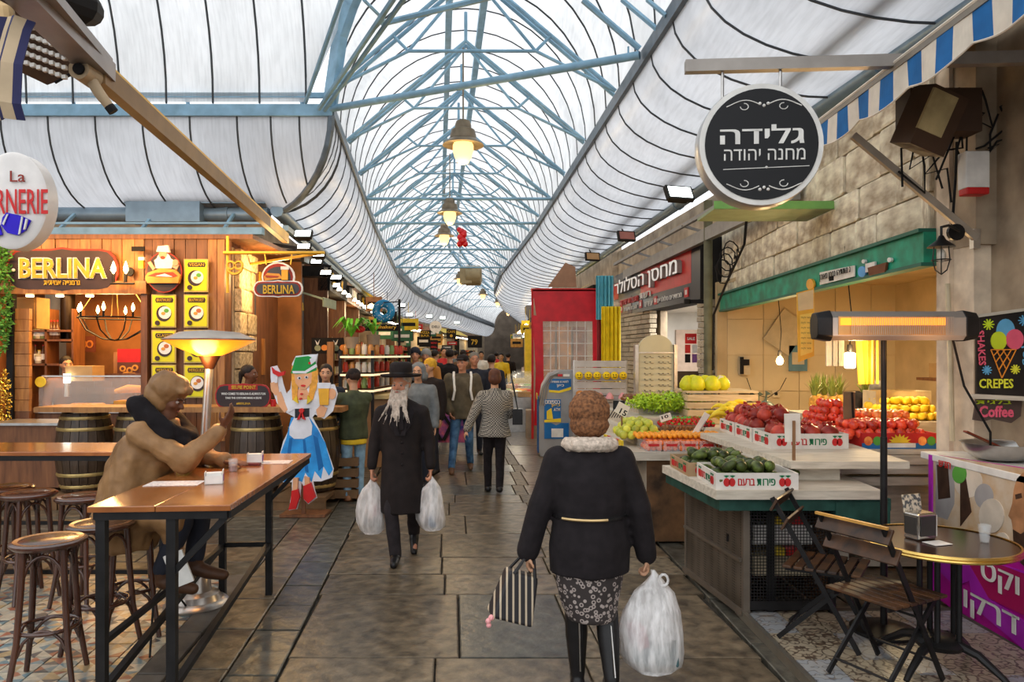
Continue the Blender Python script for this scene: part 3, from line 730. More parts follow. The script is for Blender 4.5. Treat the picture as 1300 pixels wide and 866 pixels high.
BG = mat('bottle_brown_glass', (.1, .04, .015), .15); BGR = mat('jar_green_glass', (.2, .25, .1), .15); BCL = mat('jar_pale', (.55, .5, .35), .2)
bm1 = bottle_me(RED, BG); bm2 = bottle_me(YEL, BCL, .2, .06); bm3 = bottle_me(RED, BGR, .22, .05)
for py, kind, y in ((432, (bm2, bm3), 0), (432, (bm1,), 1), (463, (bm2, bm1), 0)):
    xs_ = [40, 45, 50, 55] if y == 0 else [61, 65, 69, 73]
    for i, px in enumerate(xs_):
        put('bottle', kind[i % len(kind)], None, ('sauce bottle with red cap on the upper kiosk shelf' if y else ('jar or bottle in the row on the middle kiosk shelf' if py == 432 else 'jar or bottle in the row on the lower kiosk shelf')), 'bottle', 'bottles on the kiosk shelf '+str(py+y), kpt(px, py, KD+1.3)+Vector((0, 0, .02)))
b = MB(); b.box((0, 0, 0), (.3, .28, .42)); b.box((0, -.15, 0), (.26, .02, .38), 1); b.build('speaker_box', [mat('plywood', (.45, .27, .09), .6), mat('plywood_front', (.38, .2, .06), .6)], None, 'square plywood loudspeaker box hung high in the left of the hatch', 'speaker', loc=kpt(41, 398, KD+.3))
b = MB(); b.lathe([(.1, 0), (.1, 1.0)], 14); b.build('flue_pipe', mat('dark_flue', (.03, .02, .015), .35, .5), None, 'dark vertical flue pipe inside the kiosk', 'pipe', loc=kpt(86, 435, KD+1.6), smooth=40)
def panelpic(nm, label, px0, px1, py0, py1, y, cols_, cat='sign'):
    t = T(nm, label, cat, kpt((px0+px1)/2, (py0+py1)/2, y)); flat('panel', cols_[0], y, t, cols_[1], .02, .003, off=tuple(t.location)); return t
R_ = lambda a, b, c, d: [(a, b), (c, b), (c, d), (a, d)]
PRETZ = mat('pretzel_brown', (.4, .14, .03), .5)
panelpic('pretzel_picture', 'framed brown picture of a pretzel on the kiosk rear wall', 101, 122, 428, 446, KD+1.9, ([(0, R_(101, 427, 122, 447)), (1, ell(107, 437, 4.5, 5)), (0, ell(107, 437, 2.6, 3)), (1, ell(115, 437, 4.5, 5)), (0, ell(115, 437, 2.6, 3))], [mat('picture_maroon', (.12, .03, .015), .6), PRETZ]))
pm = panelpic('pretzel_display', 'red topped display stand full of pretzels at the right of the hatch', 149, 180, 443, 478, KD+.9, ([(2, R_(145, 447, 150, 485)), (0, R_(150, 443, 179, 460)), (1, R_(150, 460, 179, 485)), (3, ell(157, 468, 4, 4)), (1, ell(157, 468, 2, 2)), (3, ell(166, 470, 4, 4)), (1, ell(166, 470, 2, 2)), (3, ell(173, 467, 4, 4)), (1, ell(173, 467, 2, 2)), (3, ell(161, 475, 3.5, 3)), (3, ell(171, 476, 3.5, 3))], [RED, mat('display_dark', (.12, .04, .02), .5), OAK, BUN]))
b = MB(); b.box((0, 0, 0), (.37, .3, .21)); b.lathe([(.012, 0), (.012, .02)], 8, (-.03, -.17, -.04), 1, 'Y'); b.build('cardboard_till', [mat('kraft_brown', (.42, .27, .12), .7), BLACKM], None, 'tan box with a round hole on the glass counter of the kiosk', 'box', loc=kpt(108, 474, KD+.5))
# glass food counter
gc = T('glass_counter', 'glass fronted food counter with steel trays behind the barrels', 'counter', (kx(110), KD+.1, 0))
b = MB(); b.box((0, .35, kz(519)-.03), (kx(185)-kx(42), .8, .06)); b.build('worktop', STEEL, gc)
b = MB(); b.box((0, .02, (kz(519)+kz(480))/2), (kx(182)-kx(46), .012, kz(480)-kz(519))); b.build('glass_pane', GLASS, gc)
b = MB(); b.bar((kx(46)-kx(110), .02, kz(478)), (kx(182)-kx(110), .02, kz(478)), .02); b.build('top_rail', STEEL, gc)
b = MB(); b.box((0, .7, kz(500)), (kx(185)-kx(42), .04, .5)); b.box((0, .05, kz(560)), (kx(185)-kx(42), .1, .8)); b.build('cabinet', WALNUT, gc)
for k in range(6):
    for j in range(2):
        b = MB(); b.box((0, 0, 0), (.24, .02, .085)); b.build('brick_tile', (mat('brown_wall_tile', (.2, .09, .04), .3, rnd=.4), )[0], gc, loc=(-.55+k*.25+j*.1, .66, kz(505)+.1*j+.05))
for px in range(94, 130, 5):
    b = MB(); b.ball((0, 0, .03), (.03, .09, .03), 8, 6); b.build('bread_roll', BUN, None, 'pale roll in the row behind the counter glass', 'bread', 'rolls behind the counter glass', loc=kpt(px, 517, KD+.3), smooth=60)
b = MB(); b.tube([(-.27, 0, .03), (-.1, 0, .07), (.12, 0, .06), (.3, .05, .03)], [.03, .055, .05, .03], 10); b.build('baguette', BUN, None, 'long golden loaf lying on the counter by the hooded person', 'bread', loc=kpt(172, 500, KD+.2), smooth=60)
b = MB(); b.box((0, 0, 0), (.42, .3, .02)); b.box((0, 0, .03), (.36, .26, .04), 1); b.build('bread_tray', [BLACKM, BUN], None, 'dark tray of flat bread on the counter under the golden loaf', 'tray', loc=kpt(168, 513, KD+.1))
b = MB(); b.lathe([(.07, 0), (.07, .015)], 20, axis='Y'); b.build('round_sticker', YEL, None, 'round yellow sticker on the glass counter', 'sticker', loc=kpt(51, 485, KD+.06))
b = MB(); b.box((0, 0, .05), (.07, .05, .12)); b.lathe([(.035, -.2), (.035, -.02)], 10, mi=1); b.build('tap_lamp', [LEDW, STEEL], None, 'small lit display on a steel column on the kiosk counter', 'lamp', loc=kpt(85, 485, KD+.3))
# vendor in the kiosk is with the people
# bar top, barrels, step
bar = T('bar_counter', 'long narrow wooden bar top carried by barrels in front of the kiosk', 'counter', (gx(250, 8.75), 8.75, 0))
b = MB(); b.box((gx(60, 8.75)+(gx(440, 8.75)-gx(60, 8.75))/2-bar.location.x, 0, gz(520, 8.55)), (gx(440, 8.75)-gx(60, 8.75), .5, .06)); b.build('bar_top', OAK, bar)
BZ = .17
def barrel_me():
    n = 20; prof_ = [(.25, 0), (.285, .14), (.31, .32), (.318, .46), (.31, .6), (.285, .8), (.25, .93)]
    st = []
    b = MB()
    for k in range(n):
        a0 = 2*PI*k/n+.012; a1 = 2*PI*(k+1)/n-.012; vs = []
        for r, z in prof_:
            for a, rr in ((a0, r), (a1, r), (a1, r-.03), (a0, r-.03)): vs.append((rr*math.cos(a), rr*math.sin(a), z))
        fs = []
        for i in range(len(prof_)-1):
            o = i*4; fs += [(o, o+1, o+5, o+4), (o+1, o+2, o+6, o+5), (o+3, o, o+4, o+7)]
        fs.append((4*len(prof_)-4, 4*len(prof_)-3, 4*len(prof_)-2, 4*len(prof_)-1)); b.add(vs, fs)
    b.lathe([(.24, .05), (.285, .3), (.29, .46), (.285, .6), (.24, .9)], 20)
    b.mesh
    return b
def barrel(label, p):
    t = T('barrel', label, 'barrel', p, group='barrels under the bar top'); barrel_me().build('staves', BARRELW, t)
    for z, r in ((.06, .268), (.2, .3), (.4, .322), (.56, .32), (.74, .3), (.87, .27)):
        if z in (.4, .56): continue
        b = MB(); b.lathe([(r, z-.02), (r+.006, z), (r, z+.02)], 24); b.build('hoop', HOOP, t, smooth=50)
    b = MB(); b.lathe([(.002, .9), (.24, .9), (.24, .915), (.002, .915)], 20); b.build('lid', BARRELW, t); return t
for px, lb in ((108, 'oak barrel with brass hoops nearest the left end of the bar'), (180, 'oak barrel directly behind the seated hooded person'), (326, 'oak barrel below the selfie notice and behind the waving hand'), (398, 'oak barrel behind the waitress cut-out at the right end of the bar')):
    barrel(lb, (gx(px, 8.9), 8.9, BZ))
STEP = mat('step_timber', (.2, .11, .05), .7, 0, .3, 4, .3, rnd=.15)
st = MB(); xR = gx(415, 8.5)
stt = T('wooden_step', 'low timber platform step under the barrels', 'step', (-4, 8.6, 0))
for k in range(9):
    x1 = xR-k*.62; b = MB(); b.box((x1-.31+4, .32, .125), (.6, .95, .05)); b.box((x1-.31+4, -.12, .05), (.6, .05, .1)); b.build('plank', STEP, stt)
b = MB(); b.box((xR-2.8+4, .55, .09), (5.6, .6, .08)); b.build('platform', STEP, stt)
b = MB()
for k in range(4): b.box((xR+.12, 9.1, .1+k*.13), (.3, .4, .1))
b.build('stacked_crate', STEP, None, 'stack of brown timber slats at the right end of the bar', 'crate')
b = MB(); b.box((0, 0, 0), (.85, .55, .75)); b.box((0, -.01, .39), (.95, .6, .03), 1); b.build('low_cabinet', [WALNUT, STEEL], None, 'reddish wooden cabinet with a metal top left of the barrels', 'cabinet', loc=(gx(50, 9.1), 9.1, .17+.4))
# tinsel and hedge at the far left
HEDGE = mat('plastic_leaves', (.06, .2, .03), .6, 0, .5, 20, rnd=.2)
def leafclump(name, label, cat, c, r, n, m, ls=.05, seed=1):
    rr = random.Random(seed); b = MB()
    for k in range(n):
        v = Vector((rr.gauss(0, 1), rr.gauss(0, 1), rr.gauss(0, 1))).normalized()*rr.uniform(.6, 1); p = Vector((v.x*r[0], v.y*r[1], v.z*r[2]))
        u = Vector((rr.gauss(0, 1), rr.gauss(0, 1), rr.gauss(0, 1))).normalized(); q = u.orthogonal().normalized()
        b.add([p, p+u*ls+q*ls*.4, p+u*ls*2, p+u*ls-q*ls*.4], [(0, 1, 2, 3)])
    return b.build(name, m, None, label, cat, loc=c, kind='stuff')
leafclump('leaf_hedge', 'hanging green artificial hedge at the left edge of the kiosk', 'plant', kpt(2, 370, KD-.2), (.12, .12, .85), 900, HEDGE, .035)
leafclump('gold_tinsel', 'gold tinsel garland wound down the left kiosk post', 'garland', kpt(6, 520, KD-.2), (.07, .07, .55), 500, mat('tinsel_gold', (.75, .5, .08), .25, .9), .02)
# selfie notice standing on the bar
sf = T('selfie_notice', 'dark plaque with a red SELFIE POINT header standing on the bar top', 'sign', kpt(309, 519, 8.6)); O_ = tuple(sf.location)
flat('plaque', [(0, plaque(309, 503, 70, 33)), (1, plaque(309, 503, 67, 29)), (0, R_(291, 488, 328, 495))], 8.6, sf, [mat('notice_red', (.4, .02, .02), .5), SIGNB], .02, .004, off=O_)
stext('SELFIE POINT', 294, 489.5, 325, 494, 8.57, sf, GOLD, .02); stext('WHO COMES TO BERLINA IS ALWAYS FUN', 281, 498.5, 337, 501.5, 8.575, sf, OFFW, .02, ext=.002)
stext('TAKE THE COSTUME MAKE A SELFIE', 286, 504, 332, 506.5, 8.575, sf, OFFW, .02, ext=.002); stext('#BERLINA', 300, 511, 318, 514, 8.575, sf, GOLD, .02, ext=.002)
b = MB(); b.lathe([(.03, 0), (.035, .09), (.03, .1)], 12); b.build('red_cup', RED, None, 'small red cup on the bar beside the cut-out hand', 'cup', loc=kpt(347, 518, 8.65), smooth=40)
# waitress cut-out
co = T('waitress_cutout', 'painted flat cut-out of a waitress in a blue dirndl holding a sausage and beer mug', 'cutout', (gx(385, 8.1), 8.1, 0)); O_ = tuple(co.location)
CB = mat('print_blue_skirt', (.03, .3, .68), .5, 0, .3, 5, col2=(.02, .18, .5)); CBD = mat('print_dark_blue', (.01, .13, .38), .5); CW = mat('print_white', (.72, .72, .76), .5); CS = mat('print_skin', (.75, .38, .2), .5); CH_ = mat('print_hair', (.8, .36, .05), .5, 0, .2, 20); CG = mat('print_green_hat', (.01, .28, .05), .5); CBK = mat('print_black', (.02, .02, .025), .5); CR = mat('print_red', (.6, .02, .02), .5)
outline = [(344, 466), (352, 464), (357, 474), (360, 487), (364, 500), (369, 494), (372, 470), (371, 462), (376, 452), (395, 450), (404, 450), (402, 462), (404, 476), (405, 488), (425, 488), (429, 500), (423, 522), (412, 532), (400, 526), (397, 530), (404, 543), (412, 560), (424, 595), (422, 606), (408, 611), (398, 611), (400, 622), (403, 632), (392, 640), (386, 634), (386, 618), (383, 612), (382, 630), (378, 646), (367, 648), (371, 622), (371, 612), (350, 612), (352, 590), (356, 575), (360, 560), (370, 540), (375, 530), (364, 524), (352, 512), (346, 495), (344, 480)]
L2 = [(1, outline), (0, [(370, 530), (392, 528), (404, 545), (413, 562), (423, 596), (418, 604), (411, 592), (408, 608), (400, 598), (396, 612), (388, 600), (384, 612), (372, 606), (362, 612), (354, 608), (358, 582), (357, 574), (364, 556)]),
      (9, [(398, 552), (404, 556), (411, 592), (405, 598)]), (9, [(368, 556), (372, 556), (366, 600), (361, 604)]), (9, [(385, 558), (388, 558), (392, 600), (388, 598)]),
      (1, [(374, 530), (392, 528), (397, 540), (396, 552), (386, 557), (374, 557), (368, 552), (368, 542)]), (7, [(375, 517), (393, 516), (393, 529), (375, 531)]),
      (1, [(366, 497), (376, 494), (392, 494), (404, 498), (408, 512), (401, 524), (396, 518), (375, 519), (366, 524), (360, 514)]), (2, [(374, 497), (378, 494), (390, 494), (393, 500), (391, 507), (378, 508)]),
      (2, [(352, 500), (357, 497), (366, 520), (362, 524), (354, 514)]), (2, [(344, 486), (353, 484), (355, 500), (350, 502), (345, 496)]), (2, [(402, 520), (408, 514), (416, 518), (412, 529), (404, 530)]), (2, ell(422, 500, 5, 7)),
      (3, [(371, 466), (376, 460), (398, 458), (404, 470), (404, 486), (398, 508), (392, 506), (394, 490), (380, 480), (378, 506), (372, 508), (371, 490)]), (2, [(374, 470), (380, 466), (392, 466), (397, 474), (396, 486), (389, 494), (382, 494), (376, 486)]),
      (4, [(370, 474), (372, 468), (376, 454), (392, 452), (400, 456), (402, 462), (403, 470), (392, 474), (378, 475)]), (1, [(372, 471), (388, 471), (402, 462), (403, 466), (389, 474), (373, 474)]), (1, [(394, 456), (404, 449), (402, 458), (396, 463)]), (8, ell(394, 461, 1.6, 1.6)),
      (1, ell(381, 480, 2.4, 1.8)), (1, ell(390, 479, 2.4, 1.8)), (7, ell(381.3, 480, 1.1, 1.4)), (7, ell(390.2, 479, 1.1, 1.4)), (8, ell(386, 489.5, 3, 1.3)),
      (5, [(405, 489), (419, 489), (418, 514), (407, 514)]), (1, [(404, 486), (420, 486), (420, 493), (404, 493)]), (8, [(346, 466), (350, 470), (357, 473), (363, 471), (362, 476), (355, 478), (348, 474)]), (1, [(351, 478), (354, 478), (353, 486), (350, 486)]),
      (8, ell(384, 521, 3, 3)), (8, [(384, 521), (389, 533), (385, 531)]), (8, [(384, 521), (378, 533), (382, 532)]), (8, ell(384, 500, 1.5, 1.2)), (8, ell(383, 506, 1.5, 1.2)), (6, [(374, 508), (378, 502), (380, 512)]), (6, [(392, 502), (397, 508), (391, 513)]),
      (2, [(374, 606), (380, 606), (379, 624), (373, 624)]), (2, [(388, 604), (394, 606), (395, 616), (389, 618)]), (8, [(372, 622), (380, 620), (382, 630), (377, 645), (368, 646), (371, 634)]), (8, [(387, 616), (396, 612), (402, 630), (393, 638), (387, 632)])]
flat('board', L2, 8.1, co, [CB, CW, CS, CH_, CG, BEER, YEL, CBK, CR, CBD], .012, .0012, off=O_)
b = MB(); b.bar((0, .02, 0), (0, .02, 1.2), .04); b.box((0, .1, .02), (.5, .3, .03)); b.build('prop', WALNUT, co)
# ---------------- generic: flat layers on any vertical plane, from photo points ----------------
def flatp(name, polys, A, B, parent, mats, th=.02, step=.003, y0=0, **kw):
    A3 = Vector((*A, 0)); U = (Vector((*B, 0))-A3).normalized(); W = U.cross(Vector((0, 0, 1))); off = Vector(parent.location) if parent else Vector()
    Ri = parent.rotation_euler.to_matrix().to_4x4().inverted() if parent else Matrix()
    b = MB(); b.X = Ri
    for i, (mi, pp) in enumerate(polys):
        q = []
        for p in pp:
            w3 = onp(p[0], p[1], A, B); q.append(((w3-A3).dot(U), w3.z))
        b.prism(q, A3-off+W*y0, U, (0, 0, 1), th+step*i, mi)
    return b.build(name, mats, parent, **kw)
def ptext(s, px0, py0, px1, py1, A, B, parent, m, bold=.012, rtl=False, ext=.006, lift=0, name='lettering', shear=0):
    """text on plane A-B fitted between photo columns px0..px1; py0, py1 its top and foot at px0"""
    off = Vector(parent.location) if parent else Vector()
    p = onp(px0, py1, A, B); t = onp(px0, py0, A, B); q = onp(px1, py1, A, B); U = Vector((q.x-p.x, q.y-p.y, 0))
    o = text(name, s, m, parent, p-off, U, (0, 0, 1), U.length, t.z-p.z, ext, bold, rtl, lift=lift, shear=shear); return o
# ---------------- fruit stall room on the right ----------------
TILE = mat('beige_wall_tile', (.62, .5, .3), .35, 0, .08, 2, rnd=.05)
rm = MB(); rm.box((5.0, 12.2, 1.5), (3.2, .12, 3)); rm.box((6.4, 9, 1.5), (.12, 6.6, 3)); rm.box((5.0, 5.72, 1.5), (2.9, .12, 3)); rm.box((5, 9, 2.98), (3, 6.6, .06)); rm.box((5, 9, .01), (3, 6.6, .02))
stall_room = struct('wall_stall_room', rm, mat('stall_room_plaster', (.55, .42, .24), .8, 0, .15, 2))
b = MB(); b.box((0, 0, 0), (.585, .02, .585)); tile_m = b.mesh('wall_tile', TILE)
for i in range(5):
    for j in range(5): put('wall_tile', tile_m, stall_room, M=Matrix.Translation((3.86+i*.595, 12.13, .3+j*.595)))
# green shutter beam
gb = T('shutter_box', 'green enamelled shutter box with stickers across the fruit stall front', 'shutter', (3.4, 9, 2.65))
b = MB(); wallbox(b, (3.36-gb.location.x, 5.8-9), (3.54-gb.location.x, 12.1-9), -.12, .12, .1, off=.0); b.build('box_front', GREEN, gb)
b = MB(); wallbox(b, (3.36-gb.location.x, 5.8-9), (3.54-gb.location.x, 12.1-9), .12, .15, .14, off=0); wallbox(b, (3.36-gb.location.x, 5.8-9), (3.54-gb.location.x, 12.1-9), -.15, -.12, .12, off=.0); b.build('flange', mat('green_enamel_dark', (.02, .13, .09), .5), gb)
GP = ((3.25, 5.8), (3.43, 12.1)); GQ = (GP[1], GP[0])
flatp('sticker', [(0, [(1042, 346), (1086, 337), (1086, 351), (1042, 362)]), (1, [(1054, 351), (1060, 350), (1060, 356), (1054, 357)]), (2, ell(1096, 345, 5, 7)), (0, [(1101, 335), (1113, 332), (1113, 343), (1101, 346)]), (3, [(1104, 340), (1128, 333), (1126, 345), (1106, 350)]), (0, ell(1132, 330, 2.5, 3)), (0, ell(1099, 332, 2, 2.5)), (4, ell(1031, 361, 4.5, 7))], *GQ, gb, [WHITE, BLACKM, mat('sticker_blue', (.1, .35, .7), .5), mat('sticker_brown', (.15, .05, .02), .6), mat('sticker_orange', (.8, .4, .05), .5)], .012, .002)
ptext('ג מתתיהו נחמן מאומן', 1044, 349, 1084, 358, *GQ, gb, BLACKM, .01, True, .002, .03)
# shelves / cupboards inside
b = MB(); b.box((6.1, 8.6, 2.15), (.5, 2.6, .8)); b.build('wall_cupboard', mat('brown_cupboard', (.28, .12, .035), .5, 0, .15, 3), None, 'brown wooden wall cupboard at the back of the fruit stall', 'cupboard')
b = MB(); b.box((6.1, 9, 1.45), (.5, 3.2, .04)); b.build('wall_shelf', WALNUT, None, 'dark shelf below the cupboard in the fruit stall', 'shelf')
rr = random.Random(4)
for k in range(9):
    b = MB(); b.box((0, 0, 0), (.3, .25, .2)); b.build('stored_box', [mat('carton_brown', (.35, .22, .1), .8), BLACKM, WHITE, RED][k % 4] if k % 4 else MATS.get('carton_brown') or mat('carton_brown', (.35, .22, .1), .8), None, ['brown', 'black', 'white', 'red'][k % 4]+' box among the clutter on the stall shelf, '+('near end', 'near end', 'middle', 'middle', 'middle', 'middle', 'far end', 'far end', 'far end')[k], 'box', 'boxes on the stall shelf', (6.05, 7.6+k*.33, 1.575))
sa = MB()
sa.box((0, 0, 0), (.16, .1, .3)); sa.box((0, -.06, .05), (.12, .03, .1), 1); sa.box((-.06, -.06, 0), (.05, .05, .28), 1)
o = sa.build('wall_telephone', [CREAM, BLACKM], None, 'cream wall telephone on the beige tiles of the fruit stall', 'telephone', loc=at(945, 464, 12.05)); 
b = MB(); b.tube([at(948, 480, 12.0), at(955, 500, 12.0), at(975, 505, 11.9), at(990, 495, 11.5), at(998, 480, 10)], .006, 5); b.build('telephone_cord', BLACKM, None, 'dangling dark cord between telephone and bare bulb', 'cord')
b = MB(); b.box((0, 0, 0), (.12, .02, .12)); b.box((0, -.012, 0), (.05, .01, .05), 1); b.build('wall_socket', [CREAM, BLACKM], None, 'cream socket plate on the stall tiles', 'socket', loc=at(985, 500, 12.08))
b = MB(); b.box((0, 0, 0), (.5, .02, .6), rot=Euler((0, .6, 0))); b.build('paper_notice', mat('old_paper', (.5, .42, .28), .8), None, 'tilted yellowed paper on the stall wall', 'notice', loc=at(998, 422, 12.03))
b = MB(); b.box((0, 0, 0), (.3, .02, .42)); b.box((.0, -.01, 0), (.2, .01, .2), 1); b.build('blue_notice', [mat('faded_blue_paper', (.1, .2, .26), .7), mat('old_paper', (.5, .42, .28), .8)], None, 'faded blue notice on the stall wall right of the bare bulb', 'notice', loc=at(1013, 455, 12.03))
def hang_bulb(px, py, d, label, spiral=False, pw=25, top=2.9):
    p = at(px, py, d); t = T('hanging_bulb', label, 'lamp', p)
    b = MB(); b.lathe([(.02, .06), (.03, .08), (.025, .14)], 10); b.build('socket', BLACK, t, smooth=40)
    b = MB(); b.tube([(0, 0, .14), (.02, 0, .4), (-.03, .05, top-p.z)], .006, 5); b.build('cable', BLACKM, t)
    b = MB()
    if spiral: b.lathe([(.04, -.1), (.05, -.09), (.05, .05), (.03, .06)], 12)
    else: b.lathe([(.004, -.06), (.035, -.05), (.05, -.015), (.045, .02), (.02, .06)], 12)
    b.build('bulb', BULBW if spiral else BULB, t, smooth=60); point_light('bulb_glow', (0, -.12, -.02), pw, (1, .66, .3), .06, t); return t
hang_bulb(990, 458, 10.2, 'bare round bulb hanging before the beige tiles', pw=45)
hang_bulb(1079, 455, 7.4, 'bright cylindrical bulb hanging under the heater bar', True, 45)
ll = bpy.data.lights.new('stall_tube_light', 'AREA'); ll.energy = 75; ll.color = (1, .78, .45); ll.shape = 'RECTANGLE'; ll.size = 2; ll.size_y = .2
lo = bpy.data.objects.new('stall_tube_light', ll); C.objects.link(lo); lo.location = (4.6, 8.5, 2.88)
# hanging price sign in flat yellow tones, and yellow bags
hs = T('hanging_price_strip', 'narrow yellow notice hanging from the green shutter box', 'sign', at(1022, 413, 7.2)); 
flat('strip', [(0, [(1011, 372), (1033, 366), (1033, 452), (1013, 460)]), (1, [(1012, 373), (1032, 368), (1032, 392), (1013, 395)]), (2, [(1015, 400), (1031, 397), (1031, 447), (1016, 452)])], 7.2, hs, [mat('notice_amber', (.75, .42, .05), .5), mat('notice_pale', (.7, .55, .3), .5), mat('notice_yellow', (.85, .6, .12), .5)], .01, .002, off=tuple(hs.location))
for k in range(7):
    stext('מחיר לקילו', 1017, 402+k*6.5, 1030, 405+k*6.5, 7.17, hs, SIGNB, .0, True, .001)
b = MB()
for k in range(5): b.box((k*.055-.11, k*.02, 0), (.06, .02, .62), rot=Euler((0, .03*(k-2), .3*k)))
b.build('yellow_bags', mat('yellow_plastic', (.8, .52, .05), .4, 0, .15, 8), None, 'bunch of yellow plastic bags hanging below the heater bar', 'bag', loc=at(1105, 450, 7.6))
b = MB()
for k in range(3): b.box((k*.06-.06, 0, 0), (.07, .02, .5))
b.build('white_bags', mat('white_plastic', (.7, .62, .45), .4), None, 'pale plastic bags hanging beside the yellow ones', 'bag', loc=at(1060, 435, 7.8))

# ---------------- fruit stalls ----------------
PERF, N, L, P = newmat('perforated_steel')
P.inputs['Metallic'].default_value = .5; P.inputs['Roughness'].default_value = .45
cc = coords(N, L, (1, 1, 1)); vo = N.new('ShaderNodeTexVoronoi'); vo.inputs['Scale'].default_value = 55; vo.inputs['Randomness'].default_value = 0; L.new(cc, vo.inputs[0])
nz = N.new('ShaderNodeTexNoise'); nz.inputs['Scale'].default_value = 3; L.new(cc, nz.inputs[0])
L.new(mixc(N, L, ramp(N, L, vo.outputs[0], [(.28, (0, 0, 0)), (.34, (1, 1, 1))]), (.012, .01, .008), ramp(N, L, nz.outputs[0], [(.3, (.07, .055, .04)), (.7, (.17, .14, .11))])), P.inputs['Base Color'])
RUST = mat('rusty_sheet', (.16, .08, .035), .6, .3, .5, 4, .2, col2=(.04, .025, .015))
st1 = T('front_fruit_stand', 'street-side fruit stand with perforated steel cabinet, nearest the camera', 'stall', (2.0, 5.4, 0))
def L1(x, y, z=0): return Vector((x-2.0, y-5.4, z))
p0 = (1.565, 4.97); p1 = (1.415, 5.98)
def slabpoly(t, nm, m, pts, z0, z1, bevel=0):
    b = MB(); n = len(pts); o = t.location; vs = [(x-o.x, y-o.y, z0) for x, y in pts]+[(x-o.x, y-o.y, z1) for x, y in pts]
    b.add(vs, [tuple(range(n-1, -1, -1)), tuple(range(n, 2*n))]+[(i, (i+1) % n, n+(i+1) % n, n+i) for i in range(n)]); return b.build(nm, m, t, bevel=bevel)
slabpoly(st1, 'side_panel', PERF, [p0, (p0[0]+.03, p0[1]), (p1[0]+.03, p1[1]), p1], .04, .76)
b = MB()
for q in (p0, p1): b.box(L1(q[0]+.02, q[1], .39), (.045, .045, .78))
b.box(L1(1.495, 5.47, .05), (.05, 1.05, .04), rz=math.atan2(p1[1]-p0[1], p1[0]-p0[0])-PI/2); b.box(L1(1.49, 5.47, .4), (.045, 1.0, .02), rz=math.atan2(p1[1]-p0[1], p1[0]-p0[0])-PI/2)
b.build('angle_frame', mat('grey_angle_iron', (.16, .13, .1), .5, .5), st1)
b = MB(); b.box(L1(1.50, 5.65, .6), (.012, .03, .07)); b.box(L1(1.53, 5.2, .5), (.012, .03, .05)); b.build('slot', BLACKM, st1)
# front mesh
b = MB()
x = 1.62
while x < 2.16: b.box(L1(x, 4.965, .44), (.004, .004, .66)); x += .021
z = .12
while z < .77: b.box(L1(1.89, 4.962, z), (.56, .004, .004)); z += .021
b.build('wire_mesh', BLACK, st1, kind='stuff')
b = MB(); b.box(L1(1.88, 4.97, .1), (.62, .03, .06)); b.box(L1(2.17, 4.97, .4), (.04, .04, .74)); b.box(L1(1.88, 4.97, .77), (.62, .03, .04)); b.box(L1(1.76, 4.98, .4), (.05, .01, .7)); b.build('front_frame', BLACK, st1)
slabpoly(st1, 'back_panel', RUST, [(2.19, 4.98), (2.19, 6.0), (2.15, 6.0), (2.15, 4.98)], .03, .76); slabpoly(st1, 'rear_panel', DARKW, [(1.45, 6.0), (2.2, 6.0), (2.2, 5.95), (1.45, 5.95)], .03, .76)
for i, (zz, mm) in enumerate(((.52, WHITE), (.3, CREAM))):
    b = MB(); b.box(L1(1.92, 5.45, zz), (.42, .5, .14)); b.build('stored_box', mm, st1)
for i, (x, z) in enumerate(((1.85, .64), (1.95, .42), (1.87, .42), (2.0, .64))):
    b = MB(); b.box(L1(x, 5.15, z), (.09, .08, .05)); b.build('stored_packet', RED if i % 2 else YEL, st1)
slabpoly(st1, 'counter_frame', mat('dark_green_wood', (.015, .06, .045), .6, 0, .4, 8), [(1.38, 4.87), (2.52, 4.87), (2.52, 6.05), (1.25, 5.95)], .76, .84)
b = MB(); b.box(L1(2.33, 4.93, .74), (.36, .14, .16)); b.build('green_block', mat('dark_green_wood', (.015, .06, .045), .6), st1)
slabpoly(st1, 'counter_top', PALEW, [(1.35, 4.84), (2.45, 4.84), (2.5, 6.05), (1.22, 5.95)], .84, .9)
slabpoly(st1, 'upper_shelf', PALEW, [(1.95, 5.12), (2.78, 5.12), (2.9, 7.0), (1.8, 7.0)], 1.0, 1.05)
b = MB(); b.box(L1(2.1, 5.6, .95), (.5, .7, .1)); b.box(L1(2.4, 6.5, .5), (.9, .6, .98)); b.build('shelf_support', PALEW, st1)
# white plank counter behind
st1b = T('plank_counter', 'whitewashed plank counter at the stall pier carrying the apples', 'counter', (3.1, 6.5, 0))
for k, z in enumerate((.98, .9, .8)):
    slabpoly(st1b, 'plank', PALEW, [(2.62+.03*k, 6.0-.03*(2-k)), (3.5, 6.0-.03*(2-k)), (3.5, 6.1), (2.62, 6.1)], z-.075, z-.005)
slabpoly(st1b, 'top', PALEW, [(2.62, 6.0), (3.9, 6.0), (3.9, 7.6), (2.62, 7.6)], .98, 1.02); slabpoly(st1b, 'support', PALEW, [(2.95, 6.15), (3.9, 6.15), (3.9, 7.5), (2.95, 7.5)], .02, .75)
CART_ = mat('white_carton', (.68, .64, .58), .6, 0, .08, 10); CKRED = mat('carton_print_red', (.5, .02, .02), .6); CKGRN = mat('carton_print_green', (.01, .16, .06), .6); CKB = mat('carton_inside_brown', (.4, .26, .14), .8)
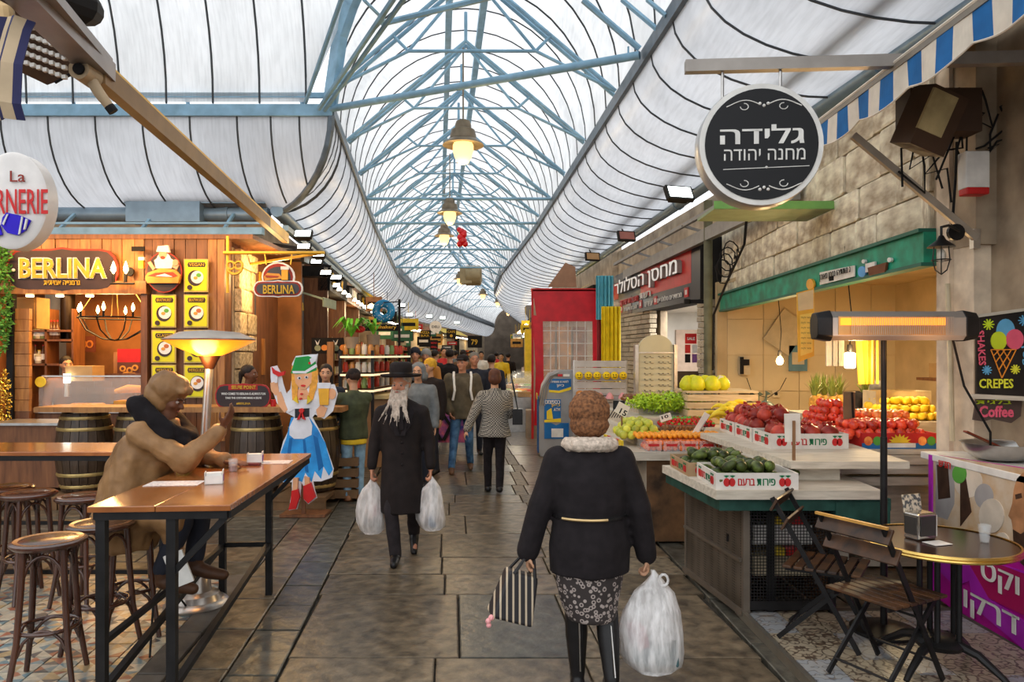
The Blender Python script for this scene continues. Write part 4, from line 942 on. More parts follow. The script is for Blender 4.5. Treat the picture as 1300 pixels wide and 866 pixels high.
def apple_prints(t, O, U, L_, h, txt=True):
    O = Vector(O); U = Vector(U); W = U.cross(Vector((0, 0, 1)))
    z = h*.45
    for c in (.09, L_-.09):
        b = MB()
        for s in (-.018, .018): b.prism(ell(c+s, z, h*.2, h*.26, 12), O, U, (0, 0, 1), .003)
        po = b.build('apple_print', CKRED, t); b = MB()
        for s in (-.02, .02): b.prism([(c+s, h*.72), (c+s-.02, h*.85), (c+s, h*.88), (c+s+.02, h*.85)], O, U, (0, 0, 1), .003)
        b.build('leaf_print', CKGRN, po)
    if txt and L_ > .4:
        text('lettering', 'ברעם', CKRED, t, O+U*(L_*.27)+Vector((0, 0, h*.25)), U, (0, 0, 1), L_*.2, h*.42, .002, .02, True)
        text('lettering', 'פירות', CKGRN, t, O+U*(L_*.5)+Vector((0, 0, h*.25)), U, (0, 0, 1), L_*.22, h*.42, .002, .02, True)
    elif txt: text('lettering', 'ברעם', CKRED, t, O+U*(L_*.45)+Vector((0, 0, h*.25)), U, (0, 0, 1), L_*.35, h*.4, .002, .02, True)
def carton(nm, label, x, y, z, w_, d_, h, ms=None, rz=0, printed=True, side=True, group=None, sidetxt=True):
    t = T(nm, label, 'box', (x, y, z), rz, group); ms = ms or [CART_, CKB]; th = .012; b = MB()
    b.box((0, -d_/2+th/2, h/2), (w_, th, h)); b.box((0, d_/2-th/2, h/2), (w_, th, h)); b.box((-w_/2+th/2, 0, h/2), (th, d_-2*th, h)); b.box((w_/2-th/2, 0, h/2), (th, d_-2*th, h)); b.build('walls', ms[0], t)
    b = MB(); b.box((0, 0, .006), (w_-.02, d_-.02, .01)); b.build('bottom', ms[-1], t)
    if printed:
        apple_prints(t, (-w_/2, -d_/2, 0), (1, 0, 0), w_, h)
        if side: apple_prints(t, (-w_/2, d_/2, 0), (0, -1, 0), d_, h, sidetxt)
    return t
def fruit_me(kind):
    b = MB()
    if kind == 'avocado': b.lathe([(.002, -.055), (.025, -.05), (.037, -.02), (.036, .01), (.025, .04), (.012, .058), (.002, .062)], 12, axis='X')
    elif kind == 'pomegranate':
        b.lathe([(.003, -.06), (.035, -.055), (.06, -.03), (.066, 0), (.06, .03), (.035, .056), (.012, .064)], 14); b.lathe([(.012, .06), (.014, .075), (.024, .088), (.02, .09), (.008, .07)], 8, mi=0)
    elif kind in ('apple', 'tomato'):
        b.lathe([(.004, -.03), (.02, -.036), (.036, -.018), (.04, .005), (.034, .026), (.018, .034), (.004, .024)], 12)
        b.tube([(0, 0, .024), (.003, 0, .045)], .002, 4, mi=1)
    elif kind == 'citrus': b.lathe([(.003, -.036), (.022, -.032), (.036, -.012), (.037, .008), (.025, .03), (.006, .038)], 12)
    elif kind == 'lemon': b.lathe([(.002, -.05), (.01, -.045), (.028, -.025), (.033, 0), (.028, .025), (.01, .045), (.003, .052)], 12, axis='X')
    elif kind == 'pomelo': b.lathe([(.004, -.075), (.05, -.07), (.085, -.03), (.085, .01), (.06, .06), (.03, .088), (.004, .092)], 16)
    elif kind == 'strawberry': b.lathe([(.002, -.022), (.012, -.012), (.018, .005), (.012, .016), (.003, .018)], 8); b.lathe([(.003, .016), (.014, .019), (.003, .022)], 6, mi=1)
    elif kind == 'date': b.lathe([(.002, -.02), (.012, -.012), (.013, .01), (.004, .02)], 7, axis='X')
    return b
AVO = mat('avocado_skin', (.08, .11, .02), .4, 0, .6, 22, .2, rnd=.6, col2=(.015, .02, .01)); POM = mat('pomegranate_skin', (.42, .055, .03), .35, 0, .3, 9, .1, rnd=.3, col2=(.2, .012, .014)); APP = mat('apple_skin', (.65, .08, .03), .25, 0, .3, 14, rnd=.3, col2=(.45, .01, .012))
APY = mat('apple_skin_yellow_red', (.8, .35, .08), .25, 0, .3, 12, rnd=.2, col2=(.6, .06, .02)); TOM = mat('persimmon_orange', (.75, .14, .02), .25, 0, .2, 8, rnd=.15); ORN = mat('kumquat_orange', (.85, .32, .02), .35, 0, .2, 8, rnd=.12)
GUA = mat('guava_yellow_green', (.55, .52, .06), .4, 0, .3, 10, rnd=.3, col2=(.3, .36, .04)); LEM = mat('lemon_yellow', (.85, .6, .03), .4, 0, .15, 10, rnd=.1); PML = mat('pomelo_yellow', (.68, .66, .02), .4, 0, .15, 12, .1, rnd=.08); STW = mat('strawberry_red', (.6, .015, .015), .3, 0, .3, 30, .1, rnd=.2); DAT = mat('date_brown', (.22, .08, .02), .35, 0, .4, 12, rnd=.35); STALKM = mat('stalk', (.12, .08, .02), .7)
FM = {k: fruit_me(k).mesh(k, ms, 60) for k, ms in {'avocado': [AVO], 'pomegranate': [POM], 'apple': [APP, STALKM], 'tomato': [TOM, LEAF], 'citrus': [GUA], 'lemon': [LEM], 'pomelo': [PML], 'strawberry': [STW, LEAF], 'date': [DAT]}.items()}
FM['apple_y'] = fruit_me('apple').mesh('apple', [APY, STALKM], 60); FM['orange'] = fruit_me('citrus').mesh('small_orange', [ORN], 60)
def heap(kind, nm, label, group, x0, x1, y0, y1, z, sp, layers=2, s=1, flatrot=False, seed=1, dz=.8, cat='fruit', shear=0, slope=0, keep=1):
    rr = random.Random(seed); n = 0
    for l in range(layers):
        inset = l*sp*.5; y = y0+sp/2+inset
        while y < y1-sp/2-inset*.6+1e-6:
            x = x0+sp/2+inset
            while x < x1-sp/2-inset+1e-6:
                if rr.random() < keep:
                    k = s*rr.uniform(.92, 1.1); rt = (rr.uniform(-.3, .3), rr.uniform(-.4, .4), rr.uniform(0, 6.28)) if flatrot else (rr.uniform(-.7, .7), rr.uniform(-.7, .7), rr.uniform(0, 6.28))
                    o = bpy.data.objects.new(nm, FM[kind]); C.objects.link(o)
                    o.location = (x+rr.uniform(-.1, .1)*sp+shear*(y-y0), y+rr.uniform(-.1, .1)*sp, z+sp*.42+l*sp*dz+slope*(y-y0)+rr.uniform(0, .1)*sp); o.rotation_euler = rt; o.scale = (k, k, k)
                    o['label'] = label; o['category'] = cat; o['group'] = group; n += 1
                x += sp
            y += sp
    return n
# avocado boxes
carton('fruit_carton', 'white carton with apple prints and green and red lettering holding avocados, nearest the street', 1.63, 5.12, .9, .55, .5, .11)
carton('fruit_carton', 'worn pale carton of avocados behind the nearest one', 1.56, 5.66, .9, .55, .5, .1, [CKB, CKB], rz=.05)
heap('avocado', 'avocado', 'green avocado heaped in the carton nearest the street', 'avocados in the front carton', 1.38, 1.9, 4.88, 5.36, .92, .092, 2, 1, seed=3)
heap('avocado', 'avocado', 'green avocado heaped in the worn carton at the back', 'avocados in the rear carton', 1.32, 1.82, 5.44, 5.88, .92, .092, 2, 1, seed=5)
heap('avocado', 'avocado', 'avocado on the pale tray between the cartons and the shelf', 'avocados beside the cartons', 1.93, 2.1, 5.15, 5.5, .9, .09, 1, 1, seed=6)
# pomegranates
carton('fruit_carton', 'white apple-print carton of pomegranates facing the camera on the upper shelf', 2.36, 6.02, 1.05, .62, .42, .12)
carton('fruit_carton', 'white apple-print carton behind the front pomegranate carton', 2.36, 6.5, 1.05, .62, .46, .12)
carton('fruit_carton', 'white apple-print carton farthest back in the pomegranate row', 2.36, 7.0, 1.05, .62, .46, .12)
heap('pomegranate', 'pomegranate', 'red pomegranate in the carton facing the camera', 'front pomegranates', 2.08, 2.66, 5.83, 6.22, 1.1, .14, 1, 1.0, seed=2, dz=.7)
heap('pomegranate', 'pomegranate', 'red pomegranate in the stacked rear cartons', 'rear pomegranates', 2.06, 2.64, 6.3, 7.2, 1.1, .15, 2, 1.08, seed=4, dz=.6)
# price cards
def pricecard(label, px, py, d, w_, h, rz=0, stickto=None, tilt=0, txt='10'):
    t = T('price_card', label, 'sign', at(px, py, d), rz); b = MB(); b.box((0, 0, 0), (w_, .008, h), rot=Euler((0, tilt, 0))); b.build('card', mat('card_white', (.72, .68, .6), .6), t)
    b = MB(); z = (stickto if stickto is not None else at(px, py, d).z-.2)-t.location.z; b.bar((0, .012, h*.3), (-.4*math.sin(tilt)*0, .012, z), .014); b.build('stick', mat('stick_brown', (.25, .13, .06), .7), t)
    text('lettering', txt, BLACKM, t, (-w_*.3, -.005, -h*.3), (math.cos(tilt), 0, -math.sin(tilt)), (math.sin(tilt), 0, math.cos(tilt)), w_*.6, h*.5, .001, .02); return t
t = T('price_board', 'blank pale price board on a wooden stick in front of the pomegranates', 'sign', at(1006, 543, 5.2)); b = MB(); b.box((0, 0, 0), (.11, .012, .2), rot=Euler((0, -.03, 0))); b.build('card', mat('card_white', (.72, .68, .6), .6), t); b = MB(); b.bar((.005, -.012, .05), (.005, -.012, 1.02-t.location.z-.02), .018); b.build('stick', mat('stick_brown', (.25, .13, .06), .7), t)
t = T('price_board', 'brown cardboard price board on a thin pole between pomegranates and apples', 'sign', at(1078, 517, 6.4)); b = MB(); b.box((0, 0, 0), (.1, .012, .27)); b.build('card', mat('board_brown', (.2, .13, .07), .7), t); b = MB(); b.bar((.02, -.012, .13), (.04, -.012, 1.05-t.location.z), .014); b.build('stick', BLACKM, t)
# apples
SUNB = [mat('carton_red_blue', (.5, .02, .02), .5), mat('carton_blue', (.02, .15, .4), .5)]
def suncarton(label, x, y, z, w_, d_, h):
    t = carton('fruit_carton', label, x, y, z, w_, d_, h, [SUNB[0], CKB], printed=False); b = MB(); b.box((0, -d_/2-.002, h*.18), (w_, .004, h*.36)); b.build('blue_band', SUNB[1], t)
    b = MB(); O = (-w_/2, -d_/2-.004, 0); c = w_*.5; pts = []
    for k in range(17): a = PI*k/16; r = (.1, .065)[k % 2]; pts.append((c+r*math.cos(a), h*.38+r*.75*math.sin(a)))
    b.prism(pts, O, (1, 0, 0), (0, 0, 1), .003, 0)
    b.prism([(c-.13, h*.08), (c+.13, h*.08), (c+.13, h*.36), (c-.13, h*.36)], O, (1, 0, 0), (0, 0, 1), .004, 1)
    for k, q in enumerate((.08, .2, .8, .92)): b.prism(ell(w_*q, h*.5, .035, .038, 12), O, (1, 0, 0), (0, 0, 1), .003, 2 if k % 2 else 3)
    b.build('print', [YEL, WHITE, LEAF, APY], t); return t
suncarton('red and blue sun-print carton of apples against the stall pier', 3.2, 6.28, 1.02, .62, .46, .13)
suncarton('red and blue sun-print carton of apples left of the heater pole', 2.86, 6.55, 1.02, .3, .5, .13)
heap('apple', 'apple', 'shiny red apple piled above the sun-print cartons', 'red apples', 2.78, 3.5, 6.08, 6.5, 1.1, .083, 2, 1.05, seed=8)
heap('apple', 'apple', 'red apple in the tall heap behind the pomegranates', 'heaped red apples', 2.75, 3.2, 6.6, 7.1, 1.12, .085, 4, 1.08, seed=9, dz=.7)
heap('apple_y', 'apple', 'yellow and red apple in the heap at the right of the stall', 'yellow red apples', 3.15, 3.75, 6.6, 7.1, 1.13, .09, 2, 1.1, seed=10)
# counter at the back with lemons, pineapples, carton
bk = T('rear_counter', 'rear counter inside the stall carrying lemons and pineapples', 'counter', (4.3, 8.4, 0)); b = MB(); b.box((0, 0, .55), (1.7, 1.6, 1.1)); b.build('body', PALEW, bk)
heap('lemon', 'lemon', 'yellow lemon in the heap by the vendor', 'lemons', 3.85, 4.6, 7.65, 8.3, 1.1, .1, 3, 1.2, seed=11)
PINE = mat('pineapple_skin', (.6, .3, .05), .6, 0, .4, 30, .5); PLF = mat('pineapple_leaf', (.25, .3, .06), .5, 0, .3, 10)
def pineapple_():
    t = T('pineapple', 'golden pineapple with pale crown standing at the back of the stall', 'fruit', (0, 0, 0), group='pineapples'); b = MB()
    b.lathe([(.03, 0), (.06, .03), (.068, .1), (.06, .17), (.03, .2)], 14); b.build('fruit_body', PINE, t, smooth=50); b = MB()
    for k in range(22):
        a = k*2.4; r = .02+.11*(k/22); h = .3-.17*(k/22); d = Vector((math.cos(a), math.sin(a), 0)); s_ = Vector((-d.y, d.x, 0))*.012; p = d*.015+Vector((0, 0, .19)); m_ = d*r*.6+Vector((0, 0, .19+h*.6)); e = d*r*1.3+Vector((0, 0, .19+h))
        b.add([p-s_, p+s_, m_+s_, m_-s_, e], [(0, 1, 2, 3), (3, 2, 4)])
    b.build('crown', PLF, t); return t
pn = pineapple_(); k = 0
for px, d in ((1034, 8.9), (1046, 9.0), (1056, 8.8), (1066, 9.1), (1038, 9.3), (1098, 8.8), (1107, 8.9)):
    p = Vector((gx(px, d), d, 1.1))
    if k == 0: pn.location = p
    else: dup(pn, p, k*1.3)
    k += 1
t = carton('fruit_carton', 'open brown and white carton behind the lemons', 4.25, 8.1, 1.1, .6, .3, .3, [CREAM, CKB], printed=False); b = MB(); b.box((0, -.153, .08), (.5, .006, .06)); b.build('green_band', LEAF, t); text('lettering', 'FRESH FRUIT QUALITY', BLACKM, t, (-.2, -.152, .2), (1, 0, 0), (0, 0, 1), .4, .03, .002)
# bananas
BAN = mat('banana_yellow', (.85, .62, .03), .4, 0, .15, 10, rnd=.1)
b = MB(); pts = [(.09*math.cos(a)*1.1, 0, .09*math.sin(a)) for a in [PI*(.1+.75*k/8) for k in range(9)]]; b.tube(pts, [.005, .014, .018, .019, .019, .018, .015, .009, .005], 7); ban = b.mesh('banana', [BAN], 60)
ba = T('banana_tray', 'whitewashed board tray under the bananas', 'tray', (2.33, 7.75, .86)); b = MB(); b.box((0, 0, .05), (.9, .9, .22)); b.build('board', PALEW, ba)
rr = random.Random(3)
for k in range(46):
    x = 2.08+rr.random()*.5; y = 7.35+rr.random()*.35; h = .16*(1-abs(x-2.33)/.35)*rr.random()
    o = bpy.data.objects.new('banana', ban); C.objects.link(o); o.location = (x, y, 1.06+max(0, h)+.01*(k % 4)); o.rotation_euler = (rr.uniform(-.9, .3), rr.uniform(-.3, .3), rr.uniform(-.8, .8)); o.scale = (1.25,)*3
    o['label'] = 'yellow banana in the spread bunches beyond the avocados'; o['category'] = 'fruit'; o['group'] = 'bananas on the board'
# bagged goods left of tile wall
for k in range(3):
    b = MB(); b.ball((0, 0, .1), (.13, .1, .14), 12, 8); b.tube([(0, 0, .22), (.01, 0, .3), (.03, 0, .33)], [.02, .01, .04], 8); b.build('tied_bag', mat('thin_bag_green', (.12, .16, .12), .25, 0, .4, 9), None, 'tied clear bag of greens behind the bananas, '+['left', 'middle', 'right'][k]+' of three', 'bag', 'tied bags', (gx(952+k*13, 8.3), 8.3+.08*k, 1.03), smooth=60)
b = MB(); b.box((0, 0, 0), (.9, .5, .9)); b.build('crate_stand', PALEW, None, 'pale wooden stand under the tied bags and rear crates', 'stand', loc=(2.95, 8.45, .53))
# ---- second fruit stand
S2 = T('rear_fruit_stand', 'second fruit stand with rusty sheet front and stepped trays, behind the first', 'stall', (1.6, 7.9, 0))
slabpoly(S2, 'front_panel', RUST, [(1.28, 6.97), (2.1, 6.97), (2.1, 7.02), (1.28, 7.02)], .02, .8); slabpoly(S2, 'side_panel', mat('grey_painted_side', (.3, .27, .22), .6, 0, .2, 5), [(1.28, 6.97), (1.30, 6.99), (1.12, 8.6), (1.08, 8.6)], .02, .8)
b = MB(); b.box((1.16-1.6, 8-7.9, .55), (.02, .05, .05)); b.build('lock', BLACKM, S2)
slabpoly(S2, 'base', DARKW, [(1.32, 7.03), (2.1, 7.03), (2.1, 9.4), (1.15, 9.4)], .02, .8)
slabpoly(S2, 'tray_deck', PALEW, [(1.02, 6.9), (2.1, 6.9), (2.1, 9.6), (.86, 9.6)], .8, .88)
slabpoly(S2, 'step', PALEW, [(1.25, 7.5), (2.1, 7.5), (2.1, 9.6), (1.1, 9.6)], .88, .98); slabpoly(S2, 'step', PALEW, [(1.35, 8.1), (2.1, 8.1), (2.1, 9.6), (1.2, 9.6)], .98, 1.1); slabpoly(S2, 'step', PALEW, [(1.5, 8.7), (2.1, 8.7), (2.1, 9.6), (1.4, 9.6)], 1.1, 1.22)
PUN = GLASS
for r_ in range(2):
    for k in range(5):
        x = 1.34+k*.172-(.0 if r_ == 0 else .02); y = 7.0+r_*.2
        t = T('fruit_punnet', ('clear punnet with red band of orange fruit, ' + ('front', 'second')[r_]+' row, ')+['leftmost', 'second from left', 'middle', 'fourth from left', 'rightmost'][k], 'punnet', (x, y, .88), group='punnets on the second stand')
        b = MB(); b.box((0, -.07, .05), (.15, .004, .1)); b.box((-.075, 0, .05), (.004, .14, .1)); b.box((.075, 0, .05), (.004, .14, .1)); b.build('shell', PUN, t); b = MB(); b.box((0, -.0735, .062), (.1, .004, .022)); b.build('band', RED, t)
heap('tomato', 'orange_fruit', 'orange red fruit packed in the clear punnets', 'fruit in the punnets', 1.27, 2.1, 6.94, 7.3, .885, .052, 2, .68, seed=12, dz=.9)
heap('orange', 'kumquat', 'small orange kumquat in the layer above the punnets', 'kumquats', 1.2, 2.08, 7.05, 7.45, .985, .05, 1, .62, seed=13)
heap('citrus', 'guava', 'yellow green guava heaped at the street end of the second stand', 'guavas', 1.08, 1.55, 7.3, 7.95, .95, .085, 3, 1.15, seed=14, dz=.6)
for k in range(5):
    b = MB(); b.box((0, 0, .05), (.1, .02, .1)); b.box((0, -.012, .03), (.09, .004, .04), 1); b.build('juice_packet', [RED if k % 2 else YEL, WHITE if k != 3 else BLUE], None, 'small coloured packet on the left edge of the second stand, number '+['one', 'two', 'three', 'four', 'five'][k]+' from the camera', 'packet', 'packets along the tray edge', (1.04-.02*k, 7.0+k*.12, .88), rz=-1.4)
heap('date', 'date', 'brown date in the dark heap between guavas and crates', 'dates', 1.55, 2.0, 7.5, 7.8, .99, .035, 3, 1.3, seed=15, dz=.5)
heap('strawberry', 'strawberry', 'red strawberry piled beside the price cards', 'strawberries', 1.6, 2.2, 7.85, 8.2, 1.02, .045, 3, 1.25, seed=16, dz=.5)
leafclump('lettuce', 'frilly bright green lettuce heap on the second stand', 'vegetables', (1.78, 8.5, 1.25), (.45, .25, .1), 1500, mat('lettuce_green', (.4, .58, .03), .5, 0, .3, 20, rnd=0), .03, 3)
heap('date', 'fig', 'brown fig in the rear tray above the lettuce', 'rear figs', 1.4, 2.1, 8.95, 9.4, 1.22, .05, 2, 2, seed=17, dz=.5)
pr = MB()
pricecard('black and white price card tilted over the guavas at the street end', 790, 520, 7.6, .14, .12, .3, .95, .5, '15'); pricecard('tilted price card standing before the strawberries', 890, 538, 7.3, .06, .24, 0, .95, .55, '1290'); pricecard('dark price card lying among the dates', 845, 530, 7.5, .12, .07, 0, 1.0, -.3, '10'); pricecard('price card on the figs in front of the wire rack', 848, 502, 8.6, .14, .05, 0, 1.2, -.6, '18')
pricecard('green edged price card on a white stick beside the pomelos', 913, 486, 8.4, .05, .17, 0, 1.15, .35, '990')
cr = T('slatted_crate', 'stack of pale pine crates carrying pomelos', 'crate', (2.35, 8.5, .85))
for k in range(6):
    for dx, dy, w_, d_ in ((0, -.33, .78, .015), (-.39, 0, .015, .66), (.39, 0, .015, .66)):
        b = MB(); b.box((dx, dy, .04+k*.085), (w_, d_, .07)); b.build('slat', CRATEW, cr)
b = MB(); b.box((0, 0, .53), (.8, .68, .02)); b.build('lid', CRATEW, cr)
k = 0
for px, d, py in ((873, 8.35, 0), (885, 8.3, 0), (895, 8.5, 0), (904, 8.3, 0), (918-2, 8.45, 0), (880, 8.6, 0)):
    o = put('pomelo', FM['pomelo'], None, 'large yellow pomelo on the pine crates', 'fruit', 'pomelos on the crates', (gx(px, d), d, 1.39+.07)); o.scale = (1.1,)*3; k += 1
# ---------------- heater bar, round sign, awning, terrace furniture ----------------
t = T('infrared_heater', 'long silver infrared heater bar glowing orange on a black pole', 'heater', at(1125, 414, 4.6)); hp = t.location.copy()
t.location.z = TZ; z = hp.z-TZ; xa = gx(1033, 4.6)-hp.x; xb_ = gx(1236, 4.6)-hp.x
SILV = mat('heater_silver', (.5, .46, .42), .35, .7, .05, 8)
def csec(w_, h): return [(-w_, -h*.7), (-w_*.6, -h), (w_*.7, -h), (w_, -h*.4), (w_, h*.5), (w_*.5, h), (-w_*.5, h), (-w_, h*.55)]
b = MB(); s_ = csec(.07, .09); n = len(s_)
for xx, yy, mi, k in ((xa+.07, xb_-.07, 0, 1),): b.add([(x, p[0]*k, z+p[1]*k) for x in (xx, yy) for p in s_], [tuple(range(n)), tuple(range(2*n-1, n-1, -1))]+[(i, n+i, n+(i+1) % n, (i+1) % n) for i in range(n)])
b.build('housing', SILV, t)
for x0, x1 in ((xa, xa+.09), (xb_-.09, xb_)):
    b = MB(); k0 = .9 if x0 == xa else 1.08; k1 = 1.08 if x0 == xa else .9; b.add([(x0, p[0]*k0, z+p[1]*k0) for p in s_]+[(x1, p[0]*k1, z+p[1]*k1) for p in s_], [tuple(range(n)), tuple(range(2*n-1, n-1, -1))]+[(i, n+i, n+(i+1) % n, (i+1) % n) for i in range(n)]); b.build('end_cap', BLACK, t, smooth=30, bevel=.006)
b = MB(); b.box((0, -.072, z), (xb_-xa-.34, .006, .115)); b.build('reflector', mat('gold_reflector', (.6, .35, .14), .3, .8), t)
b = MB(); b.box((0, -.078, z+.025), (xb_-xa-.36, .01, .045)); b.build('glowing_coil', COIL, t)
b = MB(); x = xa+.2
while x < xb_-.18: b.box((x, -.09, z+.0), (.003, .004, .11)); x += .012
b.build('guard_wires', SILV, t, kind='stuff')
b = MB(); b.tube([(0, .03, 0), (0, .03, z-.7)], .021, 12); b.tube([(0, .03, z-.7), (0, .03, z-.06)], .017, 12); b.build('pole', BLACK, t, smooth=40)
b = MB(); b.lathe([(.2, 0), (.2, .02), (.05, .05)], 24, (0, .03, 0)); b.build('foot', BLACK, t, smooth=40)
b = MB(); b.tube([(gx(1210, 4.6)-hp.x, 0, z-.09), (.52, .05, 1.55), (.72, .1, 1.25), (.85, .3, 1.13), (1.0, .45, 1.12)], .008, 6); b.build('power_cord', BLACKM, t)
for x in (-.25, .25): point_light('coil_glow', (hp.x+x, hp.y-.2, hp.z-.16), 2.2, (1, .45, .14), .04)
# hanging round sign
c = at(962, 188, 4.6); t = T('hanging_round_sign', 'round black sign with white rim and Hebrew lettering hung from a steel arm', 'sign', c, math.radians(-4))
R0 = 77*4.6/930
b = MB(); b.lathe([(.01, -.075), (R0-.006, -.075), (R0, -.06), (R0, .06), (R0-.006, .075), (.01, .075)], 56, axis='Y'); b.build('drum', mat('sign_rim_grey', (.42, .42, .42), .35, .5), t, smooth=40)
b = MB(); b.lathe([(.01, -.082), (R0*.985, -.082), (R0*.985, -.07), (.01, -.07)], 56, axis='Y'); b.build('white_ring', WHITE, t)
b = MB(); b.lathe([(.01, -.088), (R0*.9, -.088), (R0*.9, -.08), (.01, -.08)], 56, axis='Y'); b.build('black_face', mat('sign_gloss_black', (.006, .006, .007), .5), t)
k = 4.6/930
def rs(px, py): return ((px-962)*k, -.088, (188-py)*k)
text('lettering', 'גלידה', WHITE, t, rs(912, 188), (1, 0, 0), (0, 0, 1), 102*k, 24*k, .004, .02, True)
text('lettering', 'מחנה יהודה', WHITE, t, rs(916, 208), (1, 0, 0), (0, 0, 1), 100*k, 14*k, .004, .005, True)
b = MB(); b.bar(rs(915, 219), rs(1020, 216), .004); b.ball(rs(968, 217), .008)
for sg_, y0 in ((1, 138), (-1, 240)):
    for s_ in (1, -1):
        pts = [rs(965+s_*(6+40*q/10), y0+sg_*(-5*math.sin(q/10*PI*1.2))) for q in range(11)]; b.tube(pts, .0035, 5)
        b.tube([rs(965+s_*(24+5*math.cos(a)), y0+3*sg_+4*math.sin(a)) for a in [q*.6 for q in range(9)]], .003, 5)
    for q in (-5, 0, 5): b.ball(rs(965+q, y0+2-abs(q)*.5*sg_), .01)
b.build('scroll_ornament', WHITE, t)
b = MB(); b.tube([(rs(918, 0)[0], 0, .3), (rs(918, 0)[0], 0, R0+.1)], .01, 8); b.tube([(rs(990, 0)[0], 0, .33), (rs(990, 0)[0], 0, R0+.1)], .01, 8); b.build('hanger', STEEL, t)
b = MB(); b.box((.72, 0, R0+.1+.04), (2.34, .06, .075)); b.build('arm', mat('steel_arm', (.3, .27, .24), .45, .6), t)
# awning
AX = 2.36; AZ = 3.6; aw = T('striped_awning', 'blue and white striped awning with a scalloped valance above the terrace', 'awning', (AX, 4.3, AZ))
AWB = mat('awning_blue', (.015, .13, .36), .8, 0, .15, 8); AWW = mat('awning_cream', (.72, .64, .53), .8, 0, .1, 8)
y = 5.62; i = 0; stw = .155
while y > 2.4:
    b = MB(); n = 6; top = []; bot = []
    for k_ in range(n+1):
        yy = y-stw*k_/n; ph = (5.62-yy)/.62; top.append(Vector((0, yy-4.3, 0))); bot.append(Vector((.012*math.sin(yy*9), yy-4.3, -.2-.05*abs(math.sin(ph*PI)))))
    b.add(top+bot, [(q, q+1, n+2+q, n+1+q) for q in range(n)]); b.add([p+Vector((.004, 0, 0)) for p in top+bot], [(n+1+q, n+2+q, q+1, q) for q in range(n)])
    b.build('valance_stripe', AWB if i % 2 == 0 else AWW, aw)
    b = MB(); b.add([(0, y-4.3, .005), (0, y-stw-4.3, .005), (1.05, y-stw-4.3, .48), (1.05, y-4.3, .48)], [(0, 1, 2, 3)]); b.build('canopy_stripe', AWB if i % 2 == 0 else AWW, aw); y -= stw; i += 1
b = MB(); pts = []
yy = 5.62
while yy > 2.4: pts.append((.012*math.sin(yy*9), yy-4.3, -.2-.05*abs(math.sin((5.62-yy)/.62*PI)))); yy -= .03
b.tube(pts, .006, 5); b.tube([(0, 1.32, 0), (0, -1.9, 0)], .012, 6); b.build('piping', AWW, aw)
b = MB(); b.bar((.02, 1.34, -.02), (.02, -1.9, -.02), .05); b.build('front_rail', mat('awning_rail', (.25, .22, .18), .5, .4), aw)
pa = onp(1083, 172, (0, 5.3), (9, 5.3)); pb = at(1240, 303, 5.3)
b = MB(); b.bar(pa-aw.location, pb-aw.location, .035, .05); b.build('support_arm', mat('arm_beige', (.4, .34, .27), .5, .3), aw)
b = MB(); b.box(pb-aw.location+Vector((0, .02, 0)), (.05, .05, .14)); b.build('wall_bracket', STEEL, aw)
# wall equipment near the pier
t = T('floodlight', 'old brown floodlight with milky glass under the awning', 'floodlight', at(1190, 148, 4.95)); b = MB(); b.box((0, .1, 0), (.3, .2, .4), rot=Euler((.3, .25, .3))); b.build('housing', mat('brown_housing', (.07, .04, .025), .6), t); b = MB(); b.box((-.01, -.015, .02), (.21, .02, .27), rot=Euler((.3, .25, .3))); b.build('glass', mat('milky_glass', (.45, .38, .2), .2, 0, .3, 5), t)
b = MB(); b.box((.15, .25, .1), (.5, .2, .3)); b.build('bracket', mat('brown_housing', (.07, .04, .025), .6), t)
b = MB(); b.box((0, 0, .05), (.17, .1, .26)); b.box((0, -.005, -.1), (.16, .1, .05), 1); b.build('alarm_box', [WHITE, RED], None, 'white alarm box with a red base on the concrete pier', 'alarm', loc=at(1236, 226, 5.2), bevel=.008)
t = T('caged_wall_lamp', 'black caged lantern on a curved bracket on the pier', 'lamp', at(1195, 312, 5.1)); b = MB(); b.lathe([(.09, -.01), (.08, .0), (.03, .04), (.015, .07)], 16); b.build('shade', BLACK, t, smooth=50)
b = MB()
for k_ in range(6): a = k_*PI/3; b.tube([(.05*math.cos(a), .05*math.sin(a), 0), (.06*math.cos(a), .06*math.sin(a), -.1), (.04*math.cos(a), .04*math.sin(a), -.17), (0, 0, -.2)], .004, 5)
b.tube([(.06*math.cos(q*.52), .06*math.sin(q*.52), -.1) for q in range(12)], .004, 5, closed=True); b.build('cage', BLACK, t); b = MB(); b.tube([(0, 0, .07), (0, 0, .13), (.08, .05, .15), (.2, .12, .12)], .01, 6); b.lathe([(.06, -.01), (.06, .02)], 16, (.2, .16, .12), axis='Y'); b.build('bracket', BLACK, t); b = MB(); b.ball((0, 0, -.07), (.03, .03, .05)); b.build('bulb', mat('unlit_glass', (.6, .55, .45), .1), t)
cb_ = MB(); rr = random.Random(9)
for k_ in range(12):
    x0 = 1150+rr.random()*140; y0 = 110+rr.random()*70; pts = [at(x0+rr.uniform(-10, 10)+q*rr.uniform(-8, 8), y0+q*rr.uniform(10, 26), 5.25) for q in range(5)]; cb_.tube(pts, .008, 5)
cb_.tube([at(1215, 180, 5.2), at(1213, 230, 5.3), at(1208, 300, 5.35)], .01, 5); cb_.build('cable_tangle', BLACKM, None, 'tangle of dark cables on the wall under the awning', 'cables')
b = MB(); b.box((3.62, 4.6, 2.6), (.1, 1.3, 2.6)); b.box((3.56, 5.1, 2.5), (.06, .08, 2.5), 1); b.build('dark_shutter', [mat('dark_plum_door', (.045, .025, .035), .6), BLACKM], None, 'dark plum shutter door right of the concrete pier', 'door')
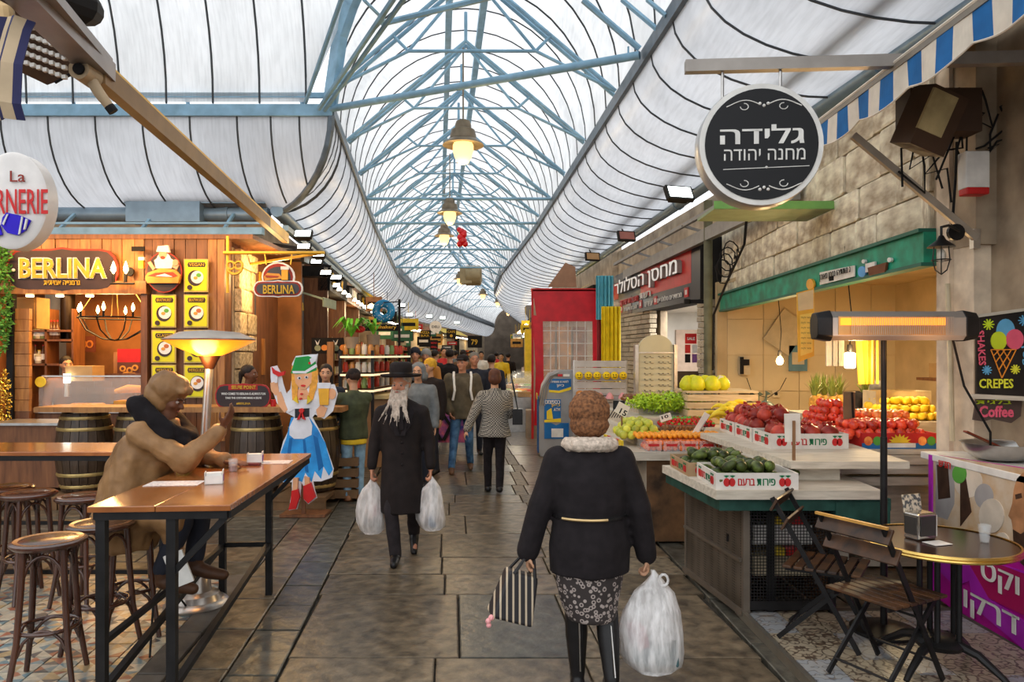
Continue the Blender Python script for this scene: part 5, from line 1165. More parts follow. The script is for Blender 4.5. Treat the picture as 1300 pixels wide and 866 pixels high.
b = MB(); b.tube([at(1203, 360, 5.5), at(1207, 470, 5.5), at(1209, 560, 5.5)], .018, 8); b.build('conduit', CREAM, None, 'thin pale conduit running down the concrete pier', 'pipe')
# crepe board
cbd = T('menu_chalkboard', 'black chalk board with an ice cream cone, SHAKES and CREPES in neon chalk', 'sign', at(1285, 450, 5.0)); O_ = tuple(cbd.location)
CHB = mat('chalkboard', (.022, .017, .015), .6, 0, .3, 6); NG = mat('chalk_lime', (.6, .75, .03), .6); NP = mat('chalk_pink', (.8, .12, .2), .6); NB = mat('chalk_blue', (.13, .42, .68), .6); NO = mat('chalk_orange', (.8, .28, .03), .6); NY = mat('chalk_yellow', (.8, .8, .05), .6)
flat('board', [(0, [(1238, 403), (1338, 390), (1338, 505), (1238, 500)]), (1, ell(1274, 421, 12, 16)), (2, ell(1265, 433, 10, 12)), (3, ell(1285, 431, 11, 13))], 5.0, cbd, [CHB, NB, NG, NP, NO, PALEW], .02, .003, off=O_)
b = MB(); f_ = lambda px, py: kp(px, py)
def kp(px, py): return at(px, py, 4.965)-Vector(O_)
for a_, c_ in (((1258, 444), (1272, 480)), ((1290, 444), (1272, 480)), ((1258, 444), (1290, 444)), ((1265, 444), (1277, 468)), ((1273, 444), (1282, 458)), ((1284, 444), (1268, 470)), ((1276, 444), (1264, 460)), ((1269, 444), (1261, 452))): b.tube([kp(*a_), kp(*c_)], .004, 5)
b.build('cone_drawing', NO, cbd)
for cx, cy, mm, r in ((1255, 412, NG, 7), (1253, 470, NB, 6), (1289, 469, NY, 6), (1300, 407, NB, 7)):
    b = MB()
    for q in range(5): a = q*PI/5; b.tube([kp(cx-r*math.cos(a), cy-r*math.sin(a)), kp(cx+r*math.cos(a), cy+r*math.sin(a))], .005, 5)
    b.build('star_drawing', mm, cbd)
text('lettering', 'CREPES', NY, cbd, kp(1243, 493), (1, 0, 0), (0, 0, 1), 43*5/930, 12*5/930, .003, .02)
text('lettering', 'SHAKES', NP, cbd, kp(1240, 420), (.06, 0, -1), (1, 0, .06), 44*5/930, 9*5/930, .003, .02)
text('lettering', 'Yogurt', NB, cbd, kp(1293, 436), (.2, 0, -1), (1, 0, .2), 50*5/930, 10*5/930, .003, .01)
b = MB(); b.bar(at(1232, 503, 4.97)-Vector(O_), at(1338, 508, 4.97)-Vector(O_), .03); b.bar(at(1236, 402, 4.97)-Vector(O_), at(1338, 388, 4.97)-Vector(O_), .02); b.build('frame_rail', PALEW, cbd)
cf = T('coffee_board', 'small arched dark board reading Coffee in pink under the chalk board', 'sign', at(1265, 520, 5.05)); O_ = tuple(cf.location)
flat('board', [(0, [(1234, 533), (1238, 507), (1296, 505), (1294, 528), (1282, 537), (1258, 532), (1246, 535)])], 5.05, cf, [mat('slate_brown', (.09, .06, .05), .6)], .015, off=O_)
text('lettering', 'Coffee', NP, cf, at(1243, 530, 5.03)-Vector(O_), (1, 0, 0), (0, 0, 1), 44*5/930, 15*5/930, .003, .03)
text('lettering', 'בלגית', NG, cf, at(1240, 513, 5.03)-Vector(O_), (1, 0, 0), (0, 0, 1), 44*5/930, 6*5/930, .003, .03, True)
# drinks cart with printed side
ct = T('printed_cart', 'drinks cart with white top and a purple printed side panel', 'cart', (3.5, 4.6, TZ)); CX = 3.08
b = MB(); b.box((.0, 0, .55), (.8, 1.7, .82)); b.build('body', mat('cart_purple', (.35, .015, .3), .45), ct)
b = MB(); b.box((0, 0, 1.0), (.88, 1.78, .05)); b.build('top', WHITE, ct, bevel=.006)
for y in (-.7, .75):
    b = MB(); b.lathe([(.05, -.02), (.06, -.012), (.06, .012), (.05, .02)], 18, (-.3, y, .06), axis='X'); b.build('caster', BLACK, ct, smooth=40)
PA = (CX, 5.46); PB = (CX, 3.75)
MAG = mat('print_magenta', (.5, .01, .3), .4); PURP = mat('print_purple', (.4, .02, .42), .4); CRIM = mat('print_crimson', (.42, .01, .1), .4); SMOKE = mat('print_pale_blur', (.6, .52, .42), .5, 0, .2, 5); BLUR = mat('print_brown_blur', (.3, .18, .08), .5, 0, .6, 6, col2=(.6, .5, .38)); PSK = mat('print_face_skin', (.42, .2, .09), .5, 0, .3, 7); PDK = mat('print_dark_beard', (.05, .025, .015), .5, 0, .4, 12)
flatp('printed_panel', [(0, [(1181, 576), (1322, 597), (1322, 850), (1181, 752)]), (1, [(1187, 577), (1322, 598), (1322, 720), (1250, 700), (1187, 690)]), (2, [(1190, 580), (1215, 584), (1214, 640), (1205, 660), (1190, 655)]), (3, ell(1232, 612, 18, 20)), (2, ell(1252, 630, 12, 16)), (4, [(1192, 590), (1206, 592), (1209, 632), (1194, 634)]), (4, [(1222, 603), (1228, 600), (1236, 650), (1222, 668)]), (5, ell(1221, 602, 9, 12)), (3, ell(1262, 655, 16, 22)), (3, ell(1275, 690, 10, 14)),
      (6, [(1295, 608), (1303, 600), (1322, 596), (1322, 700), (1300, 690), (1290, 672), (1288, 660), (1284, 655), (1289, 640), (1291, 622)]), (7, [(1290, 672), (1300, 678), (1310, 672), (1322, 676), (1322, 735), (1300, 715), (1291, 695)]), (7, [(1293, 628), (1301, 626), (1302, 632), (1294, 634)]),
      (8, [(1187, 680), (1230, 705), (1322, 730), (1322, 768), (1240, 735), (1216, 745), (1187, 715)]), (9, [(1230, 700), (1322, 735), (1322, 790), (1245, 752)]), (8, [(1230, 708), (1260, 760), (1322, 800), (1322, 840), (1240, 770)]),
      (10, [(1183, 577), (1187, 578), (1187, 750), (1183, 748)])], PA, PB, ct, [MAG, BLUR, mat('print_grey_shirt', (.35, .33, .32), .5), SMOKE, PDK, LEAF, PSK, PDK, PURP, CRIM, PURP], .012, .0008)
ptext('וקט', 1252, 712, 1300, 742, PA, PB, ct, WHITE, .02, True, .004, .028)
ptext('דרקון', 1218, 742, 1300, 772, PA, PB, ct, WHITE, .02, True, .004, .028)
ptext('חדש', 1197, 584, 1212, 592, PA, PB, ct, RED, .02, True, .003, .028)
b = MB(); c = at(1268, 566, 5.0); c.z = 1.08
bw = T('steel_bowl', 'wide stainless steel mixing bowl on the cart top', 'bowl', c); b.lathe([(.08, 0), (.15, .012), (.205, .06), (.225, .115), (.235, .118), (.215, .11), (.19, .06), (.01, .02)], 32); b.build('bowl', STEEL, bw, smooth=50)
b = MB(); b.ball((0, 0, .05), (.18, .18, .035), 16, 6); b.build('batter', mat('batter', (.6, .48, .28), .4), bw, smooth=60)
b = MB(); b.bar((.0, -.0, .09), (-.26, -.05, .2), .035, .012); b.build('spoon', mat('brown_spoon', (.2, .04, .02), .4), None, 'dark red brown spatula leaning in the steel bowl', 'utensil', loc=c)
# round bistro table
tc = at(1193, 684, 4.1); tb_ = T('bistro_table', 'round dark bistro table with brass edge on an iron pedestal', 'table', (tc.x, tc.y, TZ)); h = .70; R_t = .39
b = MB(); b.lathe([(.02, h-.012), (R_t-.012, h-.012), (R_t-.012, h+.008), (.02, h+.008)], 48); b.build('tabletop', mat('dark_wood_top', (.035, .014, .007), .2, 0, .3, 5), tb_)
b = MB(); b.lathe([(R_t-.012, h-.022), (R_t, h-.02), (R_t+.006, h-.012), (R_t, h-.004), (R_t+.006, h+.003), (R_t-.003, h+.014), (R_t-.014, h+.014)], 64, caps=False); b.build('brass_edge', mat('brass', (.75, .5, .14), .25, .95, .1, 10), tb_, smooth=40)
b = MB(); b.lathe([(.16, h-.04), (.16, h-.012)], 24)
for k_ in range(5): a = k_*2*PI/5+.3; b.tube([(.1*math.cos(a), .1*math.sin(a), .14), (.1*math.cos(a), .1*math.sin(a), h-.03)], .016, 8)
b.lathe([(.12, .12), (.14, .15), (.1, .18)], 20); b.build('pedestal', BLACK, tb_, smooth=40)
for k_ in range(4):
    a = k_*PI/2+.6; d_ = Vector((math.cos(a), math.sin(a), 0)); b = MB(); b.tube([d_*.08+Vector((0, 0, .16)), d_*.2+Vector((0, 0, .13)), d_*.32+Vector((0, 0, .05)), d_*.36+Vector((0, 0, .012))], [.028, .024, .018, .016], 8); b.build('foot', BLACK, tb_, smooth=40)
# napkin dispenser and cup
nd = T('napkin_dispenser', 'chrome napkin dispenser with a menu card on the round table', 'dispenser', (at(1168, 690, 4.15).x, 4.15, TZ+h+.008), .35)
b = MB(); b.box((0, 0, .075), (.14, .1, .15)); b.build('case', mat('chrome', (.6, .56, .5), .18, .95, .05), nd, bevel=.01); b = MB(); b.box((-.072, 0, .08), (.004, .075, .1)); b.box((0, -.053, .08), (.11, .004, .11)); b.build('face', mat('dispenser_dark', (.05, .045, .04), .3), nd); b = MB(); b.box((.075, 0, .075), (.005, .09, .12)); b.build('napkins', WHITE, nd)
b = MB(); b.box((.02, .07, .17), (.13, .01, .13), rot=Euler((-.15, 0, 0))); b.build('menu_card', mat('menu_print', (.45, .38, .28), .5, 0, .5, 40, col2=(.1, .1, .1), sharp=True), nd)
b = MB(); b.lathe([(.02, 0), (.022, .002), (.033, .1), (.031, .1), (.021, .006)], 16); b.build('plastic_cup', GLASS, None, 'clear plastic cup on the right of the round table', 'cup', loc=(at(1250, 688, 4.05).x, 4.05, TZ+h+.008), smooth=40)
b = MB(); b.box((0, 0, 0), (.12, .09, .002)); b.build('paper_slip', WHITE, None, 'white paper slip beside the napkin dispenser', 'paper', loc=(at(1190, 695, 4.03).x, 4.03, TZ+h+.012), rz=.3)
# folding chairs
CHW = wood('chair_slat_worn', (.02, .011, .007), (.1, .04, .012), .45, (5, 5, 5), .2, .3); WORN = mat('chair_edge_worn', (.5, .26, .06), .5, 0, .3, 10)
def folding_chair(label, loc, rz, worn=False):
    t = T('folding_chair', label, 'chair', loc, rz, 'folding chairs on the terrace')
    for s in (-.19, .19):
        b = MB(); b.bar((-.27, s, .87), (.22, s, .01), .014, .028); b.build('leg', BLACK, t); b = MB(); s2 = s*.86; b.bar((.2, s2, .45), (-.24, s2, .01), .014, .028); b.build('leg', BLACK, t)
        b = MB(); b.bar((-.2, s2, .445), (.22, s2, .445), .012, .03); b.build('seat_rail', BLACK, t)
    for x, z, yw in ((.16, .12, .19), (-.19, .08, .165), (-.02, .39, .19)): b = MB(); b.tube([(x, -yw, z), (x, yw, z)], .007, 6); b.build('cross_rod', BLACK, t)
    for k_ in range(7): b = MB(); b.box((-.18+k_*.064, 0, .462), (.05, .42, .016)); b.build('seat_slat', CHW, t, bevel=.003)
    for k_, z in enumerate((.83, .72)): b = MB(); x = -.27+(.87-z)*.57; b.box((x-.006, 0, z), (.016, .44, .085), rot=Euler((0, .5, 0))); b.build('back_slat', CHW, t, bevel=.003)
    if worn: b = MB(); b.bar((-.275, -.215, .878), (-.275, .215, .878), .018, .014); b.build('worn_edge', WORN, t)
    return t
folding_chair('worn black slatted folding chair nearest the camera with a yellowed top edge', (2.02, 3.98, TZ), math.radians(28), True)
folding_chair('brown slatted folding chair in front of the wire mesh of the fruit stand', (1.93, 4.52, TZ), math.radians(-33))
# ---------------- the street beyond ----------------
def board(nm, label, px, py, d, w_, h, m, txts=(), rz=0, th=.03, cat='sign', frame=None, shape=None):
    """a sign facing the camera at a photo point; txts: (string, u0, v0, u1, v1, material, rtl) in fractions of the board"""
    t = T(nm, label, cat, at(px, py, d), rz); b = MB()
    if shape == 'round': b.lathe([(.002, -th/2), (w_/2, -th/2), (w_/2, th/2), (.002, th/2)], 32, axis='Y')
    else: b.box((0, 0, 0), (w_, th, h))
    b.build('board', m, t)
    for s, u0, v0, u1, v1, mm, rtl in txts: text('lettering', s, mm, t, (-w_/2+u0*w_, -th/2, -h/2+v0*h), (1, 0, 0), (0, 0, 1), (u1-u0)*w_, (v1-v0)*h, .006, .015, rtl)
    return t
CHAR = mat('charcoal_board', (.06, .062, .07), .5, 0, .15, 3)
# charcoal board with yellow lettering on the left facade
LA = (-3.78, 10.3); LB = (-4.28, 15.2)
sgl = T('facade_menu_board', 'large charcoal board with yellow lettering angled along the left facade', 'sign', (-3.9, 12, 2.6))
flatp('board', [(0, [(320, 327), (383, 352), (383, 431), (320, 412)])], LA, LB, sgl, [CHAR], .04)
for s, a in (('Bar', (324, 345, 334, 362)), ('Berlina', (360, 372, 381, 388)), ('Salchichas', (341, 385, 369, 393)), ('HALAL GRILL', (334, 398, 374, 410)), ('BRATWURST', (336, 408, 374, 418))):
    ptext(s, a[0], a[1], a[2], a[3], LA, LB, sgl, GOLD, .03, False, .03, .045)
# hanging oval sign with sausage and beer
hs = T('hanging_oval_sign', 'hanging shaped sign with a hot dog and beer mug above a gold seven-letter name', 'sign', at(354, 355, 9.3)); O_ = tuple(hs.location)
flat('plate', [(0, ell(354, 352, 21, 19)), (1, ell(354, 352, 19, 17)), (2, ell(354, 353, 16, 14)), (0, plaque(354, 367, 62, 22)), (1, plaque(354, 367, 59, 19)), (2, plaque(354, 367, 54, 15)), (3, [(336, 352), (341, 347), (356, 348), (360, 354), (338, 357)]), (5, [(338, 350), (356, 351), (354, 353), (340, 353)]), (4, R_(359, 341, 367, 356)), (0, R_(358, 339, 368, 343))], 9.3, hs, [OFFW, SIGNR, CHAR, BUN, BEER, SAUS], .03, .003, off=O_)
stext('BERLINA', 334, 362, 374, 373, 9.24, hs, GOLD, .02)
YP = mat('yellow_pipe', (.7, .42, .05), .4, .2, .1, 5)
b = MB(); b.tube([at(284, 321, 9.35), at(412, 321, 9.35)], .022, 8); b.tube([at(289, 300, 9.38), at(289, 372, 9.38)], .02, 8); b.tube([at(336, 321, 9.35), at(338, 336, 9.3)], .008, 5); b.tube([at(371, 321, 9.35), at(369, 336, 9.3)], .008, 5)
b.tube([at(410, 321, 9.35), Vector((LFX(10.5)+.1, 10.5, at(410, 321, 9.35).z))], .02, 8)
b.build('sign_pole', YP, None, 'yellow pipe bracket carrying the hanging sign at the kiosk corner', 'bracket', smooth=50)
b = MB(); c = at(298, 337, 9.3)
for cx in (-.05, .05): b.tube([c+Vector((cx+.05*math.cos(a), 0, .05*math.sin(a))) for a in [k*.63 for k in range(10)]], .016, 6, closed=True)
b.tube([c+Vector((.09*math.cos(a), 0, -.03+.08*math.sin(a))) for a in [PI+k*.35 for k in range(10)]], .018, 6); b.build('pretzel_ornament', YP, None, 'gilded pretzel ornament on the yellow pipe', 'ornament', smooth=60)
# left facade furniture
b = MB(); b.bar(onp(327, 430, LA, LB), onp(327, 476, LA, LB), .22, .06); b.build('leaning_plank', OAK, None, 'upright wooden plank against the stone wall', 'plank')
bd = T('blue_door', 'blue painted narrow door below the charcoal board', 'door', (-4.1, 13.2, 1.2)); flatp('leaf', [(0, [(357, 422), (374, 425), (374, 520), (357, 524)]), (1, ell(364, 450, 3, 4)), (2, [(362, 457), (367, 457), (367, 475), (361, 475)])], LA, LB, bd, [BLUE, SAUS, WHITE], .06)
b = MB(); b.bar(onp(350, 425, LA, LB), onp(350, 520, LA, LB), .3, .08); b.build('olive_shutter', mat('olive_panel', (.3, .3, .2), .6), None, 'pale olive panel left of the blue door', 'panel')
LC = (-4.2, 13.5); LD = (-4.75, 18.8)
wn2 = T('wooden_window', 'old wooden shutter with green frame on the left facade above the racks', 'window', (-4.4, 15.8, 2.4)); flatp('shutter', [(0, [(393, 388), (417, 393), (417, 428), (393, 426)]), (1, [(396, 391), (414, 394), (414, 425), (396, 424)]), (2, ell(404, 405, 5, 9)), (2, ell(409, 416, 3, 6))], LC, LD, wn2, [mat('green_frame', (.03, .2, .08), .6), mat('pinkish_wood', (.45, .3, .2), .7, 0, .3, 6), mat('worn_brown', (.25, .12, .05), .7)], .06)
oc = T('produce_picture_board', 'black board with four painted pumpkins hanging over the glass racks', 'sign', at(418, 439, 12)); O_ = tuple(oc.location)
flat('board', [(0, R_(396, 429, 443, 449)), (1, ell(404, 442, 4, 3.8)), (2, ell(412.5, 441.5, 4, 3.8)), (1, ell(427, 442, 4, 3.8)), (2, ell(436, 441.5, 4, 3.8)), (3, [(403, 438), (401, 432), (404, 436), (407, 431), (405, 438)]), (3, [(426, 438), (424, 432), (427, 436), (430, 431), (428, 438)])], 12, oc, [BLACKM, mat('print_sage', (.3, .33, .2), .6), mat('print_pumpkin', (.7, .25, .05), .6), WHITE], .03, off=O_)
b = MB(); b.bar(at(420, 434, 11.8), Vector((gx(420, 11.8), 11.8, .0)), .1, .1); b.build('wooden_post', OAK, None, 'square timber post behind the waitress cut-out', 'post')
# rack with rods and glass shelves
rk = T('glass_display_rack', 'dark metal display rack with lit glass shelves and jars left of the crowd', 'rack', (gx(460, 12.2), 12.2, 0)); O2 = rk.location
b = MB()
for px, d in ((432, 11.4), (473, 11.4), (520, 13.8), (490, 13.8)): p = Vector((gx(px, d), d, 0)); b.bar(p-O2, p+Vector((0, 0, gz(445, d)))-O2, .045)
b.build('post', BLACK, rk)
for z in (1.25, 1.5, 1.78):
    b = MB(); b.add([Vector((gx(432, 11.4), 11.4, z))-O2, Vector((gx(473, 11.4), 11.4, z))-O2, Vector((gx(520, 13.8), 13.8, z))-O2, Vector((gx(480, 13.8)-.6, 13.8, z))-O2], [(0, 1, 2, 3)]); b.X = Matrix(); v = list(b.v); b.add([q+Vector((0, 0, .02)) for q in v], [(3, 2, 1, 0)]); b.build('shelf', [mat('shelf_wood', (.25, .13, .06), .5)], rk)
    b = MB(); b.bar(Vector((gx(432, 11.35), 11.35, z-.02))-O2, Vector((gx(473, 11.35), 11.35, z-.02))-O2, .03); b.bar(Vector((gx(473, 11.35), 11.35, z-.02))-O2, Vector((gx(520, 13.75), 13.75, z-.02))-O2, .03); b.build('light_strip', glow('shelf_light', (1, .8, .5), .6), rk)
rr = random.Random(21)
JM = [mat('jar_amber', (.45, .2, .05), .2), mat('jar_white', (.6, .58, .52), .3), mat('jar_green', (.2, .3, .1), .3), mat('jar_red', (.45, .05, .03), .3)]
jb = MB(); jb.lathe([(.04, 0), (.045, .02), (.045, .12), (.03, .14), (.035, .16)], 10); jms = [jb.mesh('jar', [m], 50) for m in JM]
for z, nm_ in ((1.27, 'lowest'), (1.52, 'middle'), (1.8, 'top')):
    for k in range(12):
        u = (k+.5)/12
        if u < .4: p = Vector((lerp(gx(434, 11.5), gx(472, 11.5), u/.4), 11.55, z))
        else: p = Vector((lerp(gx(474, 11.6), gx(518, 13.7), (u-.4)/.6)-.1, lerp(11.6, 13.7, (u-.4)/.6), z))
        put('jar', jms[rr.randrange(4)], None, 'small jar on the '+nm_+' shelf of the glass display rack', 'jar', 'jars on the '+nm_+' rack shelf', p)
b = MB(); b.box((0, 0, .55), (1.3, 1.0, 1.1)); b.box((0, -.02, 1.12), (1.36, 1.06, .06), 1); b.build('white_counter', [mat('counter_wood', (.3, .16, .07), .6), mat('counter_straw', (.55, .42, .2), .7)], None, 'wooden counter with a straw coloured top beside the bearded man', 'counter', loc=(gx(468, 11.9), 12.2, 0))
def plant(label, c, n, ln, m, seed, pot=None):
    rr = random.Random(seed); t = T('potted_plant', label, 'plant', c, 0, 'plants on the display rack'); b = MB(); b.lathe([(.07, 0), (.1, .02), (.12, .2), (.11, .2)], 12); b.build('pot', pot or mat('pot_clay', (.25, .2, .15), .7), t, smooth=40); b = MB()
    for k in range(n):
        a = rr.uniform(0, 6.28); r = rr.uniform(.5, 1)*ln; u = Vector((math.cos(a), math.sin(a), 0)); s_ = Vector((-u.y, u.x, 0))*.022; p = Vector((0, 0, .2)); q = u*r*.5+Vector((0, 0, .2+r*.75)); e = u*r*1.0+Vector((0, 0, .2+r*rr.uniform(.2, .9)))
        b.add([p-s_*.4, p+s_*.4, q+s_, q-s_, e], [(0, 1, 2, 3), (3, 2, 4)])
    b.build('leaves', m, t); return t
PG = mat('plant_green', (.12, .42, .03), .5, 0, .4, 10)
plant('bright green leafy plant on the top shelf of the rack, left', at(446, 444, 11.6), 34, .42, PG, 5); plant('smaller bright plant on the top shelf of the rack, right', at(474, 440, 12.4), 24, .36, PG, 6)
b = MB(); b.ball((0, 0, 0), (.1, .08, .06)); b.build('red_flower', RED, None, 'red flower head at the side of the leafy plant', 'flower', loc=at(456, 418, 11.7), smooth=60)
# doughnut sign
dn = T('doughnut_sign', 'big blue glazed doughnut sign hanging over the left side of the street', 'sign', at(487, 395, 14.5)); b = MB(); R1 = .15; r1 = .08
vs = []; fs = []; n, m_ = 28, 12
for i in range(n):
    for j in range(m_): a = 2*PI*i/n; q = 2*PI*j/m_; vs.append(((R1+r1*math.cos(q))*math.cos(a), r1*.8*math.sin(q), (R1+r1*math.cos(q))*math.sin(a)))
for i in range(n):
    for j in range(m_): fs.append((i*m_+j, i*m_+(j+1) % m_, ((i+1) % n)*m_+(j+1) % m_, ((i+1) % n)*m_+j))
b.add(vs, fs); b.build('ring', mat('blue_icing', (.02, .25, .5), .35, 0, .2, 8), dn, smooth=80); rr = random.Random(3); b = MB()
for k in range(34): a = rr.uniform(0, 6.28); r = R1+rr.uniform(-.05, .05); b.ball((r*math.cos(a), -r1*.75, r*math.sin(a)), .009, 6, 4)
b.build('sprinkles', OFFW, dn)
board('shop_strip_sign', 'narrow black sign with yellow script below the doughnut', 484, 416, 14.3, .75, .13, BLACKM, [('hagshakery', .2, .2, .9, .85, GOLD, False)])
b = MB(); b.tube([at(507, 380, 14.2), Vector((gx(507, 14.2), 14.2, 0))], .025, 8); b.tube([at(507, 383, 14.2), at(487, 384, 14.4)], .012, 6); b.build('lamp_post', BLACK, None, 'thin black post right of the doughnut sign', 'post')
board('round_white_sign', 'small white disc sign above the left shops', 553, 415, 22, .36, .36, WHITE, [('DELI', .2, .4, .8, .6, BLACKM, False)], shape='round')
board('yellow_black_sign', 'black sign with yellow letters nearer of two over the left shops', 540, 424, 20, .3, .2, BLACKM, [('PIZZA', .1, .5, .9, .85, GOLD, False), ('BAR', .1, .1, .9, .4, GOLD, False)])
board('yellow_black_sign', 'black sign with yellow letters farther right over the left shops', 573, 424, 23, .3, .3, BLACKM, [('CAFE', .1, .6, .9, .85, GOLD, False), ('●', .35, .15, .65, .45, GOLD, False)])
board('red_menu_sign', 'dark menu sign with red lines under the white disc', 551, 438, 21, .22, .28, BLACKM, [('MENU', .1, .6, .9, .8, RED, False), ('GRILL', .1, .2, .9, .4, RED, False)])
board('black_box_sign', 'black box sign with yellow 79 far down the street', 603, 434, 26, .5, .42, BLACKM, [('79', .25, .25, .7, .7, GOLD, False)], th=.3)
board('blue_white_sign', 'small blue and white sign near the far right roof edge', 657, 426, 30, .4, .16, WHITE, [('GO', .2, .2, .8, .8, BLUE, False)])
# shop bays along both sides
GD = [mat('goods_amber', (.6, .3, .06), .5, 0, .3, 8), mat('goods_cream', (.6, .52, .38), .6, 0, .3, 8), mat('goods_red', (.45, .06, .04), .5, 0, .3, 8), mat('goods_green', (.15, .28, .06), .6, 0, .3, 8), mat('goods_brown', (.2, .09, .04), .6, 0, .3, 8), mat('goods_yellow', (.7, .5, .06), .5, 0, .3, 8)]
def bay(side, d0, d1, label, hdr, seed, txt=None, light=1, awn=None, counter=.7, top=3.7):
    rr = random.Random(seed); fx = LFX if side < 0 else RFX; A = Vector((fx(d0), d0, 0)); B = Vector((fx(d1), d1, 0)); u = (B-A); Ln = u.length; u.normalize(); nn = Vector((u.y, -u.x, 0))*(1 if side < 0 else -1)
    t = T('market_shop', label, 'shop', A.lerp(B, .5)); O = t.location; W = lambda a, n_, z: A+u*a+nn*n_+Vector((0, 0, z))-O; rz = math.atan2(u.y, u.x)
    bx = lambda a0, a1, n0, n1, z0, z1, mb: mb.box(W((a0+a1)/2, (n0+n1)/2, (z0+z1)/2), (a1-a0, abs(n1-n0), z1-z0), rz=rz)
    b = MB(); bx(0, .14, .02, .5, 0, top, b); bx(Ln-.14, Ln, .02, .5, 0, top, b); b.build('pilaster', rr.choice([PLAS, STONEW, DARKW, WALNUT]), t)
    b = MB(); bx(0, Ln, .3, .55, top-.55, top, b); b.build('header', hdr, t)
    if txt:
        p = W(.25, .56, top-.4) if side < 0 else W(Ln-.25, .56, top-.4); text('lettering', txt, rr.choice([GOLD, OFFW]), t, p, u if side < 0 else -u, (0, 0, 1), Ln*.6, .25, .02, .02)
    b = MB(); bx(.1, Ln-.1, .02, .1, 0, top-.5, b); b.build('back_panel', rr.choice([CREAM, OAK, WALNUT, CREAM]), t)
    for z in (1.3, 1.65, 2.0): b = MB(); bx(.15, Ln-.15, .1, .4, z, z+.03, b); b.build('shelf', WALNUT, t)
    b = MB(); bx(.15, Ln-.15, .2, .2+counter, 0, .9, b); b.build('counter', rr.choice([PALEW, WALNUT, STEEL, WHITE]), t)
    for z, dep, hh in ((.92, (.3, counter), .18), (1.33, (.12, .35), .22), (1.68, (.12, .35), .22), (2.03, (.12, .3), .2)):
        for gi in range(6):
            b = MB(); a = .2+gi*.1
            while a < Ln-.3:
                if rr.random() < .55:
                    h = hh*rr.uniform(.5, 1); w_ = rr.uniform(.08, .16); b.box(W(a, rr.uniform(*dep), z+h/2), (w_, .14, h), rz=rz)
                a += .62
            if b.v and z > .95 or gi % 2 == 0 and b.v: b.build('goods', GD[gi], t, kind='stuff')
    if awn: b = MB(); b.add([W(0, .5, top+.1), W(Ln, .5, top+.1), W(Ln, 1.3, top-.35), W(0, 1.3, top-.35)], [(0, 1, 2, 3)]); b.build('awning_cloth', awn, t)
    b = MB(); a = .4
    while a < Ln-.2: b.lathe([(.02, .06), (.06, 0), (.06, -.01), (.02, -.02)], 10, W(a, .7, top-.5)); a += .9
    b.build('lamp', BULBW, t)
    if light: point_light('shop_glow', W(Ln/2, .75, top-.75), 26*light, (1, .72, .38), .15, t)
    return t
GRN = mat('dark_green_header', (.03, .12, .06), .6)
bays = [(-1, 15.4, 18.6, 'first lit shop on the left after the glass rack', BLACKM, 'BAKERY', 1, None), (-1, 18.6, 22, 'left shop behind the yellow and black signs', WALNUT, 'HALVA', 1, None), (-1, 22, 26, 'left shop beyond the white disc sign', BLACKM, 'SPICES', 1, YEL), (-1, 26, 30.5, 'left shop beside the black box sign', GRN, None, 1, None),
        (-1, 30.5, 36, 'fifth shop down the left side', DARKW, None, 1, None), (-1, 36, 43, 'sixth shop down the left side', BLACKM, None, 1, CREAM), (-1, 43, 52, 'farthest shop on the left', WALNUT, None, 1, None),
        (1, 20, 23.5, 'right shop directly past the red booth', BLACKM, 'NUTS', 1, YEL), (1, 23.5, 28, 'second right shop past the red booth', WALNUT, None, 1, None), (1, 28, 33, 'third right shop past the red booth', GRN, None, 1, YEL), (1, 33, 40, 'fourth right shop past the red booth', BLACKM, None, 1, None), (1, 40, 52, 'farthest shop on the right', WALNUT, None, 1, None), (-1, 52, 64, 'left shop past the bend of the street', BLACKM, None, 1, YEL), (-1, 64, 78, 'left shop at the very end of the street', WALNUT, None, 1, None)]
for i, (s, a, b_, lb, hd, tx, lt, aw_) in enumerate(bays): bay(s, a, b_, lb, hd, 40+i, tx, lt, aw_)
rr = random.Random(31)
for k in range(34):
    sd = -1 if k % 3 else 1; d = 20.5+k*1.1; X_ = (LFX(d)+rr.uniform(.9, 1.7)) if sd < 0 else RFX(d)-rr.uniform(.8, 1.5); b = MB(); w_ = rr.uniform(.35, .9); h_ = rr.uniform(.2, .5); b.box((0, 0, 0), (w_, .06, h_)); b.box((0, -.035, 0), (w_*.7, .01, h_*.3), 1); b.tube([(0, 0, h_/2), (0, 0, h_/2+.7)], .01, 4)
    cn, cm = rr.choice((('black', BLACKM), ('yellow', YEL), ('brown', GD[4]), ('green', GRN), ('cream', CREAM), ('red', RED), ('dark', DARKW), ('orange', GD[0])))
    b.build('shop_sign', [cm, WHITE if cn in ('black', 'red', 'dark', 'green') else BLACKM], None, 'small '+cn+' shop sign hanging far down the '+('left' if sd < 0 else 'right')+' side, '+('nearer' if k < 12 else 'middle' if k < 24 else 'farther')+' stretch', 'sign', 'hanging shop signs '+cn, (X_, d, rr.uniform(2.3, 3.3)))
for k in range(26):
    sd = -1 if k % 2 else 1; d = 19+k*1.6; X_ = LFX(d)+1.0 if sd < 0 else RFX(d)-1.0; b = MB(); b.lathe([(.02, .12), (.1, .06), (.11, .0), (.02, -.02)], 10); b.build('pendant_light', BULB if k % 3 else LEDW, None, 'small lit shop lamp hanging far down the '+('left' if sd < 0 else 'right')+' side of the street', 'lamp', 'small shop lamps '+str(sd), (X_, d, 2.9+.3*rr.random()))
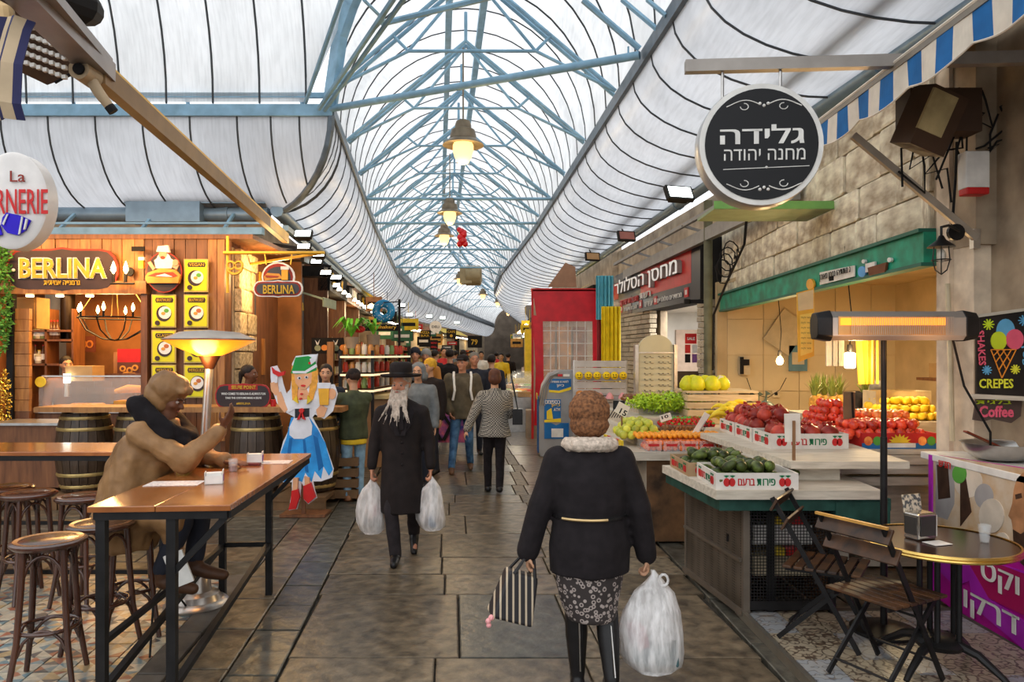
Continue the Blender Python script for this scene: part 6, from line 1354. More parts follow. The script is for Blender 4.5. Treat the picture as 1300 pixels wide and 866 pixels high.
# wares hanging on the far right side near the red booth
rr = random.Random(77)
for k in range(10):
    d = 18.5+k*1.1; b = MB(); b.box((0, 0, 0), (.16, .35, rr.uniform(.3, .8)))
    b.build('hanging_ware', GD[(k*5) % 6], None, 'hanging goods on the right side past the red booth, '+('nearer' if k < 5 else 'farther')+' cluster', 'goods', 'hanging goods right'+str(k//5), (RFX(d)-.75, d, rr.uniform(2.2, 3.2)))
# phone shop on the right
psA = (3.17, 12.3); psB = (2.59, 18.8)
ps = T('phone_shop_sign', 'big black and red box sign with raised white Hebrew letters over the phone shop', 'sign', (2.9, 15.5, 3.2))
O3 = ps.location
b = MB(); A3 = Vector((*psA, 0)); B3 = Vector((*psB, 0)); z0 = gz(378, 12.3)-.02; z1 = gz(300, 12.3)
wallbox(b, (psA[0]-O3.x, psA[1]-O3.y), (psB[0]-O3.x, psB[1]-O3.y), z0-O3.z, z1-O3.z, .45, off=.45); b.build('box', BLACKM, ps)
PS = (psB, psA)
def psq(u0, v0, u1, v1):   # fractions along the sign, far to near, foot to head
    def q(u, v): p = B3.lerp(A3, u); z = lerp(z0, z1, v); return ((p.x/p.y)*F+650, HZ-(z-CH)*F/p.y)
    return [q(u0, v0), q(u1, v0), q(u1, v1), q(u0, v1)]
flatp('face', [(0, psq(0, 0, 1, 1)), (1, psq(.42, .3, .93, .95)), (1, psq(.0, .42, .1, .8)), (2, psq(0, 0, .3, .4))], *PS, ps, [mat('sign_black_face', (.02, .018, .022), .3), mat('sign_red_face', (.55, .02, .02), .35), mat('sign_dark_maroon', (.06, .008, .012), .35)], .01)
def pst(s, u0, v0, u1, v1, m, ext=.02, lift=.02, bold=.02):
    U = (A3-B3).normalized(); L_ = (A3-B3).length; p = B3+U*(L_*u0); p.z = lerp(z0, z1, v0); text('lettering', s, m, ps, p-O3, U, (0, 0, 1), L_*(u1-u0), (z1-z0)*(v1-v0), ext, bold, True, lift=lift)
LETW = mat('lit_white_letters', (.8, .78, .75), .5, emit=.25)
pst('מחסן הסלולר', .1, .42, .86, .82, mat('letter_side_grey', (.3, .28, .25), .6), .09, .015, .02)
pst('מחסן הסלולר', .1, .42, .86, .82, LETW, .004, .106, .02)
pst('רשת', .42, .26, .55, .38, WHITE); pst('מעבדות שירות', .14, .24, .4, .36, RED); pst('מכשירים סלולריים', .62, .1, .86, .2, WHITE, .01); pst('אביזרים', .48, .08, .57, .18, WHITE, .01); pst('מעבדת תיקונים', .2, .06, .38, .17, WHITE, .01); pst('אחריות', .04, .05, .12, .15, WHITE, .01)
for u in (.89, .595, .42, .15): flatp('icon', [(0, psq(u-.012, .08, u+.02, .24)), (1, psq(u-.004, .12, u+.012, .2))], *PS, ps, [RED, WHITE], .02, y0=.004)
PW = mat('shop_white_wall', (.66, .64, .6), .6, 0, .1, 2)
psr = MB(); psr.box((4.6, 13.1, 1.5), (2.4, .1, 3)); psr.box((4.2, 18.0, 1.5), (2.4, .1, 3)); psr.box((5.3, 15.5, 1.5), (.1, 5, 3)); psr.box((4.3, 15.5, 2.85), (2.2, 5, .06)); wps = struct('wall_phone_shop', psr, PW)
ll = bpy.data.lights.new('phone_shop_light', 'AREA'); ll.energy = 130; ll.color = (1, .97, .93); ll.size = 1.5; lo = bpy.data.objects.new('phone_shop_light', ll); C.objects.link(lo); lo.location = (4.2, 15.3, 2.78)
BRK = mat('split_brick', (.5, .42, .3), .8, 0, .25, 7, .5, rnd=.2)
blocks(wps, (2.72, 17.9), (3.02, 15.6), 0, 2.75, .1, .5, BRK, 'brick', .1, .4, .16)
blocks(wps, (3.3, 12.72), (3.36, 12.35), 0, 2.75, .13, .2, BRK, 'brick', .1, .5, .2)
wq = MB(); wallbox(wq, (2.72, 17.9), (3.02, 15.6), 0, 2.9, .15, off=-.15); wallbox(wq, (3.32, 12.75), (3.38, 12.3), 0, 2.9, .2, off=-.1); wq.build('pier_core', PLAS, wps)
b = MB(); b.tube([at(899, 255, 11.6), Vector((gx(899, 11.6), 11.6, 0))], .07, 10); b.build('drain_pipe', mat('olive_pipe', (.13, .13, .08), .6, 0, .3, 4), None, 'olive green drain pipe between the phone shop and the fruit stall', 'pipe', smooth=50)
b = MB(); b.tube([at(948, 275, 9.6), at(945, 310, 9.8), at(922, 360, 10.8), at(906, 400, 11.3), at(905, 470, 11.4)], .018, 6); b.build('black_hose', BLACKM, None, 'black cable sweeping down beside the green shutter box', 'cables')
b = MB(); rr = random.Random(5)
for k in range(4): c = at(918+k*3, 345-k*8, 11); b.tube([c+Vector((.12*math.cos(a)*rr.uniform(.8, 1.1), 0, .18*math.sin(a))) for a in [q*.55 for q in range(13)]], .01, 5)
b.build('coiled_cable', BLACKM, None, 'coiled cables hanging on the wall left of the stone facade', 'cables')
cm = T('security_camera', 'black bracket camera on the drain pipe by the phone shop', 'camera', at(888, 383, 11.8)); b = MB(); b.box((0, 0, 0), (.3, .08, .06)); b.lathe([(.05, -.02), (.05, .06)], 12, (-.2, 0, -.02)); b.build('body', BLACKM, cm)
b = MB(); b.box((0, 0, 0), (1.25, .7, .03)); b.box((0, -.35, .03), (1.25, .02, .08), 1); b.build('green_ledge', [mat('ledge_lamplit_green', (.25, .32, .2), .6), mat('ledge_edge_lamplit_green', (.2, .45, .12), .6)], None, 'greenish metal ledge, lamplight in its colour, below the round hanging sign', 'ledge', loc=at(968, 272, 8.0))  # green lamplight on the ledge is put into its colours
# rotating glasses rack, counter, red tag in the phone shop
gr = T('eyewear_rack', 'tall cream rotating display rack with arched top and rows of pegs', 'rack', (gx(832, 11), 11, 0)); hw = 22*11/F; zt = gz(425, 11)
b = MB(); pts = [(-hw, .7), (hw, .7), (hw, zt-.22)]+[(hw*math.cos(a), zt-.22+.22*math.sin(a)) for a in [PI*k/12 for k in range(1, 12)]]+[(-hw, zt-.22)]; b.prism(pts, (0, .05, 0), (1, 0, 0), (0, 0, 1), .1); b.build('panel', mat('rack_cream', (.58, .52, .34), .5, 0, .06, 4), gr)
b = MB(); b.box((-hw-.03, 0, zt/2), (.05, .16, zt-.3)); b.box((hw+.03, 0, zt/2), (.05, .16, zt-.3)); b.build('side_rail', STEEL, gr); b = MB()
for c_ in (-.17, -.09, .04, .1, .18):
    for k in range(13): z = .75+k*.085; b.box((c_, -.07, z), (.012, .05, .012)); b.box((c_+.03, -.06, z-.02), (.04, .006, .006))
b.build('peg', mat('peg_dark', (.1, .08, .06), .5), gr, kind='stuff'); b = MB(); b.lathe([(.25, 0), (.25, .04), (.04, .08), (.04, .7)], 20); b.build('base', STEEL, gr); b = MB(); b.box((0, -.06, zt-.27), (2*hw, .02, .02)); b.build('lip', STEEL, gr)
b = MB(); b.box((0, 0, .6), (.75, .5, 1.2)); b.box((0, -.26, 1.35), (.78, .06, .32), 1); b.build('shop_counter', [mat('mesh_cream', (.5, .46, .36), .6, 0, .2, 60), mat('dark_brown_box', (.05, .03, .02), .5)], None, 'cream counter with a dark brown box in the phone shop doorway', 'counter', loc=(gx(876, 12.9), 12.95, 0))
b = MB(); b.box((4.6, 17.9, 1.3), (1.2, .08, 2.2)); b.box((4.6, 17.84, 1.3), (.02, .04, 2.2), 1); b.build('cabinet_door', [mat('beige_pink_door', (.5, .38, .3), .5), BLACKM], None, 'pinkish beige double cabinet at the back of the phone shop', 'cabinet')
board('red_tag', 'red sale tag hanging in the phone shop', 877, 430, 13, .2, .18, RED, [('SALE', .15, .35, .85, .65, WHITE, False)]); 
for k in range(4): b = MB(); b.box((0, 0, 0), (.09, .03, .15)); b.build('phone_case', [RED, WHITE, BLACKM, mat('case_purple', (.25, .1, .3), .4)][k], None, ['red', 'white', 'black', 'purple'][k]+' phone case hanging in the phone shop by the brick pier', 'phone case', 'phone cases', at(877+(k % 2)*9-4, 443+(k//2)*12, 12.9))
# red booth
rb = T('red_booth', 'red vinyl booth with clear gridded window beyond the cash machine', 'booth', (gx(718, 15.5), 15.5, 0)); O_ = tuple(rb.location); RV = mat('red_vinyl', (.55, .01, .02), .35, 0, .2, 4, .1)
flat('curtain', [(0, [(676, 368), (758, 368), (760, 408), (682, 408)]), (0, [(676, 400), (689, 402), (690, 480), (688, 540), (678, 540), (680, 470)]), (0, [(752, 404), (761, 404), (760, 540), (753, 540)])], 15.5, rb, [RV], .03, .001, off=O_)
flat('window_sheet', [(0, R_(688, 404, 753, 500))], 15.53, rb, [GLASS], .01, off=O_); b = MB()
for px in (699, 710, 721, 732, 743): b.bar(at(px, 404, 15.48)-rb.location, at(px, 500, 15.48)-rb.location, .014)
for py in (420, 436, 452, 470, 488): b.bar(at(688, py, 15.48)-rb.location, at(754, py, 15.48)-rb.location, .014)
b.build('window_grid', OFFW, rb); b = MB(); b.bar(at(674, 368, 15.5)-rb.location, at(762, 368, 15.5)-rb.location, .06); b.bar(at(676, 368, 15.6)-rb.location, Vector((gx(676, 15.6), 15.6, 0))-rb.location, .05); b.bar(at(760, 368, 15.6)-rb.location, Vector((gx(760, 15.6), 15.6, 0))-rb.location, .05); b.build('frame', RED, rb)
b = MB()
for x_, mm in ((.0, 0), (.35, 1), (-.35, 0)): b.box((x_, .5, 1.6), (.3, .1, 1.6), mm)
b.box((0, .6, 1.5), (1.4, .1, 3), 2); b.build('goods_behind', [mat('orange_cloth', (.6, .3, .1), .7, 0, .4, 5), mat('warm_goods', (.4, .2, .1), .7, 0, .4, 6), CREAM], rb)
b = MB(); b.box((0, 0, .3), (1.1, .5, .6)); b.box((.9, 0, .2), (.5, .5, .4)); b.build('grey_plinth', PLAS, None, 'low dusty plinth under the red booth', 'plinth', loc=(gx(700, 15.8), 15.9, 0))
ch = MB(); ch.prism([(-.3, -.35), (.35, -.35), (.32, .1), (.1, .2)], (0, 0, 0), (1, 0, 0), (0, 0, 1), .06); ch.build('leaning_board', mat('brown_roof_panel', (.35, .2, .12), .6), None, 'brownish panel leaning above the red booth', 'panel', loc=at(712, 345, 16.5))
def drape(nm, label, c, w_, h, m, n=5, cat='cloth'):
    b = MB(); vs = []; k = 14
    for i in range(k+1):
        for j in range(2): u = i/k; vs.append((w_*(u-.5), .05*math.sin(u*n*2*PI), -h*j+h/2))
    b.add(vs, [(2*i, 2*i+1, 2*i+3, 2*i+2) for i in range(k)]); o = b.build(nm, m, None, label, cat, loc=c); md = o.modifiers.new('thick', 'SOLIDIFY'); md.thickness = .01; return o
drape('hanging_cloth', 'yellow cloth hanging right of the red booth', at(776, 440, 14.6), .38, 1.6, mat('yellow_cloth', (.85, .65, .02), .7)); drape('hanging_cloth', 'light blue cloth above the yellow one beside the booth', at(768, 378, 15.0), .35, .9, mat('cyan_cloth', (.15, .5, .6), .7)); drape('hanging_cloth', 'reddish pink cloth between the booth and the yellow cloth', at(763, 430, 15.1), .16, 2.0, mat('pink_cloth', (.5, .08, .08), .7))
# cash machine
am = T('cash_machine', 'grey curved cash machine with blue and yellow stickers in the street', 'ATM', (gx(706, 13.2), 13.2, 0)); k = 13.2/F; O_ = tuple(am.location)
GA = mat('atm_grey', (.3, .3, .3), .4, .2, .1, 5); prof_ = [(.3, 0), (.32, .1), (.32, .9), (.26, 1.25), (.14, 1.46), (-.05, 1.52), (-.3, 1.52), (-.3, 0)]
b = MB(); b.prism([(-p[0], p[1]) for p in prof_], (0, .3, 0), (1, 0, 0), (0, 0, 1), .62); b.build('body', GA, am, bevel=.01)
for q in range(3): b = MB(); b.tube([(-.3+q*.04, -.33, .9), (-.25+q*.04, -.33, 1.22), (-.13+q*.03, -.33, 1.42), (.02, -.33, 1.48-.03*q)], .009, 5); b.build('trim_strip', STEEL, am)
flat('sticker', [(0, R_(697, 481, 725, 496)), (1, [(697, 495), (710, 496), (725, 491), (725, 495), (710, 499), (697, 498)]), (0, R_(691, 507, 712, 535)), (1, [(691, 533), (712, 531), (712, 536), (691, 536)]), (0, [(691, 537), (700, 537), (706, 540), (712, 537), (722, 537), (722, 557), (691, 557)]), (2, R_(700, 544, 715, 555)), (3, R_(708, 475, 714, 478)), (2, R_(715, 475, 723, 478)), (1, [(694, 522), (700, 518), (702, 532), (694, 532)])], 12.88, am, [mat('sticker_royal', (.01, .13, .38), .4), mat('sticker_yellow', (.8, .6, .03), .4), WHITE, RED], .01, .002, off=O_)
for s, a, m_, r_ in (('ATM', (703, 518, 711, 522), WHITE, False), ('כספומט', (692, 508, 711, 513), WHITE, True), ('כאן', (700, 513, 711, 517), YEL, True), ('כאן', (707, 488, 716, 492), WHITE, True), ('למשיכת מזומנים', (700, 483, 722, 486), WHITE, True)):
    stext(s, *a, 12.85, am, m_, .01, r_, .003)
b = MB(); b.box((-.33, .0, .55), (.02, .4, 1.0)); b.box((-.345, 0, 1.05), (.01, .4, .1), 1); b.build('side_sticker', [BLUE, YEL], am)
# plush toy rack
tr = T('plush_toy_rack', 'grey slatted rack of yellow smiley plushes and pink piglets', 'rack', (gx(762, 12.7), 12.7, 0)); k = 12.7/F
for q in range(10): b = MB(); z = gz(462+q*9, 12.7); b.box((0, 0, z), (66*k, .03, 8*k)); b.build('slat', mat('rack_grey_slat', (.5, .48, .47), .5), tr)
b = MB(); b.box((-33*k, .02, .85), (.04, .06, 1.7)); b.box((33*k, .02, .85), (.04, .06, 1.7)); b.box((0, -.02, .6), (66*k, .4, .04)); b.build('frame', STEEL, tr)
sm = MB(); sm.ball((0, 0, 0), (.07, .05, .07), 14, 10, 0); sm.ball((-.022, -.047, .015), (.009, .006, .013), 8, 6, 1); sm.ball((.022, -.047, .015), (.009, .006, .013), 8, 6, 1); sm.tube([(-.03, -.045, -.015), (-.015, -.048, -.032), (.015, -.048, -.032), (.03, -.045, -.015)], .005, 5, 1); smm = sm.mesh('smiley_plush', [mat('plush_yellow', (.85, .6, .02), .8), BLACKM], 60)
for q, px in enumerate((735, 747, 758, 770, 780, 791)): put('smiley_plush', smm, None, 'yellow smiley ball plush hanging on the rack, '+['first', 'second', 'third', 'fourth', 'fifth', 'sixth'][q]+' from the left', 'plush toy', 'smiley plushes', at(px, 477, 12.6))
pg = MB(); pg.lathe([(.07, -.06), (.065, -.02), (.035, .03), (.01, .05)], 12); pgm = pg.mesh('pink_plush', [mat('plush_pink', (.75, .35, .38), .8)], 60)
for q, px in enumerate((749, 762, 774, 790)): put('pink_plush', pgm, None, 'pink cone shaped plush in the lower row of the rack, '+['first', 'second', 'third', 'fourth'][q]+' from the left', 'plush toy', 'pink plushes', at(px, 502, 12.6))
b = MB(); b.ball((0, 0, 0), (.07, .05, .06)); b.ball((0, -.04, -.01), (.035, .02, .03), mi=1); b.build('brown_plush', [mat('plush_orange_brown', (.55, .22, .06), .8), WHITE], None, 'small orange brown plush at the left of the lower rack row', 'plush toy', loc=at(736, 500, 12.6), smooth=60)
b = MB()
for q in range(5): b.tube([(-.12+q*.03, 0, -.05), (-.02+q*.03, 0, .12)], .006, 5)
b.box((0, .01, .1), (.14, .02, .1)); b.build('wire_basket', BLACK, None, 'small black wire card holder over the guavas', 'holder', loc=at(786, 525, 8.6))
# floodlights on the left eave
def flood(label, px, py, d, w_, rz=0, tilt=.5, col=LEDW, shade=True):
    t = T('led_floodlight', label, 'floodlight', at(px, py, d), rz, 'floodlights under the eaves'); t.rotation_euler = (tilt, 0, rz); b = MB(); b.box((0, 0, 0), (w_, .05, w_*.55)); b.box((0, .04, 0), (w_*.7, .06, w_*.4)); b.tube([(0, .03, w_*.2), (0, .1, w_*.6)], .012, 5); b.build('housing', BLACKM, t); b = MB(); b.box((0, -.028, 0), (w_*.85, .006, w_*.42)); b.build('lit_panel', col, t); return t
for i, (px, py, d, w_) in enumerate(((385, 298, 9.8, .24), (386, 314, 10.8, .2), (405, 324, 11.5, .2), (402, 333, 12.5, .2), (414, 347, 14, .22), (427, 353, 15, .24), (426, 363, 16, .22), (425, 375, 18, .25), (510, 388, 26, .3), (520, 400, 30, .3), (545, 402, 32, .3), (562, 404, 34, .3), (580, 410, 38, .3))):
    flood('lit floodlight under the left eave, '+['largest and nearest', 'second', 'third', 'fourth', 'fifth', 'sixth', 'seventh', 'eighth', 'ninth', 'tenth', 'eleventh', 'twelfth', 'farthest'][i]+' down the street', px, py, d, w_, tilt=-.6, col=LEDW if i not in (1, 4) else BULBW)
flood('floodlight with greenish panel left of the round hanging sign', 862, 246, 7.0, .28, .3, -.5); flood('dark floodlight on the right eave above the black and red sign', 795, 300, 11, .28, .3, -.3, mat('unlit_reflector', (.3, .12, .1), .4)); flood('unlit tan floodlight on the right eave over the booth', 752, 326, 13.5, .28, .3, -.2, mat('unlit_tan', (.4, .25, .12), .4))
b = MB()
for i in range(7): d = 12+i*2.2; b.bar((LFX(d)+.1, d, 3.6), (LFX(d)+.75, d, 3.5), .05); b.box((LFX(d)+.4, d, 3.4), (.5, .3, .2))
b.build('eave_bracket', BLACK, None, 'row of dark brackets and boxes under the left eave', 'brackets')
b = MB(); b.box((0, 0, 0), (.5, .9, .03), rot=Euler((0, .3, 0))); b.box((.23, 0, -.12), (.02, .9, .16)); b.build('pale_canopy', mat('canopy_pale_green', (.4, .45, .3), .6), None, 'small pale green canopy under the left eave', 'canopy', loc=at(402, 377, 13))
# right eave rails
b = MB(); b.bar((3.15, 8.5, 3.95), (2.45, 17.5, 3.95), .06); b.bar((3.3, 8.5, 3.7), (2.7, 17.5, 3.7), .1, .2)
for i in range(6): d = 9+i*1.6; b.bar((3.1-(d-8.5)*.075, d, 3.95), (3.6-(d-8.5)*.075, d, 3.8), .04)
b.build('eave_rail', mat('eave_steel', (.28, .27, .26), .5, .4), None, 'grey steel rails along the right eave above the phone shop', 'rails')
# folding table stall in the street centre
tt = T('street_stall_table', 'small street table with white top and a pictured skirt behind the walking man', 'table', (gx(562, 13.6), 13.6, 0)); b = MB(); b.box((0, 0, .9), (1.0, .7, .05)); b.build('top', WHITE, tt)
b = MB(); b.box((0, -.3, .5), (.9, .02, .6)); b.build('skirt', mat('picture_skirt', (.5, .1, .15), .6, 0, .6, 8, col2=(.05, .06, .3)), tt); b = MB(); b.bar((-.35, -.34, .85), (0, -.34, .25), .06); b.bar((.05, -.34, .25), (.35, -.34, .85), .06); b.bar((-.05, -.34, .85), (.25, -.34, .4), .05); b.build('trestle', BLACK, tt)
b = MB(); b.ball((.15, 0, .98), (.18, .12, .07)); b.build('lime_bag', mat('lime_plastic', (.6, .7, .05), .4), None, 'lime green bag on the street table', 'bag', loc=(gx(562, 13.6), 13.5, 0), smooth=60)
# glass cases on the right of the crowd
for i, (px, d) in enumerate(((655, 18), (660, 21))):
    t = T('glass_food_case', 'slanted glass food case lit warm on the right of the crowd, '+['nearer', 'farther'][i], 'display case', (gx(px, d), d, 0)); b = MB(); b.box((0, 0, .4), (.9, 2, .8)); b.build('base', STEEL, t); b = MB(); b.add([(-.45, -1, .8), (-.2, -1, 1.3), (.45, -1, 1.3), (.45, -1, .8), (-.45, 1, .8), (-.2, 1, 1.3), (.45, 1, 1.3), (.45, 1, .8)], [(0, 3, 2, 1), (0, 1, 5, 4), (1, 2, 6, 5), (4, 5, 6, 7)]); b.build('glass', GLASS, t)
    b = MB()
    for q in range(10): b.box((rr.uniform(-.3, .3), -.9+q*.2, .87), (.3, .15, .12), q % 4)
    b.build('food', GD[:4], t, kind='stuff'); point_light('case_glow', (0, 0, 1.2), 14, (1, .85, .6), .05, t)
ys_ = T('yellow_food_stall', 'yellow fronted stall right of the crowd', 'stall', (gx(668, 24), 24, 0)); b = MB(); b.box((0, 0, .5), (.9, 2, 1)); b.box((.2, 0, 1.8), (.5, 2, 1.6)); b.build('body', YEL, ys_)
# street lamps under the roof
def street_lamp(label, px, py, d, s):
    p = at(px, py, d); t = T('pendant_lamp', label, 'lamp', p, 0, 'pendant lamps under the ridge'); b = MB(); b.lathe([(.02, .34), (.1, .33), (.12, .27), (.12, .22), (.17, .2), (.19, .12), (.19, .07), (.29, .0), (.3, -.02), (.16, -.0), (.14, .03)], 28); b.build('shade', mat('lamp_bronze', (.2, .16, .11), .4, .6, .2, 8), t, smooth=35)
    b = MB(); b.lathe([(.13, .02), (.15, -.02), (.15, -.1), (.12, -.2), (.07, -.28), (.01, -.3)], 24); b.build('glass', LAMPG, t, smooth=60); b = MB(); b.lathe([(.03, -.02), (.05, -.06), (.05, -.12), (.02, -.18)], 10); b.tube([(0, 0, .33), (0, 0, 1.4)], .012, 6); b.build('stem', mat('lamp_bronze', (.2, .16, .11), .4, .6), t)
    t.scale = (s,)*3; point_light('lamp_glow', (0, 0, -.45), 40, (1, .68, .3), .15, t); return t
for i, (px, py, d) in enumerate(((588, 183, 9.9), (571, 270, 16.2), (564, 299, 20.5), (584, 354, 33), (613, 374, 42), (632, 384, 50), (645, 396, 60))):
    street_lamp(['nearest pendant lamp, large with glowing glass below the first trusses', 'second pendant lamp down the street', 'third pendant lamp, left of the red balloon', 'fourth pendant lamp near the tan box', 'fifth pendant lamp down the street', 'sixth pendant lamp down the street', 'farthest pendant lamp down the street'][i], px, py, d, .93 if i < 3 else 1)
rbn = T('red_balloon_figure', 'red bunch of balloons caught under the roof beside the third lamp', 'balloon', at(586, 300, 19)); b = MB()
for x, z, r in ((-.06, .17, .07), (0, .12, .09), (.04, .04, .1), (-.02, -.03, .1), (.03, -.12, .11), (-.05, -.2, .08), (.09, -.2, .08), (.07, .1, .07)): b.ball((x, 0, z), r, 10, 8)
b.build('balloons', mat('balloon_red', (.6, .005, .01), .2), rbn, smooth=60)
b = MB(); b.lathe([(.3, -.35), (.42, -.3), (.42, .3), (.3, .35)], 20, axis='X'); b.box((-.3, 0, 0), (.5, .7, .7)); b.build('ventilation_box', mat('vent_tan', (.35, .27, .15), .5, .2), None, 'tan ventilation drum hanging under the far ridge', 'machine', loc=at(601, 350, 31), smooth=40)
# top left corner: sign disc, old awning, camera, beam
la = T('round_bakery_sign', 'white oval sign with red lettering and a blue croissant at the left edge', 'sign', at(23, 257, 4.4)); O_ = tuple(la.location)
b = MB(); r = 42*4.4/F; b.lathe([(.01, -.06), (r, -.06), (r+.012, -.05), (r+.012, .05), (r, .06), (.01, .06)], 48, axis='Y', sx=1, sy=1.37); b.X = Matrix(); b.build('disc', mat('sign_white_gloss', (.78, .74, .7), .3), la, smooth=40)
CBL = mat('print_ultramarine', (.02, .0, .55), .5); flat('croissant', [(0, [(4, 276), (9, 270), (27, 274), (40, 280), (34, 292), (24, 299), (10, 296), (2, 286)]), (0, [(-14, 290), (0, 284), (4, 298), (-8, 302)])], 4.33, la, [CBL], .006, off=O_); flat('stripes', [(0, [(9, 272), (11, 272), (5, 286), (3, 284)]), (0, [(28, 275), (30, 276), (26, 297), (24, 298)]), (0, [(34, 278), (36, 279), (33, 291), (31, 292)])], 4.32, la, [WHITE], .004, off=O_)
def lt(s, x0, y0, x1, y1, m, bold=.01, sh=0): stext(s, x0, y0, x1, y1, 4.33, la, m, bold, ext=.004)
lt('FOURNERIE', -46, 240, 61, 272, CR, .005); lt('La', 13, 217, 32, 231, SIGNR, 0)
t = T('security_camera', 'beige bullet camera on the shop beam at the upper left', 'camera', at(104, 90, 3.9)); b = MB(); b.lathe([(.02, -.02), (.055, -.03), (.058, .1), (.04, .12)], 16, (0, 0, 0), axis='Y'); b.tube([(.02, .05, -.03), (.06, .06, -.1), (.1, .08, -.16)], [.03, .03, .026], 10); b.build('body', mat('camera_beige', (.45, .33, .2), .5), t, smooth=40); b = MB(); b.lathe([(.002, -.035), (.03, -.036), (.03, -.02), (.002, -.02)], 14, axis='Y'); b.build('lens', BLACKM, t)
b = MB(); b.tube([(.1, .08, -.16), (.12, .09, -.19)], .027, 10); b.build('dark_end', BLACKM, t)
b = MB(); b.bar(at(-30, -70, 2.9), at(130, 92, 4.1), .14, .1, 0); b.bar(at(10, -70, 2.9), at(136, 80, 4.1), .06, .05, 0); b.bar(at(125, 92, 4.0), at(362, 303, 10.3), .07, .12, 1); b.bar(at(133, 92, 4.05), at(366, 303, 10.4), .02, .13, 2); b.build('awning_track', [mat('aluminium_grey', (.33, .29, .27), .4, .6), mat('brown_track', (.24, .14, .06), .5), YP], None, 'long brown and grey rail running from the upper left shop down the street', 'rail')
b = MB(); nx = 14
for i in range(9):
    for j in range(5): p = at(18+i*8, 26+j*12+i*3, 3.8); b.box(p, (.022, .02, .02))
b.build('hole_light_dots', mat('hole_light_pale', (.7, .66, .6), .5), None, 'pale dots painted as light through the holes of the upper left shop canopy', 'panel')  # pale boxes stand for light coming through the soffit holes
b = MB(); b.add([at(-40, -60, 3.4), at(20, -60, 3.6), at(110, 90, 4.2), at(60, 108, 4.2), at(-40, 60, 3.7)], [(0, 1, 2, 3, 4)]); b.build('canopy_soffit', mat('soffit_brown', (.1, .06, .04), .6, 0, .3, 8), None, 'dark brown perforated canopy soffit at the upper left corner', 'canopy')
oa = T('rolled_awning', 'navy and cream striped rolled awning end at the left edge', 'awning', at(15, 70, 3.3)); k = 3.3/F
for i, (a, b_) in enumerate(((-60, -18), (-18, -8), (-8, 6), (6, 13), (13, 22), (22, 33), (33, 42))):
    q = MB(); n = 5; rows_ = []
    for j, (zz, yy) in enumerate(((52, 0), (30, -.03), (-20, -.09), (-70, -.1), (-88, -.07))):
        sl = (zz < -60)*((a-10)*.1); rows_.append([((a-15)*k, yy+.02*math.sin(a*.2), (zz-abs(a-10)*.25*(zz > 40))*k), ((b_-15)*k, yy+.02*math.sin(b_*.2), (zz-abs(b_-10)*.25*(zz > 40))*k)])
    vs = [p for r_ in rows_ for p in r_]; q.add(vs, [(2*m, 2*m+2, 2*m+3, 2*m+1) for m in range(4)]); o = q.build('stripe', mat('navy_stripe', (.03, .03, .09), .8) if i % 2 == 0 else mat('cream_stripe', (.55, .42, .27), .8), oa); md = o.modifiers.new('thick', 'SOLIDIFY'); md.thickness = .008
b = MB(); b.tube([at(-20, 0, 3.45), at(8, 15, 3.4), at(14, 60, 3.35)], .035, 10); b.build('awning_roll', mat('roll_tan', (.5, .33, .15), .6), None, 'tan rolled end of the striped awning at the left edge', 'awning')
b = MB(); b.tube([at(70, 105, 4.0), at(100, 88, 4.0), at(116, 66, 4.0), at(126, 62, 4.0), at(132, 70, 4.05), at(118, 56, 4.05)], .008, 5); b.build('camera_cable', BLACKM, None, 'loose cable loops beside the upper left camera', 'cables')
b = MB(); b.tube([at(60, -10, 4.6), at(100, 5, 4.8), at(112, 14, 5.0)], [.12, .13, .1], 14); b.build('floodlamp_can', BLACKM, None, 'dark lamp can above the upper left beam', 'lamp')
# ---------------- people ----------------
def capsule(b, p, q, r0, r1, n=12):
    p = Vector(p); q = Vector(q); t = (q-p)
    L_ = t.length; t = t.normalized() if L_ > 1e-6 else Vector((0, 0, 1)); pts = []; rs = []
    for k in range(1, 5): a = PI/2*(1-k/4); pts.append(p-t*r0*math.sin(a)); rs.append(max(.0005, r0*math.cos(a)))
    for k in range(0, 4): a = PI/2*k/4; pts.append(q+t*r1*math.sin(a)); rs.append(max(.0005, r1*math.cos(a)))
    b.tube(pts, rs, n)
def loft(b, rings, n=24):
    vs = []; fs = []
    for z, cx, cy, rx_, ry_ in rings:
        for j in range(n): a = 2*PI*j/n; vs.append((cx+rx_*math.cos(a), cy+ry_*math.sin(a), z))
    k = len(rings)
    for i in range(k-1):
        for j in range(n): fs.append((i*n+j, i*n+(j+1) % n, (i+1)*n+(j+1) % n, (i+1)*n+j))
    fs.append(tuple(range(n-1, -1, -1))); fs.append(tuple((k-1)*n+j for j in range(n))); b.add(vs, fs)
